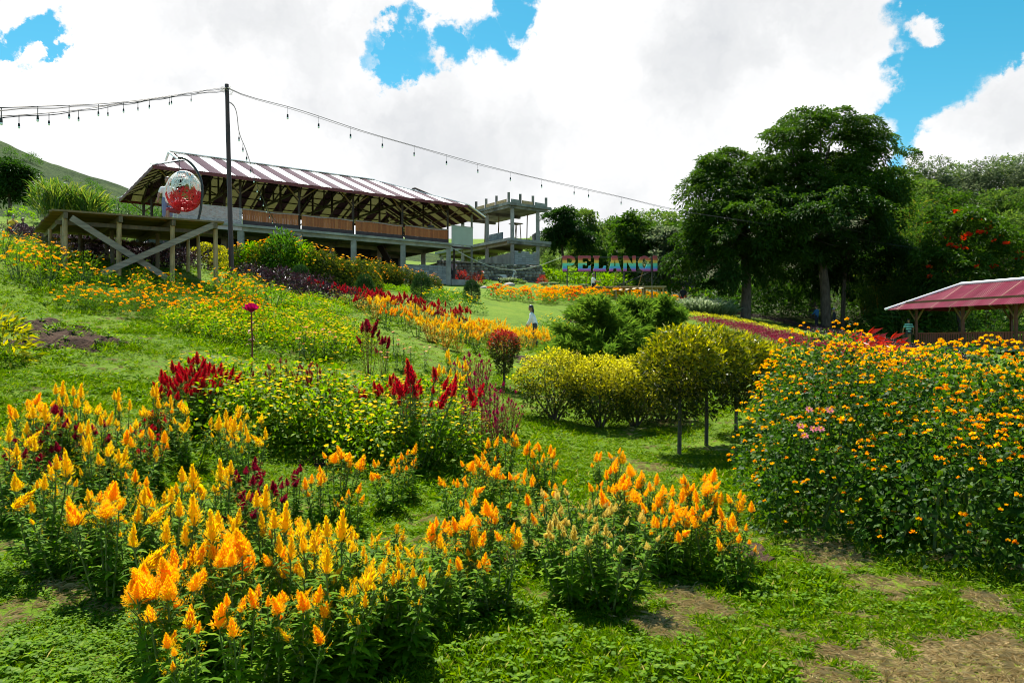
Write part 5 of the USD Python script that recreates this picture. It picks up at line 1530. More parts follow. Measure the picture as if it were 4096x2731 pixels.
# show pieces of the middle bed
for x, y, lab in [(965, 808, "big bush of bright red plumes leaning right, in the middle bed"), (925, 832, "bright red plume bush just left of the biggest one")]:
    put(CBIG, "red_plume_bush", lab, "flower", x, y, 1.12, 1.25 if x > 940 else 1.0)
row(CBIG, "red_plume_bush", "red plume bush at the middle bed's left end", "flower", [(440, 800, .85), (418, 820, .8), (472, 812, .8), (432, 850, .7), (498, 828, .7), (455, 830, .8)], 1.1)
put(CDARK, "tall_crimson_cockscomb", "very tall dark crimson spires behind the yellow mound", "flower", 848, 712, 1.3, 1.0)
put(CDARK, "tall_crimson_cockscomb", "dark crimson spires low among the tallest ones", "flower", 880, 760, 1.25, .72)
row(CMAG, "magenta_cockscomb", "loose magenta cockscomb, middle bed's right end", "flower", [(1080, 795, 1.1), (1060, 805, 1.0), (1105, 800, .95), (1125, 850, .9), (1150, 865, .85), (1165, 900, .75), (1095, 840, .9), (1175, 905, .7), (1135, 890, .8), (1110, 905, .9), (1150, 925, .8), (1080, 870, 1.0)], .98)
row(CRUST, "rust_cockscomb", "faded rust red cockscomb in the yellow mound", "flower", [(730, 812, 1.1), (700, 830, 1.0), (650, 805, 1.0), (610, 818, 1.0), (680, 820, .95), (760, 835, .9)], .95)
row(CYEL[0], "yellow_cockscomb", "golden cockscomb between red and magenta ones", "flower", [(1040, 805, 1.05), (1055, 830, 1.05), (1030, 840, 1.05)], .82)


def velvet():
    p = at(577, 700, 1.25)
    t = thing("velvet_cockscomb", "single tall cockscomb with a crinkled magenta crest on a red stalk", "flower", p)
    rng = np.random.default_rng(9)
    mesh(t, "stem", tube([[0, 0, 0], [.02, 0, .6], [0, 0, 1.16]], [.016, .014, .012], 6), G["stem_red"])
    q = np.linspace(-1, 1, 60)
    parts = []
    for l in range(3):
        x = q * .115
        y = .035 * np.sin(q * 14 + l * 2) + (l - 1) * .03
        z0 = 1.12 + .03 * np.abs(q)
        z1 = 1.27 - .07 * q ** 2 + .015 * np.sin(q * 31 + l)
        v = np.vstack([np.stack([x * .45, y * .5, z0], 1), np.stack([x, y, (z0 + z1) / 2 + .01], 1), np.stack([x * 1.05, y * 1.5, z1], 1)])
        n = len(q); k = np.arange(n - 1)
        f = np.vstack([np.stack([a * n + k, a * n + k + 1, (a + 1) * n + k + 1], 1) for a in (0, 1)] + [np.stack([a * n + k, (a + 1) * n + k + 1, (a + 1) * n + k], 1) for a in (0, 1)])
        parts.append((v, f))
    m = concat(*parts)
    mesh(t, "crest", m, G["plume_magenta"], tint=np.full(len(m[0]), .5))
    P = np.stack([rng.normal(size=26) * .012, rng.normal(size=26) * .012, rng.uniform(.1, 1.05, 26)], 1)
    az = rng.uniform(0, 6.28, 26)
    L = rng.uniform(.07, .16, 26)
    mesh(t, "leaf", leaves(P, np.stack([np.cos(az), np.sin(az), rng.uniform(-.2, .6, 26)], 1), L, L * .25, droop=.4, seg=2)[0], G["stem_red"]).SetCustomDataByKey("kind", "stuff")


velvet()


def zinnia_tall():
    """Salmon zinnias on leafy stems between the two yellow beds."""
    rng = np.random.default_rng(31)
    p = proto("salmon_zinnia")
    lv = []
    for i in range(4):
        top = np.append(rng.uniform(-.12, .12, 2), rng.uniform(.5, .68))
        n = 12
        t = rng.uniform(.1, .9, n)
        az = rng.uniform(0, 6.28, n)
        L = rng.uniform(.07, .11, n)
        lv.append(leaves(top * t[:, None], np.stack([np.cos(az), np.sin(az), np.full(n, .35)], 1), L, L * .42, droop=.2, seg=2)[0])
        mesh(p, "stem", tube([[0, 0, 0], top * .5 + [.01, 0, 0], top], [.006, .005, .004], 4), G["stem"])
        mesh(p, "flower_head", petal_disc(rng, top, .045, 12, (rng.normal() * .2, -.3, 1), .2), G["petal_salmon"])
    mesh(p, "foliage", concat(*lv), G["leaf_dark"])
    for x, y, s in [(700, 722, 1.0), (720, 735, .9), (745, 728, 1.0), (690, 748, .9), (905, 735, .9), (912, 752, 1.0), (928, 762, .9), (945, 770, .9), (770, 735, .9), (890, 780, .9), (975, 770, .8)]:
        put(p, "salmon_zinnia", "salmon pink zinnia on a leafy stem between the yellow beds", "flower", x, y + 20, .68, s, "salmon zinnias between the yellow beds")


zinnia_tall()
# ------------------------------------------------------------------ lobed shrubs
def lobe_points(rng, lobes, n, depth=.35, up=0.15):
    """Points in the outer shell of a union of ellipsoids, and the outward directions there."""
    lobes = np.array(lobes, float)
    area = (lobes[:, 3] * lobes[:, 4] + lobes[:, 3] * lobes[:, 5] + lobes[:, 4] * lobes[:, 5])
    P, D = [], []
    got = 0
    while got < n:
        m = (n - got) * 2 + 60
        k = rng.choice(len(lobes), m, p=area / area.sum())
        d = sph(rng, m, up)
        s = 1 - depth * rng.random(m) ** 1.6
        s *= 1 + (.16 * (meshkit.noise(d * 2.3 + k[:, None] * 7.1, 3) - .5) + .10 * (meshkit.noise(d * 6 + k[:, None] * 3.3, 4) - .5))
        p = lobes[k, :3] + d * lobes[k, 3:6] * s[:, None]
        q = np.min(np.linalg.norm((p[:, None] - lobes[None, :, :3]) / lobes[None, :, 3:6], axis=2), axis=1)
        ok = q > .62
        P.append(p[ok]); D.append(unit(d[ok] / lobes[k[ok], 3:6]))
        got += ok.sum()
    return np.vstack(P)[:n], np.vstack(D)[:n]


def lobed_leaves(rng, lobes, n, L, W, depth=.35, droop=.2, seg=1, jitter=.6, upward=.3, up=.15, clump=0, clump_r=.1):
    if clump:
        c, cd = lobe_points(rng, lobes, max(1, n // clump), depth, up)
        k = rng.integers(0, len(c), n)
        off = rng.normal(size=(n, 3)) * clump_r
        off -= cd[k] * (off * cd[k]).sum(1)[:, None] * .55
        P, D = c[k] + off, unit(cd[k] + unit(off + 1e-9) * .6)
    else:
        P, D = lobe_points(rng, lobes, n, depth, up)
    N = unit(D + rng.normal(size=D.shape) * .45 + [0, 0, .5])
    D2 = unit(D * .7 + rng.normal(size=D.shape) * jitter + [0, 0, upward])
    l = L * rng.uniform(.6, 1.25, len(P))
    return leaves(P, D2, l, l * W, N=N, droop=droop, seg=seg)[0], P, D


def build_lantana():
    rng = np.random.default_rng(41)
    lob = [(3.3, 7.5, .5, 1.0, 1.0, 1.12), (4.1, 6.9, .55, 1.2, 1.25, 1.1), (5.2, 6.5, .5, 1.5, 1.5, 1.1), (4.5, 8.8, .5, 1.5, 1.4, 1.08), (2.85, 6.9, .25, .68, .7, .72), (3.55, 6.1, .25, .75, .72, .8), (4.25, 5.6, .35, .9, .8, .85), (3.5, 8.2, .85, .75, .85, .98), (6.4, 7.2, .5, 1.5, 1.6, 1.08)]
    lob = [(x, y, z + float(ground(x, y)) + .05, a, b, c) for x, y, z, a, b, c in lob]
    o = below(4.0, 7.0)
    t = thing("lantana_bush", "huge lantana bush covered in small orange and yellow flower heads, right foreground", "bush", o)
    lv, P, D = lobed_leaves(rng, lob, 46000, .052, .52, depth=.32, droop=.25, seg=2, jitter=.5, upward=.25, clump=7, clump_r=.06)
    inner, P2, D2 = lobed_leaves(rng, [(a, b, c, d * .76, e * .76, f * .78) for a, b, c, d, e, f in lob], 14000, .085, .55, depth=.4, droop=.3, seg=2, jitter=.6, upward=.1)
    lv = (np.vstack([lv[0], inner[0]]), None); P = np.vstack([P, P2])
    ok = lv[0].reshape(-1, 6, 3)[:, 0, 2] > ground(P[:, 0], P[:, 1]) + .02
    v = lv[0].reshape(-1, 6, 3)[ok]
    n = len(v)
    b = np.arange(n)[:, None] * 6
    f = np.concatenate([b + [0, 1, 2], b + [2, 1, 3], b + [2, 3, 4], b + [4, 3, 5]], 0)
    mesh(t, "foliage", (v.reshape(-1, 3) - o, f), G["lantana_leaf"])
    st = []
    for l in lob:
        for k in range(7):
            e = np.array(l[:3]) + sph(rng, 1, .4)[0] * np.array(l[3:]) * .9
            b0 = below(l[0] + rng.normal() * .2, l[1] + rng.normal() * .2)
            st.append(tube([b0, (b0 + e) / 2 + [0, 0, .15], e], [.018, .012, .005], 4, cap=False))
    mesh(t, "branches", concat(*[(a - o, b) for a, b in st]), G["stem"]).SetCustomDataByKey("kind", "stuff")
    # flower heads: denser towards the top and the right
    fp, fd = lobe_points(rng, lob, 8000, .04, .15)
    g = ground(fp[:, 0], fp[:, 1])
    w = np.clip((fp[:, 2] - g) / 1.3, .3, 1) * np.clip(.55 + (fp[:, 0] - 3) * .22, .5, 1.3)
    face = fd @ unit(np.array([-.45, -.85, .35]))
    keep = (rng.random(len(fp)) < w) & (fp[:, 2] > g + .15)
    fp, fd, face = fp[keep], fd[keep], face[keep]
    fp = fp + fd * .05 + [0, 0, .02]
    vx = fp[:, 0] / fp[:, 1]
    dist = np.linalg.norm(fp - [0, 0, EYE], axis=1)
    show = (face > -.1) & (vx < .72)
    order = np.argsort(np.where(show, dist, 99))
    heads = []
    for i in order:
        n = 11
        d = sph(rng, n, .9); d[:, 2] = np.abs(d[:, 2]) * .8
        ax = unit(fd[i] + [0, -.1, .8])
        d = unit(d + ax * .4)
        r = rng.uniform(.02, .034)
        heads.append(leaves(fp[i] + d * r * .35 - o, d + rng.normal(size=(n, 3)) * .25, r * .75, r * .8, N=sph(rng, n), droop=0, fold=.1)[0])
    for m in heads[:300]:
        mesh(t, "flower_head", m, G["petal_lantana"])
    if heads[300:]:
        mesh(t, "far_flower_heads", concat(*heads[300:]), G["petal_lantana"]).SetCustomDataByKey("kind", "stuff")
    print("lantana heads", len(heads))
    # wild pink flowers and big leaves in the left flank
    rng = np.random.default_rng(4)
    lobs = np.array(lob)
    for vx, vy in [(1858, 940), (1838, 978), (1868, 985), (1885, 985), (1848, 1000), (1905, 942)]:
        tx, e = vdir(vx, vy)
        ys = np.arange(4.5, 9, .02)
        pp = np.stack([tx * ys, ys, EYE + e * ys], 1)
        q = np.min(np.linalg.norm((pp[:, None] - lobs[None, :, :3]) / lobs[None, :, 3:6], axis=2), axis=1)
        h = np.nonzero(q < 1.05)[0]
        p = pp[h[0]] if len(h) else pp[100]
        z = thing("pink_flower", "small pink flower poking out of the left flank of the lantana bush", "flower", p, group="pink flowers in the lantana")
        mesh(z, "stem", tube([[0, .04, -.3], [0, .01, -.1], [0, 0, 0]], .005, 4), G["stem"])
        mesh(z, "petals", petal_disc(rng, np.zeros(3), .042, 8, (0, -.7, .6), .2), G["petal_pink"])
        mesh(z, "centre", ball((0, -.01, .01), .011), G["petal_yellow"])


build_lantana()


def shrub(name, label, cat, p, lobes, n, L, W, mat, group=None, mat2=None, split=.5, trunk=None, depth=.4, clump=0, clump_r=.1, droop=.15, upward=.3, jitter=.6, seg=1, rng=None, stems=0, bark="bark", fork=True):
    """A bush or small tree: lobes (relative to its foot) of leaves; mat2 for the inner and lower leaves."""
    rng = rng or RNG
    t = thing(name, label, cat, p, group=group)
    m, P, D = lobed_leaves(rng, lobes, n, L, W, depth, droop, seg, jitter, upward, clump=clump, clump_r=clump_r)
    k = 6 if seg == 2 else 4
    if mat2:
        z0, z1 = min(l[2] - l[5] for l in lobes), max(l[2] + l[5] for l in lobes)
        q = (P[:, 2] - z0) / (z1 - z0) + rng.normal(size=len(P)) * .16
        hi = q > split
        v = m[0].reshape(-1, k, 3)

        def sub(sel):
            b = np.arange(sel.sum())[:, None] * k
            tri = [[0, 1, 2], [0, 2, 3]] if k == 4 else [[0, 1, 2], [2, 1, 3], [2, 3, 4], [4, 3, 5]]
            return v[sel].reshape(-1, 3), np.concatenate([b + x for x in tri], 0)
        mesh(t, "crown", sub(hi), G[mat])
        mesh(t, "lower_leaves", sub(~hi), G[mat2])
    else:
        mesh(t, "crown", m, G[mat])
    if trunk:
        h, r = trunk
        tops = [np.array(l[:3]) for l in lobes]
        mesh(t, "trunk", tube([[0, 0, -.1], [.01, 0, h * .5], [0, .01, h]], [r * 1.15, r, r * .85], 8), G[bark], smooth=50)
        for e in tops[:6]:
            mesh(t, "branch", tube([[0, .01, h * .92], np.array([0, 0, h]) * .5 + e * .5, e + [0, 0, .1]], [r * .6, r * .4, r * .15], 5), G[bark])
    for k2 in range(stems):
        l = lobes[k2 % len(lobes)]
        a = rng.uniform(0, 6.28)
        mesh(t, "stem", tube([[math.cos(a) * .05, math.sin(a) * .05, -.05], np.array(l[:3]) * [.6, .6, .5], np.array(l[:3]) + [rng.normal() * .1, rng.normal() * .1, l[5] * .3]], [.022, .016, .007], 5), G[bark])
    return t


rng = np.random.default_rng(55)
# golden privet trees
for vx, vy, d, hh, lab in [(1560, 1042, 11.2, 2.12, "golden leaved little tree with a straight thin trunk, nearest of its row"), (1622, 1038, 11.9, 2.12, "golden leaved little tree just right of the nearest one, forked low trunk"), (1690, 1020, 12.9, 1.85, "darker golden little tree partly behind the lantana bush"), (1745, 1000, 13.6, 1.55, "olive little tree whose foot hides behind the lantana bush")]:
    x = pt(vx, 0, d)[0]
    p = below(x, d)
    k = hh / 2.15 * .92
    lob = [(0, 0, 1.55 * k, .52, .52, .55 * k), (-.28, .05, 1.42 * k, .36, .4, .4 * k), (.3, 0, 1.45 * k, .38, .42, .42 * k), (.05, -.2, 1.7 * k, .38, .38, .4 * k), (.1, .1, 1.25 * k, .36, .36, .3 * k), (0, 0, .85 * k, .26, .26, .3 * k)]
    shrub("golden_tree", lab, "tree", p, lob, 6200, .10, .3, "gold_leaf", None, "gold_leaf_low", .46, trunk=(1.2 * k, .03), depth=.5, rng=rng, clump=9, clump_r=.07, upward=.5)
# yellow duranta shrubs
for i, (vx, vy, d, s) in enumerate([(1272, 985, 13.3, 1.0), (1378, 985, 13.2, 1.0), (1462, 985, 13.4, 1.0), (1520, 980, 13.9, .9)]):
    p = below(pt(vx, 0, d)[0], d)
    lob = [(-.22, 0, .82, .42, .4, .34), (.25, 0, .85, .42, .4, .36), (0, .1, .98, .4, .4, .3), (-.5, .05, .72, .26, .3, .22), (.48, -.05, .74, .26, .3, .24), (0, 0, .5, .42, .4, .3), (-.25, 0, .38, .3, .3, .3), (.28, 0, .38, .3, .3, .3)]
    lob = [tuple(np.array(l) * [s, s, s, s, s, s]) for l in lob]
    shrub("yellow_shrub", ["bright yellow leaved shrub at the left end of its row under the feathery trees", "bright yellow leaved shrub, second from the left under the feathery trees", "bright yellow leaved shrub just left of the golden trees", "yellow leaved shrub half hidden behind the golden tree trunks"][i], "shrub", p, lob, 7500, .055, .5, "duranta", None, "duranta_low", .5, depth=.55, rng=rng, clump=12, clump_r=.06, stems=7)
# red topped clipped tree
p = below(pt(1157, 0, 15.6)[0], 15.6)
shrub("red_topped_tree", "small round clipped tree with red young leaves on top, on the lawn", "tree", p, [(0, 0, .86, .33, .33, .36), (0, 0, .5, .17, .17, .22)], 3400, .07, .32, "red_leaf", None, "gold_leaf_low", .74, trunk=(.5, .025), depth=.45, rng=rng, seg=1)


def conifer(name, label, p, h, r, n, mat, rng, L=.16, col=False, group=None):
    """Feathery or clipped conifer: whorls of fine drooping sprays round a leader."""
    t = thing(name, label, "tree", p, group=group)
    mesh(t, "trunk", tube([[0, 0, -.1], [.02, 0, h * .5], [0, 0, h * .98]], [.05 * h / 3, .03 * h / 3, .006], 6), G["bark"])
    nb = int(26 * h)
    bz = np.sort(rng.uniform(.08, .96, nb)) * h
    az = rng.uniform(0, 6.28, nb)
    ln = r * (1 - bz / h) ** .7 * rng.uniform(.7, 1.15, nb) + .06
    br = []
    for z, a, l in zip(bz[::3], az[::3], ln[::3]):
        br.append(tube([[0, 0, z], [math.cos(a) * l * .6, math.sin(a) * l * .6, z + l * .35], [math.cos(a) * l, math.sin(a) * l, z + l * .45]], [.012, .008, .003], 3, cap=False))
    mesh(t, "branches", concat(*br), G["bark"]).SetCustomDataByKey("kind", "stuff")
    k = rng.integers(0, nb, n)
    q = rng.uniform(.15, 1.0, n)
    rad = np.stack([np.cos(az[k]), np.sin(az[k]), np.zeros(n)], 1)
    P = rad * (ln[k] * q)[:, None] + np.stack([np.zeros(n), np.zeros(n), bz[k] + ln[k] * .45 * q ** .8], 1) + rng.normal(size=(n, 3)) * .05
    D = unit(rad * .8 + [0, 0, .75] + rng.normal(size=(n, 3)) * .5)
    l = L * rng.uniform(.5, 1.2, n)
    mesh(t, "crown", leaves(P, D, l, l * .11 + .005, N=sph(rng, n), droop=.22, fold=.2)[0], G[mat])
    return t


rng = np.random.default_rng(66)
for vx, d, top, r, lab in [(1372, 16.5, 690, 1.15, "broad soft feathery tree, the biggest of the group behind the yellow shrubs"), (1458, 17.2, 692, 1.0, "feathery tree with a bare leader, right of the biggest one"), (1532, 20, 688, .75, "thin small feathery tree behind the golden tree"), (1325, 17.6, 770, .75, "low feathery tree at the left of the group")]:
    x = pt(vx, 0, d)[0]
    p = below(x, d)
    h = pt(vx, top, d)[2] - p[2]
    conifer("feathery_tree", lab, p, h, r * 1.15, 13000, "feather", rng, .23)
for i, (vx, d, top, bot) in enumerate([(690, 29.5, 582, 640), (837, 33, 607, 664), (968, 36, 620, 682), (1083, 38, 644, 696)]):
    a, b = pt(vx, top, d), pt(vx, bot, d)
    h = a[2] - b[2]
    lob = [(0, 0, h * .42, h * .36, h * .36, h * .44), (0, 0, h * .7, h * .27, h * .27, h * .3)]
    p = np.array([a[0], d, min(b[2], float(ground(a[0], d)))])
    t = shrub("clipped_conifer", ["leftmost of the four dark clipped conifers, near the lamp pole", "second dark clipped conifer from the left, before the hall", "third dark clipped conifer from the left, by the hall's end column", "rightmost dark clipped conifer, alone on the lawn edge"][i], "tree", p, lob, 3600, .13, .16, "juniper", depth=.3, rng=rng, trunk=(h * .35, .05), upward=.6)
# cloud pruned yellow shrub behind the platform
p = below(pt(478, 0, 26)[0], 26)
o = pt(478, 620, 26)
lobs = []
for vx, vy, r in [(452, 578, 15), (472, 566, 14), (485, 590, 16), (505, 574, 15), (514, 592, 13), (518, 608, 13), (490, 604, 12), (478, 598, 13)]:
    q = pt(vx, vy, 26 + RNG.uniform(-.3, .3)) - p
    lobs.append((*q, r / 1698.5 * 26, .2, r / 1698.5 * 26 * .62))
shrub("cloud_pruned_tree", "small yellow tree pruned into separate rounded pads behind the platform", "tree", p, lobs, 3600, .06, .5, "duranta", depth=.6, rng=rng, trunk=(.9, .035))
# croton at the left edge, others
for vx, vy, d, s, pr, nm, lab, cat in [(-8, 830, 11.2, 1.15, CRO, "croton_bush", "yellow green croton bush cut off by the left edge", "bush"), (1798, 820, 15.5, .8, CRO, "croton_bush", "small olive yellow croton between golden trees and lantana", "bush"), (1965, 790, 14.5, .8, REDB, "red_leaf_shrub", "shrub with shiny red leaves behind the top of the lantana", "shrub"),
                                  (2020, 800, 14.5, .7, REDB, "red_leaf_shrub", "lower red leaved shrub right behind the lantana bush", "shrub"), (2145, 800, 30, .9, GRB[0], "green_shrub", "light green round shrub in front of the pavilion railing", "shrub")]:
    x, _, z = pt(vx, vy, d)
    g = float(ground(x, d))
    place(pr, nm, lab, cat, (x, d, g - .02), 0.5, s if vy > 810 and vx < 1700 else max(.6, (pt(vx, vy - 30, d)[2] - g) / .75) if vx > 1900 else s)


# ------------------------------------------------------------------ trees
def tree(name, label, p, vl, trunkpts, n, L, W, mat, rng, group=None, clump=26, clump_r=.5, mat2=None, split=.5, depth=.3, limbs=True, r0=.3, flowers=None, cat="tree", flat=.35, bark="bark"):
    """A tree: vl = (vx, vy, depth, rx, rz) crown lobes read off the photograph at their own distances; trunkpts in metres."""
    o = np.asarray(p, float)
    lobes = []
    for vx, vy, d, rx, rz in vl:
        c = pt(vx, vy, d) - o
        lobes.append((*c, rx / 1698.5 * d, rx / 1698.5 * d * .95, rz / 1698.5 * d))
    t = thing(name, label, cat, o, group=group)
    L0 = np.array(lobes)
    pads = []
    for l in L0:
        rr = np.mean(l[3:])
        for q in range(int(np.clip(6 + rr * 3, 7, 15))):
            d = sph(rng, 1, .55)[0]
            pr_ = rr * rng.uniform(.26, .46)
            pads.append((*(l[:3] + d * l[3:] * rng.uniform(.72, 1.02)), pr_ * 1.15, pr_ * 1.15, pr_ * .55))
    pads = np.array(pads)
    nc = max(8, n // clump)
    c1, cd1 = lobe_points(rng, lobes, max(3, nc // 4), depth, .25)
    kk = rng.choice(len(pads), nc - len(c1), p=pads[:, 3] ** 2 / (pads[:, 3] ** 2).sum())
    dd = sph(rng, len(kk), .9)
    c = np.vstack([c1, pads[kk, :3] + dd * pads[kk, 3:] * rng.uniform(.5, 1, len(kk))[:, None]]); cd = np.vstack([cd1, dd])
    k = rng.integers(0, len(c), n)
    nrm = unit(cd * .8 + [0, 0, .7])
    cr = clump_r * rng.uniform(.7, 1.5, len(c))
    h = sph(rng, n)
    h = unit(h + nrm[k] * .75)
    along = (h * nrm[k]).sum(1)[:, None]
    off = (h - nrm[k] * along * (1 - flat)) * cr[k][:, None] * (rng.random(n) ** .33)[:, None] * 1.35
    P = c[k] + off
    D = unit(unit(off + 1e-6) * .9 + cd[k] * .3 + rng.normal(size=(n, 3)) * .4 + [0, 0, -.1])
    N = unit(h * .5 + nrm[k] * .5 + [0, 0, .3] + rng.normal(size=(n, 3)) * .3)
    l = L * rng.uniform(.6, 1.25, n)
    m, _ = leaves(P, D, l, l * W, N=N, droop=.3)
    if mat2 is not None:  # upper crown gets the brighter leaf: sunlit tops put into the colour
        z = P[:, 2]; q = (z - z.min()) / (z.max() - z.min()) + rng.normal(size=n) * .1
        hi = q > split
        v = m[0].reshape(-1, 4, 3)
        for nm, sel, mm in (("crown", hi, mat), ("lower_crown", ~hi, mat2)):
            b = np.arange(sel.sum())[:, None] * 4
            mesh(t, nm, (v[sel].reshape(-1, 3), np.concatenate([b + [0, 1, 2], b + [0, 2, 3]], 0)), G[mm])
    else:
        mesh(t, "crown", m, G[mat])
    tp = np.array(trunkpts, float)
    mesh(t, "trunk", tube(tp, np.linspace(r0, r0 * .55, len(tp)), 10), G[bark], smooth=50)
    if limbs:
        for q in range(len(lobes)):
            e = L0[q, :3] + [0, 0, L0[q, 5] * .25]
            s = tp[-1] if q % 2 else tp[-2] * .3 + tp[-1] * .7
            mid = s * .45 + e * .55 + [0, 0, -.08 * np.linalg.norm(e - s)]
            br = [tube([s, mid, e], [r0 * .42, r0 * .26, r0 * .1], 6)]
            for w in range(4):
                e2 = L0[q, :3] + sph(rng, 1, .4)[0] * L0[q, 3:] * .8
                br.append(tube([mid, mid * .4 + e2 * .6 - [0, 0, .1], e2], [r0 * .18, r0 * .1, r0 * .04], 4, cap=False))
            mesh(t, "limb", concat(*br), G[bark])
    if flowers:
        mf, nf, rf = flowers
        fp, fd = lobe_points(rng, lobes, nf * 4, .05, .6)
        ok = fd @ unit(np.array([0, -.5, .6])) > .25
        for p2 in fp[ok][:nf]:
            mesh(t, "flower_cluster", pompom(rng, p2, rf * rng.uniform(.7, 1.3), 14), G[mf])
    return t


rng = np.random.default_rng(88)
# the big umbrella tree and its neighbours
b = at(1898, 750); b = below(pt(1898, 0, 58)[0], 58)
tree("umbrella_tree", "largest tree, with a tall domed umbrella crown and pale trunk, right of centre", b,
     [(1905, 360, 58, 120, 78), (1810, 370, 57, 80, 70), (1990, 390, 58, 84, 84), (2040, 450, 59, 50, 66), (1885, 300, 58, 100, 34), (1890, 500, 55, 150, 66), (1770, 500, 55, 90, 55), (1990, 500, 57, 90, 60), (1860, 560, 55, 100, 44), (2030, 560, 58, 52, 56), (1900, 430, 60, 150, 50), (1960, 440, 56, 90, 40), (1840, 440, 56, 80, 40), (1800, 600, 58, 90, 40), (1950, 570, 60, 80, 40)],
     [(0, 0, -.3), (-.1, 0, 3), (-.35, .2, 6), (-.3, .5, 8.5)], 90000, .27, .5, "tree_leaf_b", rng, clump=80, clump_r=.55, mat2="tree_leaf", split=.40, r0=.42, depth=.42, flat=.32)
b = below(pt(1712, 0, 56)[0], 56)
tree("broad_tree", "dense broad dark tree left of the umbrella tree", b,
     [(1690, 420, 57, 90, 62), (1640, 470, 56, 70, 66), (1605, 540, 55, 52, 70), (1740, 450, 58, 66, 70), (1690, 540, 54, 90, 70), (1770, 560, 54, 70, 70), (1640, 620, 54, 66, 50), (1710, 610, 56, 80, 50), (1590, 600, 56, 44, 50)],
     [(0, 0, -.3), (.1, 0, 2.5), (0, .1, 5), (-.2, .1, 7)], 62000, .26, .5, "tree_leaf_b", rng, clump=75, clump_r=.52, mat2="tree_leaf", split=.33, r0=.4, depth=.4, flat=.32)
b = below(pt(1865, 0, 64)[0], 64)
tree("forked_tree", "dark forked tree standing in the shade between the two big trees", b, [(1850, 620, 63, 90, 60), (1780, 640, 62, 80, 50), (1930, 610, 64, 80, 60)], [(0, 0, -.3), (.1, 0, 2), (0, 0, 3.5)], 14000, .32, .5, "tree_leaf", rng, r0=.33, clump_r=.5, clump=45)
b = below(pt(1935, 0, 60)[0], 60)
tree("slim_tree", "slim pale trunked tree just right of the umbrella tree's trunk", b, [(1985, 590, 60, 66, 50), (2060, 620, 61, 60, 60), (1960, 640, 60, 50, 40)], [(0, 0, -.3), (.15, 0, 4), (.7, 0, 8)], 9000, .3, .5, "tree_leaf", rng, r0=.2, clump=45, clump_r=.5)
# African tulip tree with red flowers
b = below(pt(2215, 0, 54)[0], 54)
tree("red_flowered_tree", "dark tree with clusters of orange red flowers behind the red pavilion", b, [(2200, 530, 54, 80, 40), (2240, 570, 54, 85, 44), (2170, 600, 53, 60, 36), (2290, 610, 54, 70, 46), (2200, 640, 53, 90, 40), (2330, 590, 55, 60, 40)],
     [(0, 0, -.3), (-.4, 0, 2), (-.2, 0, 3.6)], 15000, .32, .5, "tree_leaf_b", rng, r0=.26, mat2="tree_leaf", split=.3, clump=45, clump_r=.5, flowers=("petal_red", 46, .3))
# trees behind the sign
for vx, d, lob, lab, m, n in [(1290, 78, [(1290, 515, 78, 34, 30), (1310, 545, 78, 42, 30), (1275, 550, 78, 30, 22)], "dark crooked tree between the concrete frame and the sign", "tree_leaf", 8000),
                              (1348, 82, [(1345, 520, 82, 36, 32), (1355, 555, 82, 52, 36), (1345, 600, 80, 46, 30)], "green tree behind the first letters of the sign", "forest_leaf", 9000),
                              (1460, 70, [(1455, 530, 70, 44, 30), (1440, 570, 70, 40, 40), (1480, 565, 70, 46, 36), (1460, 610, 69, 46, 30)], "bright rounded leafy tree behind the middle of the sign", "tree_leaf_b", 10000),
                              (1535, 68, [(1535, 570, 68, 55, 40), (1560, 610, 67, 50, 44), (1510, 620, 67, 44, 40)], "pale green leafy tree behind the last letter of the sign", "forest_grey", 9000),
                              (20, 74, [(25, 410, 74, 46, 38), (40, 430, 74, 36, 30), (15, 445, 74, 40, 24)], "dark round tree at the left edge below the grass hill", "tree_leaf", 9000)]:
    b = below(pt(vx, 0, d)[0], d)
    z = min(pt(l[0], l[1], l[2])[2] for l in lob) - b[2]
    if vx == 20:
        b[2] = max(b[2], pt(0, 470, d)[2] - 1.0); z = min(pt(l[0], l[1], l[2])[2] for l in lob) - b[2]
    tree("leafy_tree", lab, b, lob, [(0, 0, -.5), (.15, 0, max(1, z * .5)), (0, 0, max(1.6, z * .95))], n, .36, .5, m, rng, r0=.2, clump_r=.5, clump=45, flat=.45)
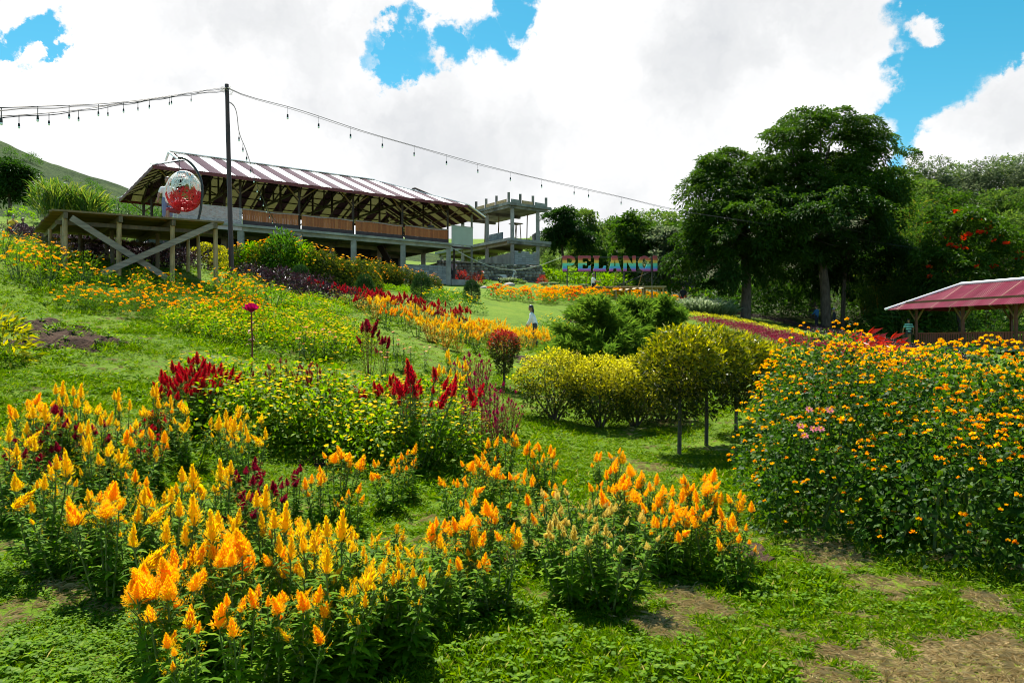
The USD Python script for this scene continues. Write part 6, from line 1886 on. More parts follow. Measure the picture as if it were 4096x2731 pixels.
# wood behind: a few kinds of tree, each repeated
FOR = []
for i, (m, hh, rr, n) in enumerate([("forest_leaf", 9, 3.2, 3600), ("forest_grey", 11, 2.6, 3000), ("tree_leaf_b", 8, 3.4, 3800), ("forest_leaf", 7, 3.6, 3400)]):
    pr = proto(f"wood_tree_{'abcd'[i]}")
    lob = [(0, 0, hh * .72, rr * .7, rr * .7, hh * .24)] + [(math.cos(a) * rr * .55, math.sin(a) * rr * .55, hh * rng.uniform(.45, .72), rr * .5, rr * .5, hh * .17) for a in np.arange(5) * 1.257 + i]
    lob2 = [(*(np.array(l[:3]) + sph(rng, 1, .5)[0] * np.array(l[3:]) * .9), l[3] * .42, l[4] * .42, l[5] * .42) for l in lob for _ in range(7)]
    c, cd = lobe_points(rng, lob2, n // 20, .3, .6)
    k = rng.integers(0, len(c), n)
    off = rng.normal(size=(n, 3)) * .5; nr = unit(cd + [0, 0, .7]); off -= nr[k] * (off * nr[k]).sum(1)[:, None] * .6
    l = rng.uniform(.3, .6, n)
    mesh(pr, "crown", leaves(c[k] + off, unit(off + cd[k] * .4), l, l * .45, N=unit(nr[k] + rng.normal(size=(n, 3)) * .3), droop=.3)[0], G[m])
    mesh(pr, "trunk", tube([[0, 0, -.5], [.1, 0, hh * .3], [0, 0, hh * .62]], [.24, .18, .09], 6), G["bark"])
    for q in lob[1:4]:
        mesh(pr, "limb", tube([[0, 0, hh * .35], np.array(q[:3]) * .6 + [0, 0, hh * .2], q[:3]], [.1, .07, .03], 5), G["bark"])
    FOR.append((pr, hh))
wood = [(1250, 112, 552, 1), (1285, 118, 540, 0), (1330, 112, 528, 1), (1375, 105, 520, 0), (1400, 100, 515, 3), (1425, 96, 508, 2), (1475, 100, 498, 0), (1510, 92, 500, 3), (1545, 88, 498, 0), (1580, 84, 508, 2), (1395, 88, 560, 0), (1330, 95, 568, 0), (1500, 82, 552, 3), (1260, 92, 585, 3),
        (1410, 80, 585, 2), (1225, 120, 548, 0), (1180, 122, 552, 1), (1130, 122, 560, 0), (1075, 120, 566, 0),
        (2110, 100, 378, 1), (2150, 98, 372, 1), (2195, 102, 385, 0), (2235, 98, 380, 1), (2275, 96, 372, 1), (2315, 99, 368, 0), (2350, 95, 365, 1), (2385, 92, 380, 1), (2080, 96, 400, 0), (2130, 88, 430, 3), (2180, 86, 440, 2), (2260, 84, 450, 3), (2330, 82, 440, 0), (2370, 78, 470, 2), (2300, 74, 500, 3), (2130, 74, 505, 0), (2085, 78, 470, 2), (2410, 70, 520, 3), (2350, 66, 545, 2)]
for x, d, top, k in wood:
    pr, hh = FOR[k]
    q = pt(x, top, d)
    g = float(ground(q[0], q[1]))
    s = np.clip((q[2] - g) / hh, .55, 1.9)
    side = "on the right hand slope" if x > 1900 else "on the low ridge behind the sign"
    kind = ["rounded green", "tall thin crowned greyish", "bright leafy", "low spreading green"][k]
    place(pr, "wood_tree", f"{kind} tree of the wood {side}", "tree", (q[0], q[1], q[2] - hh * s * .97), RNG.uniform(0, 6), (s, s, s), f"{kind} trees {side}")


# bamboo groves on the right
def bamboo_proto(name, rng, h, r, nc, n, mat):
    pr = proto(name)
    P, D = [], []
    for i in range(nc):
        a = rng.uniform(0, 6.28); b = np.array([math.cos(a), math.sin(a), 0]) * rng.uniform(.1, .6)
        q = np.linspace(0, 1, 8)[:, None]
        e = b * r * 3 + np.array([0, 0, h * rng.uniform(.8, 1)])
        c = b + (e - b) * q + np.array([math.cos(a), math.sin(a), -.25 * h / 6]) * (q ** 3) * r * .7
        mesh(pr, "culm", tube(c, np.linspace(.055, .015, 8), 5), G["stem"] if i % 3 else G["straw"])
        m = n // nc
        t = rng.uniform(.22, 1, m)
        w = np.stack([np.interp(t, q[:, 0], c[:, k]) for k in range(3)], 1)
        P.append(w + rng.normal(size=(m, 3)) * [.55, .55, .3]); D.append(np.column_stack([rng.normal(size=(m, 2)), rng.uniform(-.7, .5, m)]))
    P, D = np.vstack(P), np.vstack(D)
    l = rng.uniform(.25, .5, len(P))
    mesh(pr, "foliage", leaves(P, D, l, l * .17, droop=.35)[0], G[mat])
    return pr


BB = [bamboo_proto("bamboo_a", rng, 8, 1.1, 11, 4200, "bamboo_leaf"), bamboo_proto("bamboo_b", rng, 7, 1.0, 9, 3600, "bamboo_leaf")]
for x, d, top in [(1985, 66, 600), (2020, 64, 560), (2060, 66, 520), (2100, 66, 470), (2140, 64, 500), (2055, 60, 600), (2105, 58, 600), (2150, 59, 590), (2180, 70, 470), (2230, 72, 500), (2290, 70, 520), (2340, 66, 540), (1960, 70, 560), (2080, 72, 440), (2380, 62, 560), (2020, 58, 640), (1830, 70, 620), (1760, 72, 600), (2130, 55, 640), (2270, 58, 640), (2330, 58, 650)]:
    q = pt(x, top, d); g = float(ground(q[0], q[1]))
    s = np.clip((q[2] - g) / 7.6, .5, 1.6)
    place(BB[x % 2], "bamboo_clump", "dense clump of green bamboo in the shade behind the pavilion" if x > 1950 else "clump of bamboo in the gloom behind the big trees", "bamboo", (q[0], q[1], g - .1), RNG.uniform(0, 6), s, "bamboo behind the pavilion" if x > 1950 else "bamboo behind the big trees")


def cane_proto(name, rng, n, h, mat, W=.03, spread=.5, droop=.7, stem=True):
    pr = proto(name)
    az = rng.uniform(0, 6.28, n)
    b = np.stack([np.cos(az), np.sin(az), 0 * az], 1) * rng.uniform(0, spread, n)[:, None]
    z = rng.uniform(0, .62, n) ** .8 * h * (0.9 if stem else .1)
    L = h * rng.uniform(.35, .62, n)
    D = np.stack([np.cos(az + rng.normal(size=n) * .5) * .55, np.sin(az + rng.normal(size=n) * .5) * .55, rng.uniform(.7, 1.3, n)], 1)
    mesh(pr, "blades", leaves(b + np.stack([0 * z, 0 * z, z], 1), D, L, W * h * rng.uniform(.6, 1.2, n), N=sph(rng, n), droop=droop * .5, fold=.3, seg=2)[0], G[mat]).SetCustomDataByKey("kind", "stuff")
    if stem:
        for k in range(10):
            a = rng.uniform(0, 6.28); r = rng.uniform(0, spread)
            mesh(pr, "cane", tube([[math.cos(a) * r, math.sin(a) * r, 0], [math.cos(a) * r * 1.1, math.sin(a) * r * 1.1, h * .6]], [.03, .018], 5), G["stem"])
    return pr


rng = np.random.default_rng(99)
CANE = cane_proto("cane", rng, 220, 2.4, "cane")
PALE = cane_proto("silver_grass", rng, 620, 3.0, "pale_cane", .024, .9, 1.0, False)
for x, y, d, s in [(95, 492, 44, 1.0), (125, 490, 44, 1.0), (150, 488, 45, 1.15), (175, 490, 45, 1.1), (205, 488, 45, 1.05), (225, 490, 46, .95), (110, 480, 47, 1.1), (190, 480, 47, .95)]:
    q = pt(x, y, d); place(CANE, "sugar_cane", "tall green cane tuft on the slope above the left end of the platform", "plant", (q[0], q[1], min(q[2], float(ground(q[0], q[1])) + .6)), RNG.uniform(0, 6), s, "cane tufts above the platform")
for x, d, top in [(1585, 51, 618), (1618, 50.5, 612), (1650, 51, 628), (1562, 52, 640), (1602, 52, 600), (1635, 52, 606), (1665, 51, 655)]:
    q = pt(x, top, d); g = float(ground(q[0], q[1]))
    place(PALE, "silver_grass", "huge clump of arching silvery cane grass right of the sign", "grass", (q[0], q[1], g), RNG.uniform(0, 6), (q[2] - g) / 3.0, "silvery cane grass right of the sign")
for x, d, top in [(1168, 60, 606), (1200, 60, 630), (1250, 60, 650), (1440, 63, 640), (1270, 62, 640), (1340, 63, 645), (1490, 63, 640)]:
    q = pt(x, top, d); g = float(ground(q[0], q[1]))
    place(PALE, "tall_grass", "tuft of arching grass at the foot of the stone wall" if x < 1300 else "tuft of tall grass behind the frame of the sign", "grass", (q[0], q[1], g), RNG.uniform(0, 6), max(.3, (q[2] - g) / 3.0), "grass by the stone wall" if x < 1300 else "grass behind the sign")
# rough green growth on the slopes
nb = 0
for x, y, d in [(1215, 600, 74), (1240, 590, 78), (1270, 610, 72), (1300, 620, 70), (1330, 640, 68), (1380, 640, 68), (1420, 650, 67), (1470, 650, 67), (1520, 660, 66), (1560, 660, 66), (1250, 640, 66), (1225, 620, 70), (1690, 690, 62), (1720, 680, 62), (1760, 690, 63), (1800, 690, 64), (1840, 690, 65), (1980, 700, 64), (2020, 720, 58), (2060, 730, 56), (2100, 720, 55), (2150, 730, 55), (2200, 720, 55), (2260, 720, 55), (2320, 720, 55),
                (1650, 690, 62), (1870, 700, 66), (1920, 700, 66), (1600, 690, 64), (1640, 680, 70), (1700, 670, 72), (1750, 670, 74), (1800, 670, 72), (1840, 665, 74), (1880, 670, 72), (1920, 670, 74), (1960, 670, 72), (1780, 640, 76), (1860, 640, 76), (1720, 640, 76), (1410, 620, 72), (1300, 590, 80), (1370, 600, 78)]:
    q = pt(x, 0, d); g = float(ground(q[0], q[1]))
    place(DRKB if x > 1600 else GRB[nb % 2], "bush", "dark leafy bush in the undergrowth below the big trees" if x > 1600 else "bright green bush on the slope behind the sign", "bush", (q[0], d, g - .1), RNG.uniform(0, 6), RNG.uniform(1.9, 3.2) if x > 1600 else RNG.uniform(2.6, 3.8), "undergrowth below the big trees" if x > 1600 else "bushes on the slope behind the sign")
    nb += 1
for vx, vy, nm in [(60, 480, "a"), (20, 490, "b"), (100, 500, "c"), (50, 505, "d"), (150, 505, "e"), (10, 470, "f"), (80, 470, "g"), (200, 505, "h"), (235, 500, "i")]:
    q = at(vx, vy)
    place(GRB[len(nm) % 2], "corn_plant", "leafy field plant on the slope at the upper left", "plant", q, RNG.uniform(0, 6), 1.7, "field plants at the upper left")
for k in range(46):
    s, tt = RNG.uniform(.12, .8), RNG.uniform(-.75, -.28)
    Y = 82 + 150 * s
    place(DRKB, "hill_bush", "dark bush dotting the grass hill", "bush", (tt * Y, Y, float(hill_z((s, tt))) - .3), RNG.uniform(0, 6), RNG.uniform(1.5, 3.4), "bushes on the grass hill")
# plants at the foot of the stone wall
for x, y, pr, s, lab in [(1060, 652, REDB, 1.5, "dark red leaved shrub by the hall's corner"), (1090, 655, REDB, 1.3, "dark red leaved shrub left of the parked scooter"), (1118, 656, GRB[0], 1.0, "yellow green tuft below the stone wall"), (1190, 652, GRB[0], .9, "small bright tuft before the right scooter"), (1245, 652, REDB, 1.0, "low red leaved shrub below the wall's right end")]:
    q = at(x, y); place(pr, "border_shrub", lab, "shrub", q, 1.0, s)


# ------------------------------------------------------------------ grass, weeds, straw and bare soil
def tuft(rng, n, h, W, spread, lean=.5):
    az = rng.uniform(0, 6.28, n)
    b = np.stack([np.cos(az), np.sin(az), 0 * az], 1) * rng.uniform(0, spread, n)[:, None]
    D = np.stack([np.cos(az) * lean + rng.normal(size=n) * .25, np.sin(az) * lean + rng.normal(size=n) * .25, rng.uniform(.5, 1.1, n)], 1)
    return leaves(b, D, h * rng.uniform(.5, 1.15, n), W, N=sph(rng, n), droop=.25, fold=.2)[0]


def weed(rng, n, L):
    az = rng.uniform(0, 6.28, n)
    b = np.stack([np.cos(az), np.sin(az), 0 * az], 1) * rng.uniform(0, .05, n)[:, None] + np.stack([0 * az, 0 * az, rng.uniform(.0, .05, n)], 1)
    D = np.stack([np.cos(az), np.sin(az), rng.uniform(.15, .8, n)], 1)
    l = L * rng.uniform(.6, 1.2, n)
    return leaves(b, D, l, l * .5, droop=.25, seg=2)[0]


def grow_grass():
    rng = np.random.default_rng(123)
    protos = [tuft(rng, 10, .065, .006, .03), tuft(rng, 12, .05, .005, .045, .9), tuft(rng, 9, .09, .007, .025), weed(rng, 9, .036), weed(rng, 12, .028), tuft(rng, 7, .09, .005, .05, 1.6)]
    mats = [G["grass_blade"]] * 3 + [G["leaf_lime"], G["leaf"], G["dry_blade"]]
    pos, wh, sc = [], [], []
    for y0, y1, dens, s in ((3.3, 5.2, 1150, .85), (5.2, 7.5, 620, .95), (7.5, 11, 330, 1.05), (11, 17, 120, 1.25), (17, 27, 30, 1.5)):
        x0, x1 = -.76 * y1, .76 * y1
        n = int(dens * (x1 - x0) * (y1 - y0))
        q = np.column_stack([rng.uniform(x0, x1, n), rng.uniform(y0, y1, n)])
        q = q[np.abs(q[:, 0]) < .74 * q[:, 1]]
        nz = meshkit.fbm(np.column_stack([q * 1.1, np.zeros(len(q))]), 4, 9)
        n2 = meshkit.fbm(np.column_stack([q * 3.2, np.ones(len(q))]), 3, 19)
        right = np.clip((q[:, 0] / q[:, 1] - .12) * 2.2, 0, 1) * np.clip((6.8 - q[:, 1]) / 2, 0, 1)
        bare = nz * .6 + n2 * .4 < .385 + .075 * right
        dry = bare & (rng.random(len(q)) < np.where(right > .1, .62, .3))
        live = ~bare
        left = (q[:, 0] / q[:, 1] < -.25) & (q[:, 1] < 7)
        k = np.where(rng.random(len(q)) < np.where(left, .5, .12), rng.integers(3, 5, len(q)), rng.integers(0, 3, len(q)))
        k = np.where(dry, 5, k)
        ok = live | dry
        pos.append(np.column_stack([q[ok], ground(q[ok, 0], q[ok, 1]) - .004])); wh.append(k[ok]); sc.append(s * rng.uniform(.6, 1.35, ok.sum()) * (1 + .5 * (nz[ok] > .56)))
    pos, wh, sc = np.vstack(pos), np.concatenate(wh), np.concatenate(sc)
    print("grass", len(pos))
    scatter("grass", protos, mats, pos, rng.uniform(0, 6.28, len(pos)), sc, wh, "green lawn grass with weeds and dry straw", "grass")


grow_grass()


def soil(name, poly, h, seed, n=60):
    g = Polygon([at(*p)[:2] for p in poly]).buffer(0)
    x0, y0, x1, y1 = g.bounds
    xs, ys = np.linspace(x0, x1, n), np.linspace(y0, y1, n)
    X, Y = np.meshgrid(xs, ys, indexing="ij")
    d = np.array([g.exterior.distance(shapely.Point(a, b)) * (1 if g.contains(shapely.Point(a, b)) else -1) for a, b in zip(X.ravel(), Y.ravel())])
    nz = meshkit.fbm(np.column_stack([X.ravel() * 3, Y.ravel() * 3, np.full(X.size, seed)]), 4, seed)
    up = np.clip(d / .35, -1, 1) * h + (nz - .52) * h * 4.4
    z = ground(X.ravel(), Y.ravel()) + np.where(d > -.02, up, -.2)
    i, j = np.meshgrid(np.arange(n - 1), np.arange(n - 1), indexing="ij"); k = (i * n + j).ravel()
    f = np.vstack([np.stack([k, k + n, k + n + 1], 1), np.stack([k, k + n + 1, k + 1], 1)])
    single(name, (np.column_stack([X.ravel(), Y.ravel(), z]), f), G["soil"], kind="structure", smooth=True)


soil("soil_patch", [(10, 735), (120, 733), (250, 770), (345, 803), (200, 812), (20, 800)], .05, 3)
soil("soil_patch", [(660, 1048), (760, 1020), (850, 1040), (800, 1075), (680, 1075)], .02, 5, 40)
soil("soil_patch", [(175, 1285), (240, 1270), (260, 1300), (200, 1315)], .035, 6, 30)
soil("soil_patch", [(1160, 815), (1240, 825), (1300, 845), (1200, 845)], .05, 7, 30)
soil("soil_patch", [(1660, 1260), (1740, 1250), (1780, 1290), (1690, 1310)], .03, 8, 30)
soil("soil_patch", [(1800, 1545), (1900, 1535), (1990, 1568), (1850, 1580)], .02, 9, 30)
soil("soil_patch", [(880, 1455), (960, 1440), (980, 1480), (900, 1490)], .02, 10, 30)
soil("soil_patch", [(1000, 1290), (1180, 1250), (1260, 1280), (1120, 1330)], .03, 12, 40)
soil("soil_patch", [(1290, 722), (1420, 728), (1400, 748), (1300, 740)], .05, 14, 30)
rng = np.random.default_rng(12)
SEED = proto("seedling")
n = 9
az = np.arange(n) * 2.4
mesh(SEED, "leaf", leaves(np.stack([0 * az, 0 * az, np.linspace(.02, .1, n)], 1), np.stack([np.cos(az), np.sin(az), np.full(n, .7)], 1), .12, .032, droop=.3, seg=2)[0], G["leaf_lime"])
mesh(SEED, "stem", tube([[0, 0, 0], [0, 0, .12]], .006, 4), G["stem"])
for x, y in [(55, 740), (95, 745), (140, 750), (175, 755), (65, 765), (110, 775), (170, 770), (215, 775), (250, 782), (185, 782), (225, 795), (150, 790), (60, 790), (130, 762), (205, 762), (280, 795)]:
    place(SEED, "seedling", "pale green seedling planted in the bare soil on the left", "seedling", at(x, y) + [0, 0, .01], RNG.uniform(0, 6), RNG.uniform(.9, 1.5), "seedlings in the left soil bed")
# ------------------------------------------------------------------ people
SKIN = plain("skin", (.30, .155, .095), .55)
HAIR = plain("black_hair", (.012, .009, .008), .45)
EYEW = plain("eye_white", (.7, .68, .65), .3)
LIP = plain("lips", (.28, .08, .07), .5)
_ico = np.array(trimesh.creation.icosphere(1, 1.0).vertices)
_ico2 = np.array(trimesh.creation.icosphere(2, 1.0).vertices)


def capsule(a, b, ra, rb, fine=False, sq=(1, 1, 1)):
    s = _ico2 if fine else _ico
    return m3.Manifold.hull_points(np.vstack([s * ra * np.array(sq) + a, s * rb * np.array(sq) + b]))


def smooth_union(parts, edge, it=6):
    m = parts[0]
    for q in parts[1:]:
        m = m + q
    m = m.refine_to_length(edge)
    v, f = arr(m)
    t = trimesh.Trimesh(v, f, process=True)
    trimesh.smoothing.filter_taubin(t, lamb=.5, nu=.53, iterations=it)
    return np.array(t.vertices), np.array(t.faces)


def colour(name, c, rough=.8):
    p = f"/World/Looks/{name}"
    m = UsdShade.Material.Get(stage, p)
    return m if m and m.GetPrim().IsValid() else surf_mat(name, tuple(x * .82 for x in c), c, 9, rough, spec=.2)


def person(label, p, face=0.0, H=1.6, shirt=(.7, .7, .7), shirt_name="white_cloth", legs=(.03, .03, .04), legs_name="dark_trousers", long=True, sleeves="short", arms=((.12, .05, -.26), (.2, .02, -.5)), arms_r=None,
           step=.0, sit=False, shoes=(.02, .02, .02), hair="short", extra=None, lean=0.0, mask=None, cap=None, head_turn=0.0, skirt=False, child=False, hidden_legs=False):
    """face: the way the person faces, 0 = away from the camera (+y), turning left. Arms: elbow and wrist offsets from the shoulder (outwards, forwards, up)."""
    t = thing("person", label, "person", p, face)
    k = H / 1.7
    hs = (1.12 if child else 1.0)
    hip = .9 * k if not sit else .5 * k
    J = lambda x, y, z: np.array([x, y, z]) * k
    base = hip / k
    sh = np.array([0, lean * .42, base + .50]); nk = sh + [0, lean * .02, .06]; hd = nk + [0, .02 + lean * .03, .165 * hs]
    parts, wear_top, wear_leg, shoe = [], [], [], []
    pel, chest = np.array([0, 0, base + .02]), np.array([0, lean * .28, base + .33])
    T = lambda a: np.asarray(a) * k
    parts += [capsule(T(pel), T(chest), .125 * k, .135 * k, True, (1.12, .8, 1)), capsule(T(chest), T(sh + [0, 0, -.06]), .135 * k, .11 * k, True, (1.15, .78, .9)), capsule(T(sh), T(nk + [0, .01, .05]), .062 * k, .052 * k)]
    head = [capsule(T(hd + [0, .0, .03]), T(hd + [0, .012, -.055]), .088 * k * hs, .066 * k * hs, True, (.86, 1, 1.05)), capsule(T(hd + [0, .095 * hs, -.005]), T(hd + [0, .085 * hs, .02]), .014 * k, .009 * k),
            capsule(T(hd + [0, .07, -.085]), T(hd + [0, .075, -.08]), .03 * k, .03 * k)]
    for s in (-1, 1):
        head.append(capsule(T(hd + [s * .078 * hs, -.005, .0]), T(hd + [s * .08 * hs, -.01, .02]), .016 * k, .018 * k, False, (.5, 1, 1)))
    parts += head
    wear_top += [capsule(T(pel + [0, 0, .02]), T(chest), .142 * k, .152 * k, True, (1.12, .84, 1)), capsule(T(chest), T(sh + [0, 0, -.045]), .152 * k, .118 * k, True, (1.17, .82, .9)), capsule(T(sh + [0, 0, -.05]), T(sh + [0, 0, .02]), .11 * k, .066 * k, True)]
    wear_top.append(capsule(T(sh + [-.15, 0, -.035]), T(sh + [.15, 0, -.035]), .062 * k, .062 * k, True))
    hands = []
    for s, a in ((-1, arms), (1, arms_r or arms)):
        S0 = sh + [s * .175, 0, -.04]
        E = S0 + np.array([s * a[0][0], a[0][1], a[0][2]]); Wr = S0 + np.array([s * a[1][0], a[1][1], a[1][2]])
        parts += [capsule(T(S0), T(E), .052 * k, .042 * k), capsule(T(E), T(Wr), .042 * k, .028 * k)]
        d = unit(Wr - E); side = unit(np.cross(d, [0, 0, 1.0]) + 1e-6); nr = np.cross(side, d)
        palm = Wr + d * .05
        hp = [capsule(T(Wr), T(Wr + d * .085), .024 * k, .03 * k, False, (1, 1, 1))]
        for q, (o, ln) in enumerate(((-.027, .062), (-.009, .072), (.009, .068), (.027, .052))):
            f0 = Wr + d * .085 + side * o; f1 = f0 + d * ln * .5 - nr * .008; f2 = f1 + d * ln * .42 - nr * .022
            hp += [capsule(T(f0), T(f1), .0095 * k, .009 * k), capsule(T(f1), T(f2), .009 * k, .0075 * k)]
        t0 = Wr + d * .03 + side * .026 * -s; t1 = t0 + d * .035 + side * .03 * -s; t2 = t1 + d * .03
        hp += [capsule(T(t0), T(t1), .012 * k, .01 * k), capsule(T(t1), T(t2), .01 * k, .008 * k)]
        parts += hp
        if sleeves == "long":
            wear_top += [capsule(T(S0), T(E), .068 * k, .057 * k), capsule(T(E), T(Wr - d * .02), .057 * k, .042 * k)]
        else:
            wear_top.append(capsule(T(S0), T(S0 * .38 + E * .62), .072 * k, .068 * k))
    for s in (-1, 1):
        Hj = np.array([s * .085, 0, base])
        if sit:
            K = Hj + [s * .03, .36, .04]; A = np.array([s * .12, .40 + .05 * s, .07])
        else:
            K = Hj * [1, 1, 0] + [s * .01, .03 + s * step * .5, base * .52]; A = np.array([s * .10, -.02 + s * step, .075])
        parts += [capsule(T(Hj), T(K), .085 * k, .055 * k), capsule(T(K), T(A), .055 * k, .034 * k), capsule(T(A + [0, -.03, -.045]), T(A + [0, .13, -.05]), .032 * k, .026 * k)]
        wear_leg.append(capsule(T(Hj + [0, 0, .02]), T(K), .105 * k, .078 * k))
        if long:
            wear_leg.append(capsule(T(K), T(A + [0, 0, .03]), .078 * k, .055 * k))
        elif not sit:
            wear_leg.append(capsule(T(K), T(K * .86 + A * .14), .078 * k, .08 * k))
        shoe.append((capsule(T(A + [0, -.035, -.042]), T(A + [0, .135, -.048]), .04 * k, .034 * k)))
    wear_leg.append(capsule(T(pel + [-.05, 0, 0]), T(pel + [.05, 0, .06]), .118 * k, .128 * k, True, (1.05, .86, 1)))
    body = smooth_union(parts, .03 * k, 4)
    bp = mesh(t, "body", body, SKIN, smooth=True)
    mesh(t, "shirt", smooth_union(wear_top, .05 * k, 5), colour(shirt_name, shirt), smooth=True)
    mesh(t, "trousers" if long else "shorts", smooth_union(wear_leg, .05 * k, 4), colour(legs_name, legs), smooth=True)
    for q in shoe:
        mesh(t, "shoe", smooth_union([q], .05, 2), colour("dark_shoe", shoes), smooth=True)
    r = .093 * k * hs
    hm = trimesh.creation.icosphere(3, 1.0)
    hv = np.array(hm.vertices)
    front = hv[:, 1]
    cut = (hv[:, 2] < -.25) | ((front > .45) & (hv[:, 2] < .42))
    hf = np.array(hm.faces)
    hf = hf[~cut[hf].any(1)]
    hv2 = hv * [r * .93, r * 1.07, r * 1.12] * 1.04 + T(hd + [0, -.005, .02])
    mesh(t, "hair", (hv2, hf), HAIR, smooth=True)
    if hair == "long":
        mesh(t, "hair_tail", smooth_union([capsule(T(hd + [0, -.075, .03]), T(hd + [0, -.11, -.14]), .06 * k, .055 * k, False, (1.2, .7, 1)), capsule(T(hd + [0, -.11, -.12]), T(hd + [0, -.11, -.26]), .055 * k, .025 * k, False, (1.2, .6, 1))], .04, 3), HAIR, smooth=True)
    for s in (-1, 1):
        mesh(t, "eye", ball(T(hd + [s * .031 * hs, .078 * hs, .012]), .011 * k), EYEW)
        mesh(t, "pupil", ball(T(hd + [s * .031 * hs, .087 * hs, .012]), .0055 * k), HAIR)
    if mask:
        mesh(t, "mask", smooth_union([capsule(T(hd + [-.03, .072, -.04]), T(hd + [.03, .072, -.04]), .04 * k, .04 * k)], .04, 2), colour(mask[0], mask[1]), smooth=True)
    else:
        mesh(t, "mouth", smooth_union([capsule(T(hd + [-.017, .085 * hs, -.045]), T(hd + [.017, .085 * hs, -.045]), .007 * k, .007 * k)], .02, 1), LIP)
    if cap:
        cm = trimesh.creation.icosphere(2, 1.0); cv = np.array(cm.vertices); cf = np.array(cm.faces)
        cf = cf[(cv[cf][:, :, 2] > .12).all(1)]
        mesh(t, "cap", (cv * r * 1.16 + T(hd + [0, 0, .03]), cf), colour(cap[0], cap[1]), smooth=True)
        mesh(t, "cap_brim", beam(T(hd + [0, .07, .055]), T(hd + [0, .17, .045]), .14 * k, .01), colour(cap[0], cap[1]))
    return t, T


def foot(vx, d):
    return below(pt(vx, 0, d)[0], d)


PI = math.pi
rotl = lambda deg: math.radians(deg)
# child standing on the platform, child sitting in the egg chair
sp = pt(385, 497, 20.9); sp[2] = PZ + .03
_, T = person("child in a white tee and blue checked shorts standing behind the egg chair", sp, rotl(200), 1.36, (.78, .78, .80), "white_tee", (.17, .22, .38), "blue_check", False, arms=((.1, .06, -.2), (.02, .22, -.08)), arms_r=((.1, .02, -.22), (.12, .12, -.4)), child=True, shoes=(.30, .155, .095), hair="long")
se = EGG + np.array([-.22, .12, -.84]); se[2] = PZ + .05
person("child sitting inside the egg chair with bare legs hanging out", se, rotl(118), 1.2, (.72, .70, .74), "pale_tee", (.30, .06, .08), "red_shorts", False, arms=((.1, .08, -.22), (.05, .24, -.2)), child=True, sit=True, shoes=(.10, .03, .05))
person("dark haired girl in a loose white shirt walking among the golden flowers", foot(1229, 26), rotl(80), 1.38, (.74, .75, .77), "white_shirt", (.05, .05, .06), "dark_trousers", True, "long", arms=((.06, .04, -.24), (.05, .16, -.42)), hair="long", lean=.35, child=True, step=.08)
person("person in a white tee reaching towards the poles of the low bamboo walkway", foot(1362, 51.3), rotl(-80), 1.62, (.76, .77, .78), "white_tee", (.02, .02, .022), "black_shorts", False, arms=((.06, .16, -.2), (.04, .42, -.22)))
pb, T = person("person in black tee and red trousers holding a white bag by silvery grass", foot(1569, 55), rotl(-20), 1.66, (.014, .014, .016), "black_tee", (.55, .04, .03), "red_trousers", True, arms=((.08, .04, -.26), (.08, .18, -.46)))
mesh(pb, "bag", smooth_union([capsule(T([.28, .2, .72]), T([.27, .2, .86]), .12, .05)], .05, 2), plain("white_bag", (.7, .7, .7), .5), smooth=True)
g = hall(16.7, 1.0, 6.5)
person("person in a pink tee and face mask standing under the hall's end beside the scooters", g, rotl(165), 1.62, (.62, .40, .50), "pink_tee", (.02, .02, .025), "dark_trousers", True, arms=((.1, .05, -.26), (.14, .12, -.48)), hair="short", mask=("white_mask", (.7, .7, .7)))
person("person in dark clothes leaning on the orange railing beside the teal tub", hall(14.4, .55, ZF), rotl(190), 1.6, (.06, .055, .06), "dark_tee", (.03, .03, .03), "dark_trousers", True, arms=((.1, .12, -.22), (.0, .24, -.3)))
for vx, vy, d, sh, nm, lab, mk in [(31, 520, 42, (.62, .40, .03), "yellow_tee", "person in a yellow tee and face mask photographing at the upper left, dark hair", ("teal_mask", (.10, .35, .36))), (53, 527, 41, (.015, .016, .022), "black_tee", "person in black with a dark face mask, seated right of the one in yellow", ("black_mask", (.02, .02, .03)))]:
    q = pt(vx, vy, d); gz = min(q[2] - .62, float(ground(q[0], q[1])) + .8)
    person(lab, (q[0], q[1], q[2] - 1.0), rotl(185), 1.6, sh, nm, (.03, .03, .04), "dark_trousers", True, arms=((.12, .1, -.2), (.02, .28, -.02)) if vx < 40 else ((.16, .12, -.2), (.05, .3, -.22)), mask=mk)
person("person in a blue jacket left of the umbrella tree's trunk", foot(1876, 57), rotl(30), 1.66, (.02, .10, .24), "blue_jacket", (.015, .018, .028), "navy_trousers", True, "long", arms=((.1, .08, -.24), (.08, .25, -.3)))
person("person in dark clothes and a white cap right of the umbrella tree's trunk", foot(1916, 56), rotl(60), 1.66, (.02, .024, .032), "dark_jacket", (.016, .018, .024), "navy_trousers", True, "long", cap=("white_cap", (.72, .73, .76)), step=.14)


def stripes():
    n = {"g": ("geometry", {}), "s": ("separate_xyz", {}), "m": ("math", {"math_type": "multiply", "value2": 44.0}), "q": ("math", {"math_type": "sine"}), "r": ("rgb_ramp", {"ramp": [(.0, (.012, .03, .05)), (.42, (.012, .03, .05)), (.5, (.20, .55, .52)), (1, (.28, .62, .58))]}),
         "mr": ("map_range", {"from_min": -1.0, "from_max": 1.0, "to_min": 0.0, "to_max": 1.0}), "p": ("principled_bsdf", {"roughness": .8})}
    return usdkit.material(stage, "/World/Looks/striped_tee", n, [("g.position", "s.vector"), ("s.z", "m.value1"), ("m.value", "q.value1"), ("q.value", "mr.value"), ("mr.result", "r.fac"), ("r.color", "p.base_color")], surface="p.BSDF")


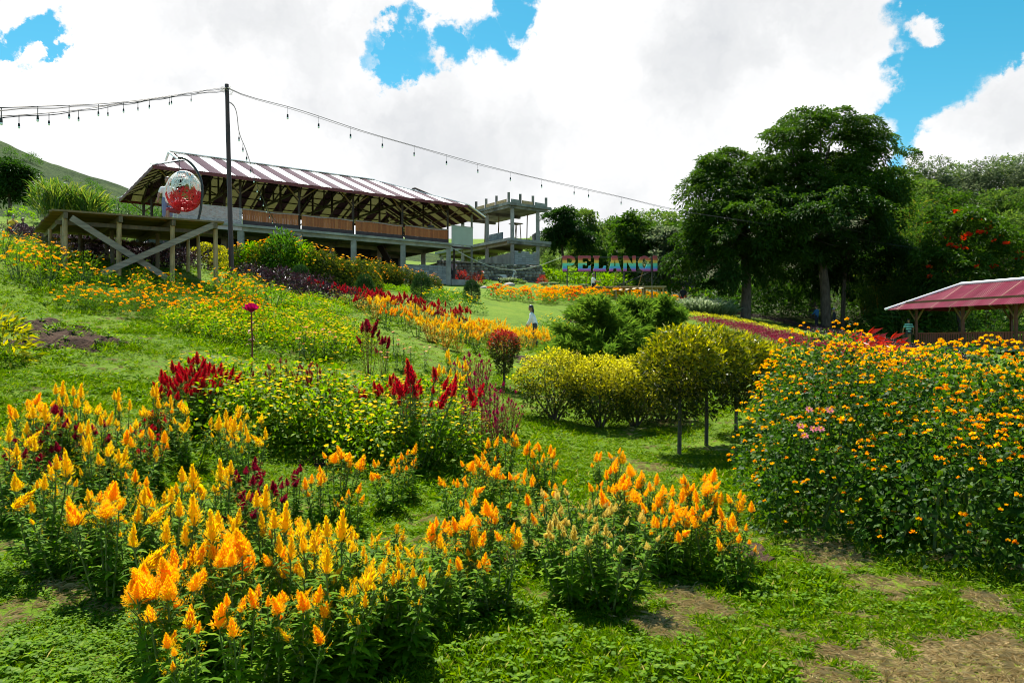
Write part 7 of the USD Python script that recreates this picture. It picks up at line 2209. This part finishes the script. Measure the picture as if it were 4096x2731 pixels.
stripes()
person("person in a teal striped tee seen from behind left of the red pavilion", foot(2087, 45), rotl(-8), 1.62, (.2, .5, .5), "striped_tee", (.03, .03, .05), "dark_trousers", True, arms=((.12, .03, -.26), (.14, .08, -.5)))


# ------------------------------------------------------------------ parked scooters
def scooter(label, p, rz, col, cname, seat=None):
    t = thing("scooter", label, "scooter", p, rz)
    body = plain(cname, col, .25, coat=.6)
    blk = M["black"]
    for x in (-.62, .62):
        tor = trimesh.creation.torus(.215, .055, major_sections=20, minor_sections=8)
        v = np.array(tor.vertices)[:, [0, 2, 1]] + [x, 0, .27]
        w = mesh(t, "wheel", (v, np.array(tor.faces)), blk, smooth=True)
        rim = concat(*[beam([x, 0, .27], [x + math.cos(a) * .2, 0, .27 + math.sin(a) * .2], .03, .03) for a in np.arange(5) * 1.257], tube([[x, -.05, .27], [x, .05, .27]], .05, 8))
        usdkit.mesh(stage, fresh(str(w.GetPath()), "rim"), rim, plain("wheel_rim", (.3, .3, .3), .35, .6) if "wheel_rim" not in [c.GetName() for c in stage.GetPrimAtPath("/World/Looks").GetChildren()] else "/World/Looks/wheel_rim")
    H = m3.Manifold.hull_points
    hl = lambda pts: arr(H(np.array([[x, s * y, z] for x, y, z in pts for s in (-1, 1)], float)))
    mesh(t, "rear_body", hl([(-.75, .08, .62), (-.35, .15, .42), (-.1, .13, .4), (-.2, .14, .68), (-.7, .1, .72), (-.85, .05, .74)]), body, smooth=40)
    mesh(t, "footboard", hl([(-.15, .14, .3), (.3, .13, .3), (.3, .13, .36), (-.15, .15, .38)]), blk)
    mesh(t, "leg_shield", hl([(.28, .17, .34), (.34, .17, .36), (.5, .15, .85), (.44, .14, .88), (.56, .05, .8), (.42, .06, .36)]), body, smooth=40)
    mesh(t, "head_cowl", hl([(.34, .17, .98), (.5, .15, .95), (.6, .07, .9), (.45, .13, 1.08), (.36, .14, 1.06)]), body, smooth=40)
    mesh(t, "headlight", hl([(.555, .08, .93), (.6, .05, .9), (.56, .07, .98), (.615, .04, .94)]), M["bulb"])
    mesh(t, "seat", hl([(-.8, .09, .76), (-.1, .11, .72), (-.12, .12, .79), (-.5, .13, .84), (-.82, .09, .85)]), blk, smooth=40)
    mesh(t, "front_fender", hl([(.45, .06, .5), (.62, .065, .55), (.82, .05, .44), (.62, .05, .51), (.46, .055, .46)]), body, smooth=40)
    mesh(t, "fork", concat(tube([[.42, .07, .85], [.62, .07, .27]], .022, 6), tube([[.42, -.07, .85], [.62, -.07, .27]], .022, 6)), blk)
    mesh(t, "handlebar", tube([[.33, -.36, 1.04], [.4, -.12, 1.03], [.4, .12, 1.03], [.33, .36, 1.04]], .017, 6), blk)
    for s in (-1, 1):
        mesh(t, "mirror", concat(tube([[.37, s * .25, 1.04], [.36, s * .34, 1.22]], .008, 4), hl([(.35, .0, 1.2), (.37, .0, 1.3)]) if False else (ball((.36, s * .37, 1.25), 1, 1)[0] * 0 + ball((0, 0, 0), 1, 1)[0] * [.015, .06, .045] + [.36, s * .38, 1.25], ball((0, 0, 0), 1, 1)[1])), blk)
    mesh(t, "exhaust", tube([[-.1, -.15, .25], [-.5, -.18, .3], [-.85, -.17, .38]], [.025, .05, .055], 8), plain("exhaust_metal", (.3, .3, .3), .4, .7) if "exhaust_metal" not in [c.GetName() for c in stage.GetPrimAtPath("/World/Looks").GetChildren()] else "/World/Looks/exhaust_metal")
    mesh(t, "stand", tube([[-.1, .1, .3], [-.15, .2, .02]], .015, 5), blk)
    return t


scooter("black and white scooter parked alone before the stone wall", below(pt(1168, 0, 60.5)[0], 60.5), rotl(-12), (.35, .36, .40), "silver_paint")
scooter("orange fronted scooter parked behind the porch post, nearer the hall", below(pt(1098, 0, 60)[0], 60), rotl(-35), (.45, .07, .015), "orange_paint")
scooter("white scooter half hidden under the hall's end behind the pink tee", hall(16.4, 2.2, 6.52), rotl(15), (.6, .6, .62), "pale_paint")
for (vx, vy, d, sx) in [(1170, 656, 58.5, .8), (1112, 662, 57.5, .5)]:
    q = at(vx, vy)
    single("rock", (ball((0, 0, 0), 1, 2)[0] * [sx * .6, sx * .4, sx * .3] * (1 + .3 * (meshkit.noise(ball((0, 0, 0), 1, 2)[0] * 2) - .5)[:, None]) + q, ball((0, 0, 0), 1, 2)[1]), M["concrete"], "pale flat boulder below the right scooter" if vx > 1150 else "small grey boulder by the dark red shrubs", "rock", smooth=50)
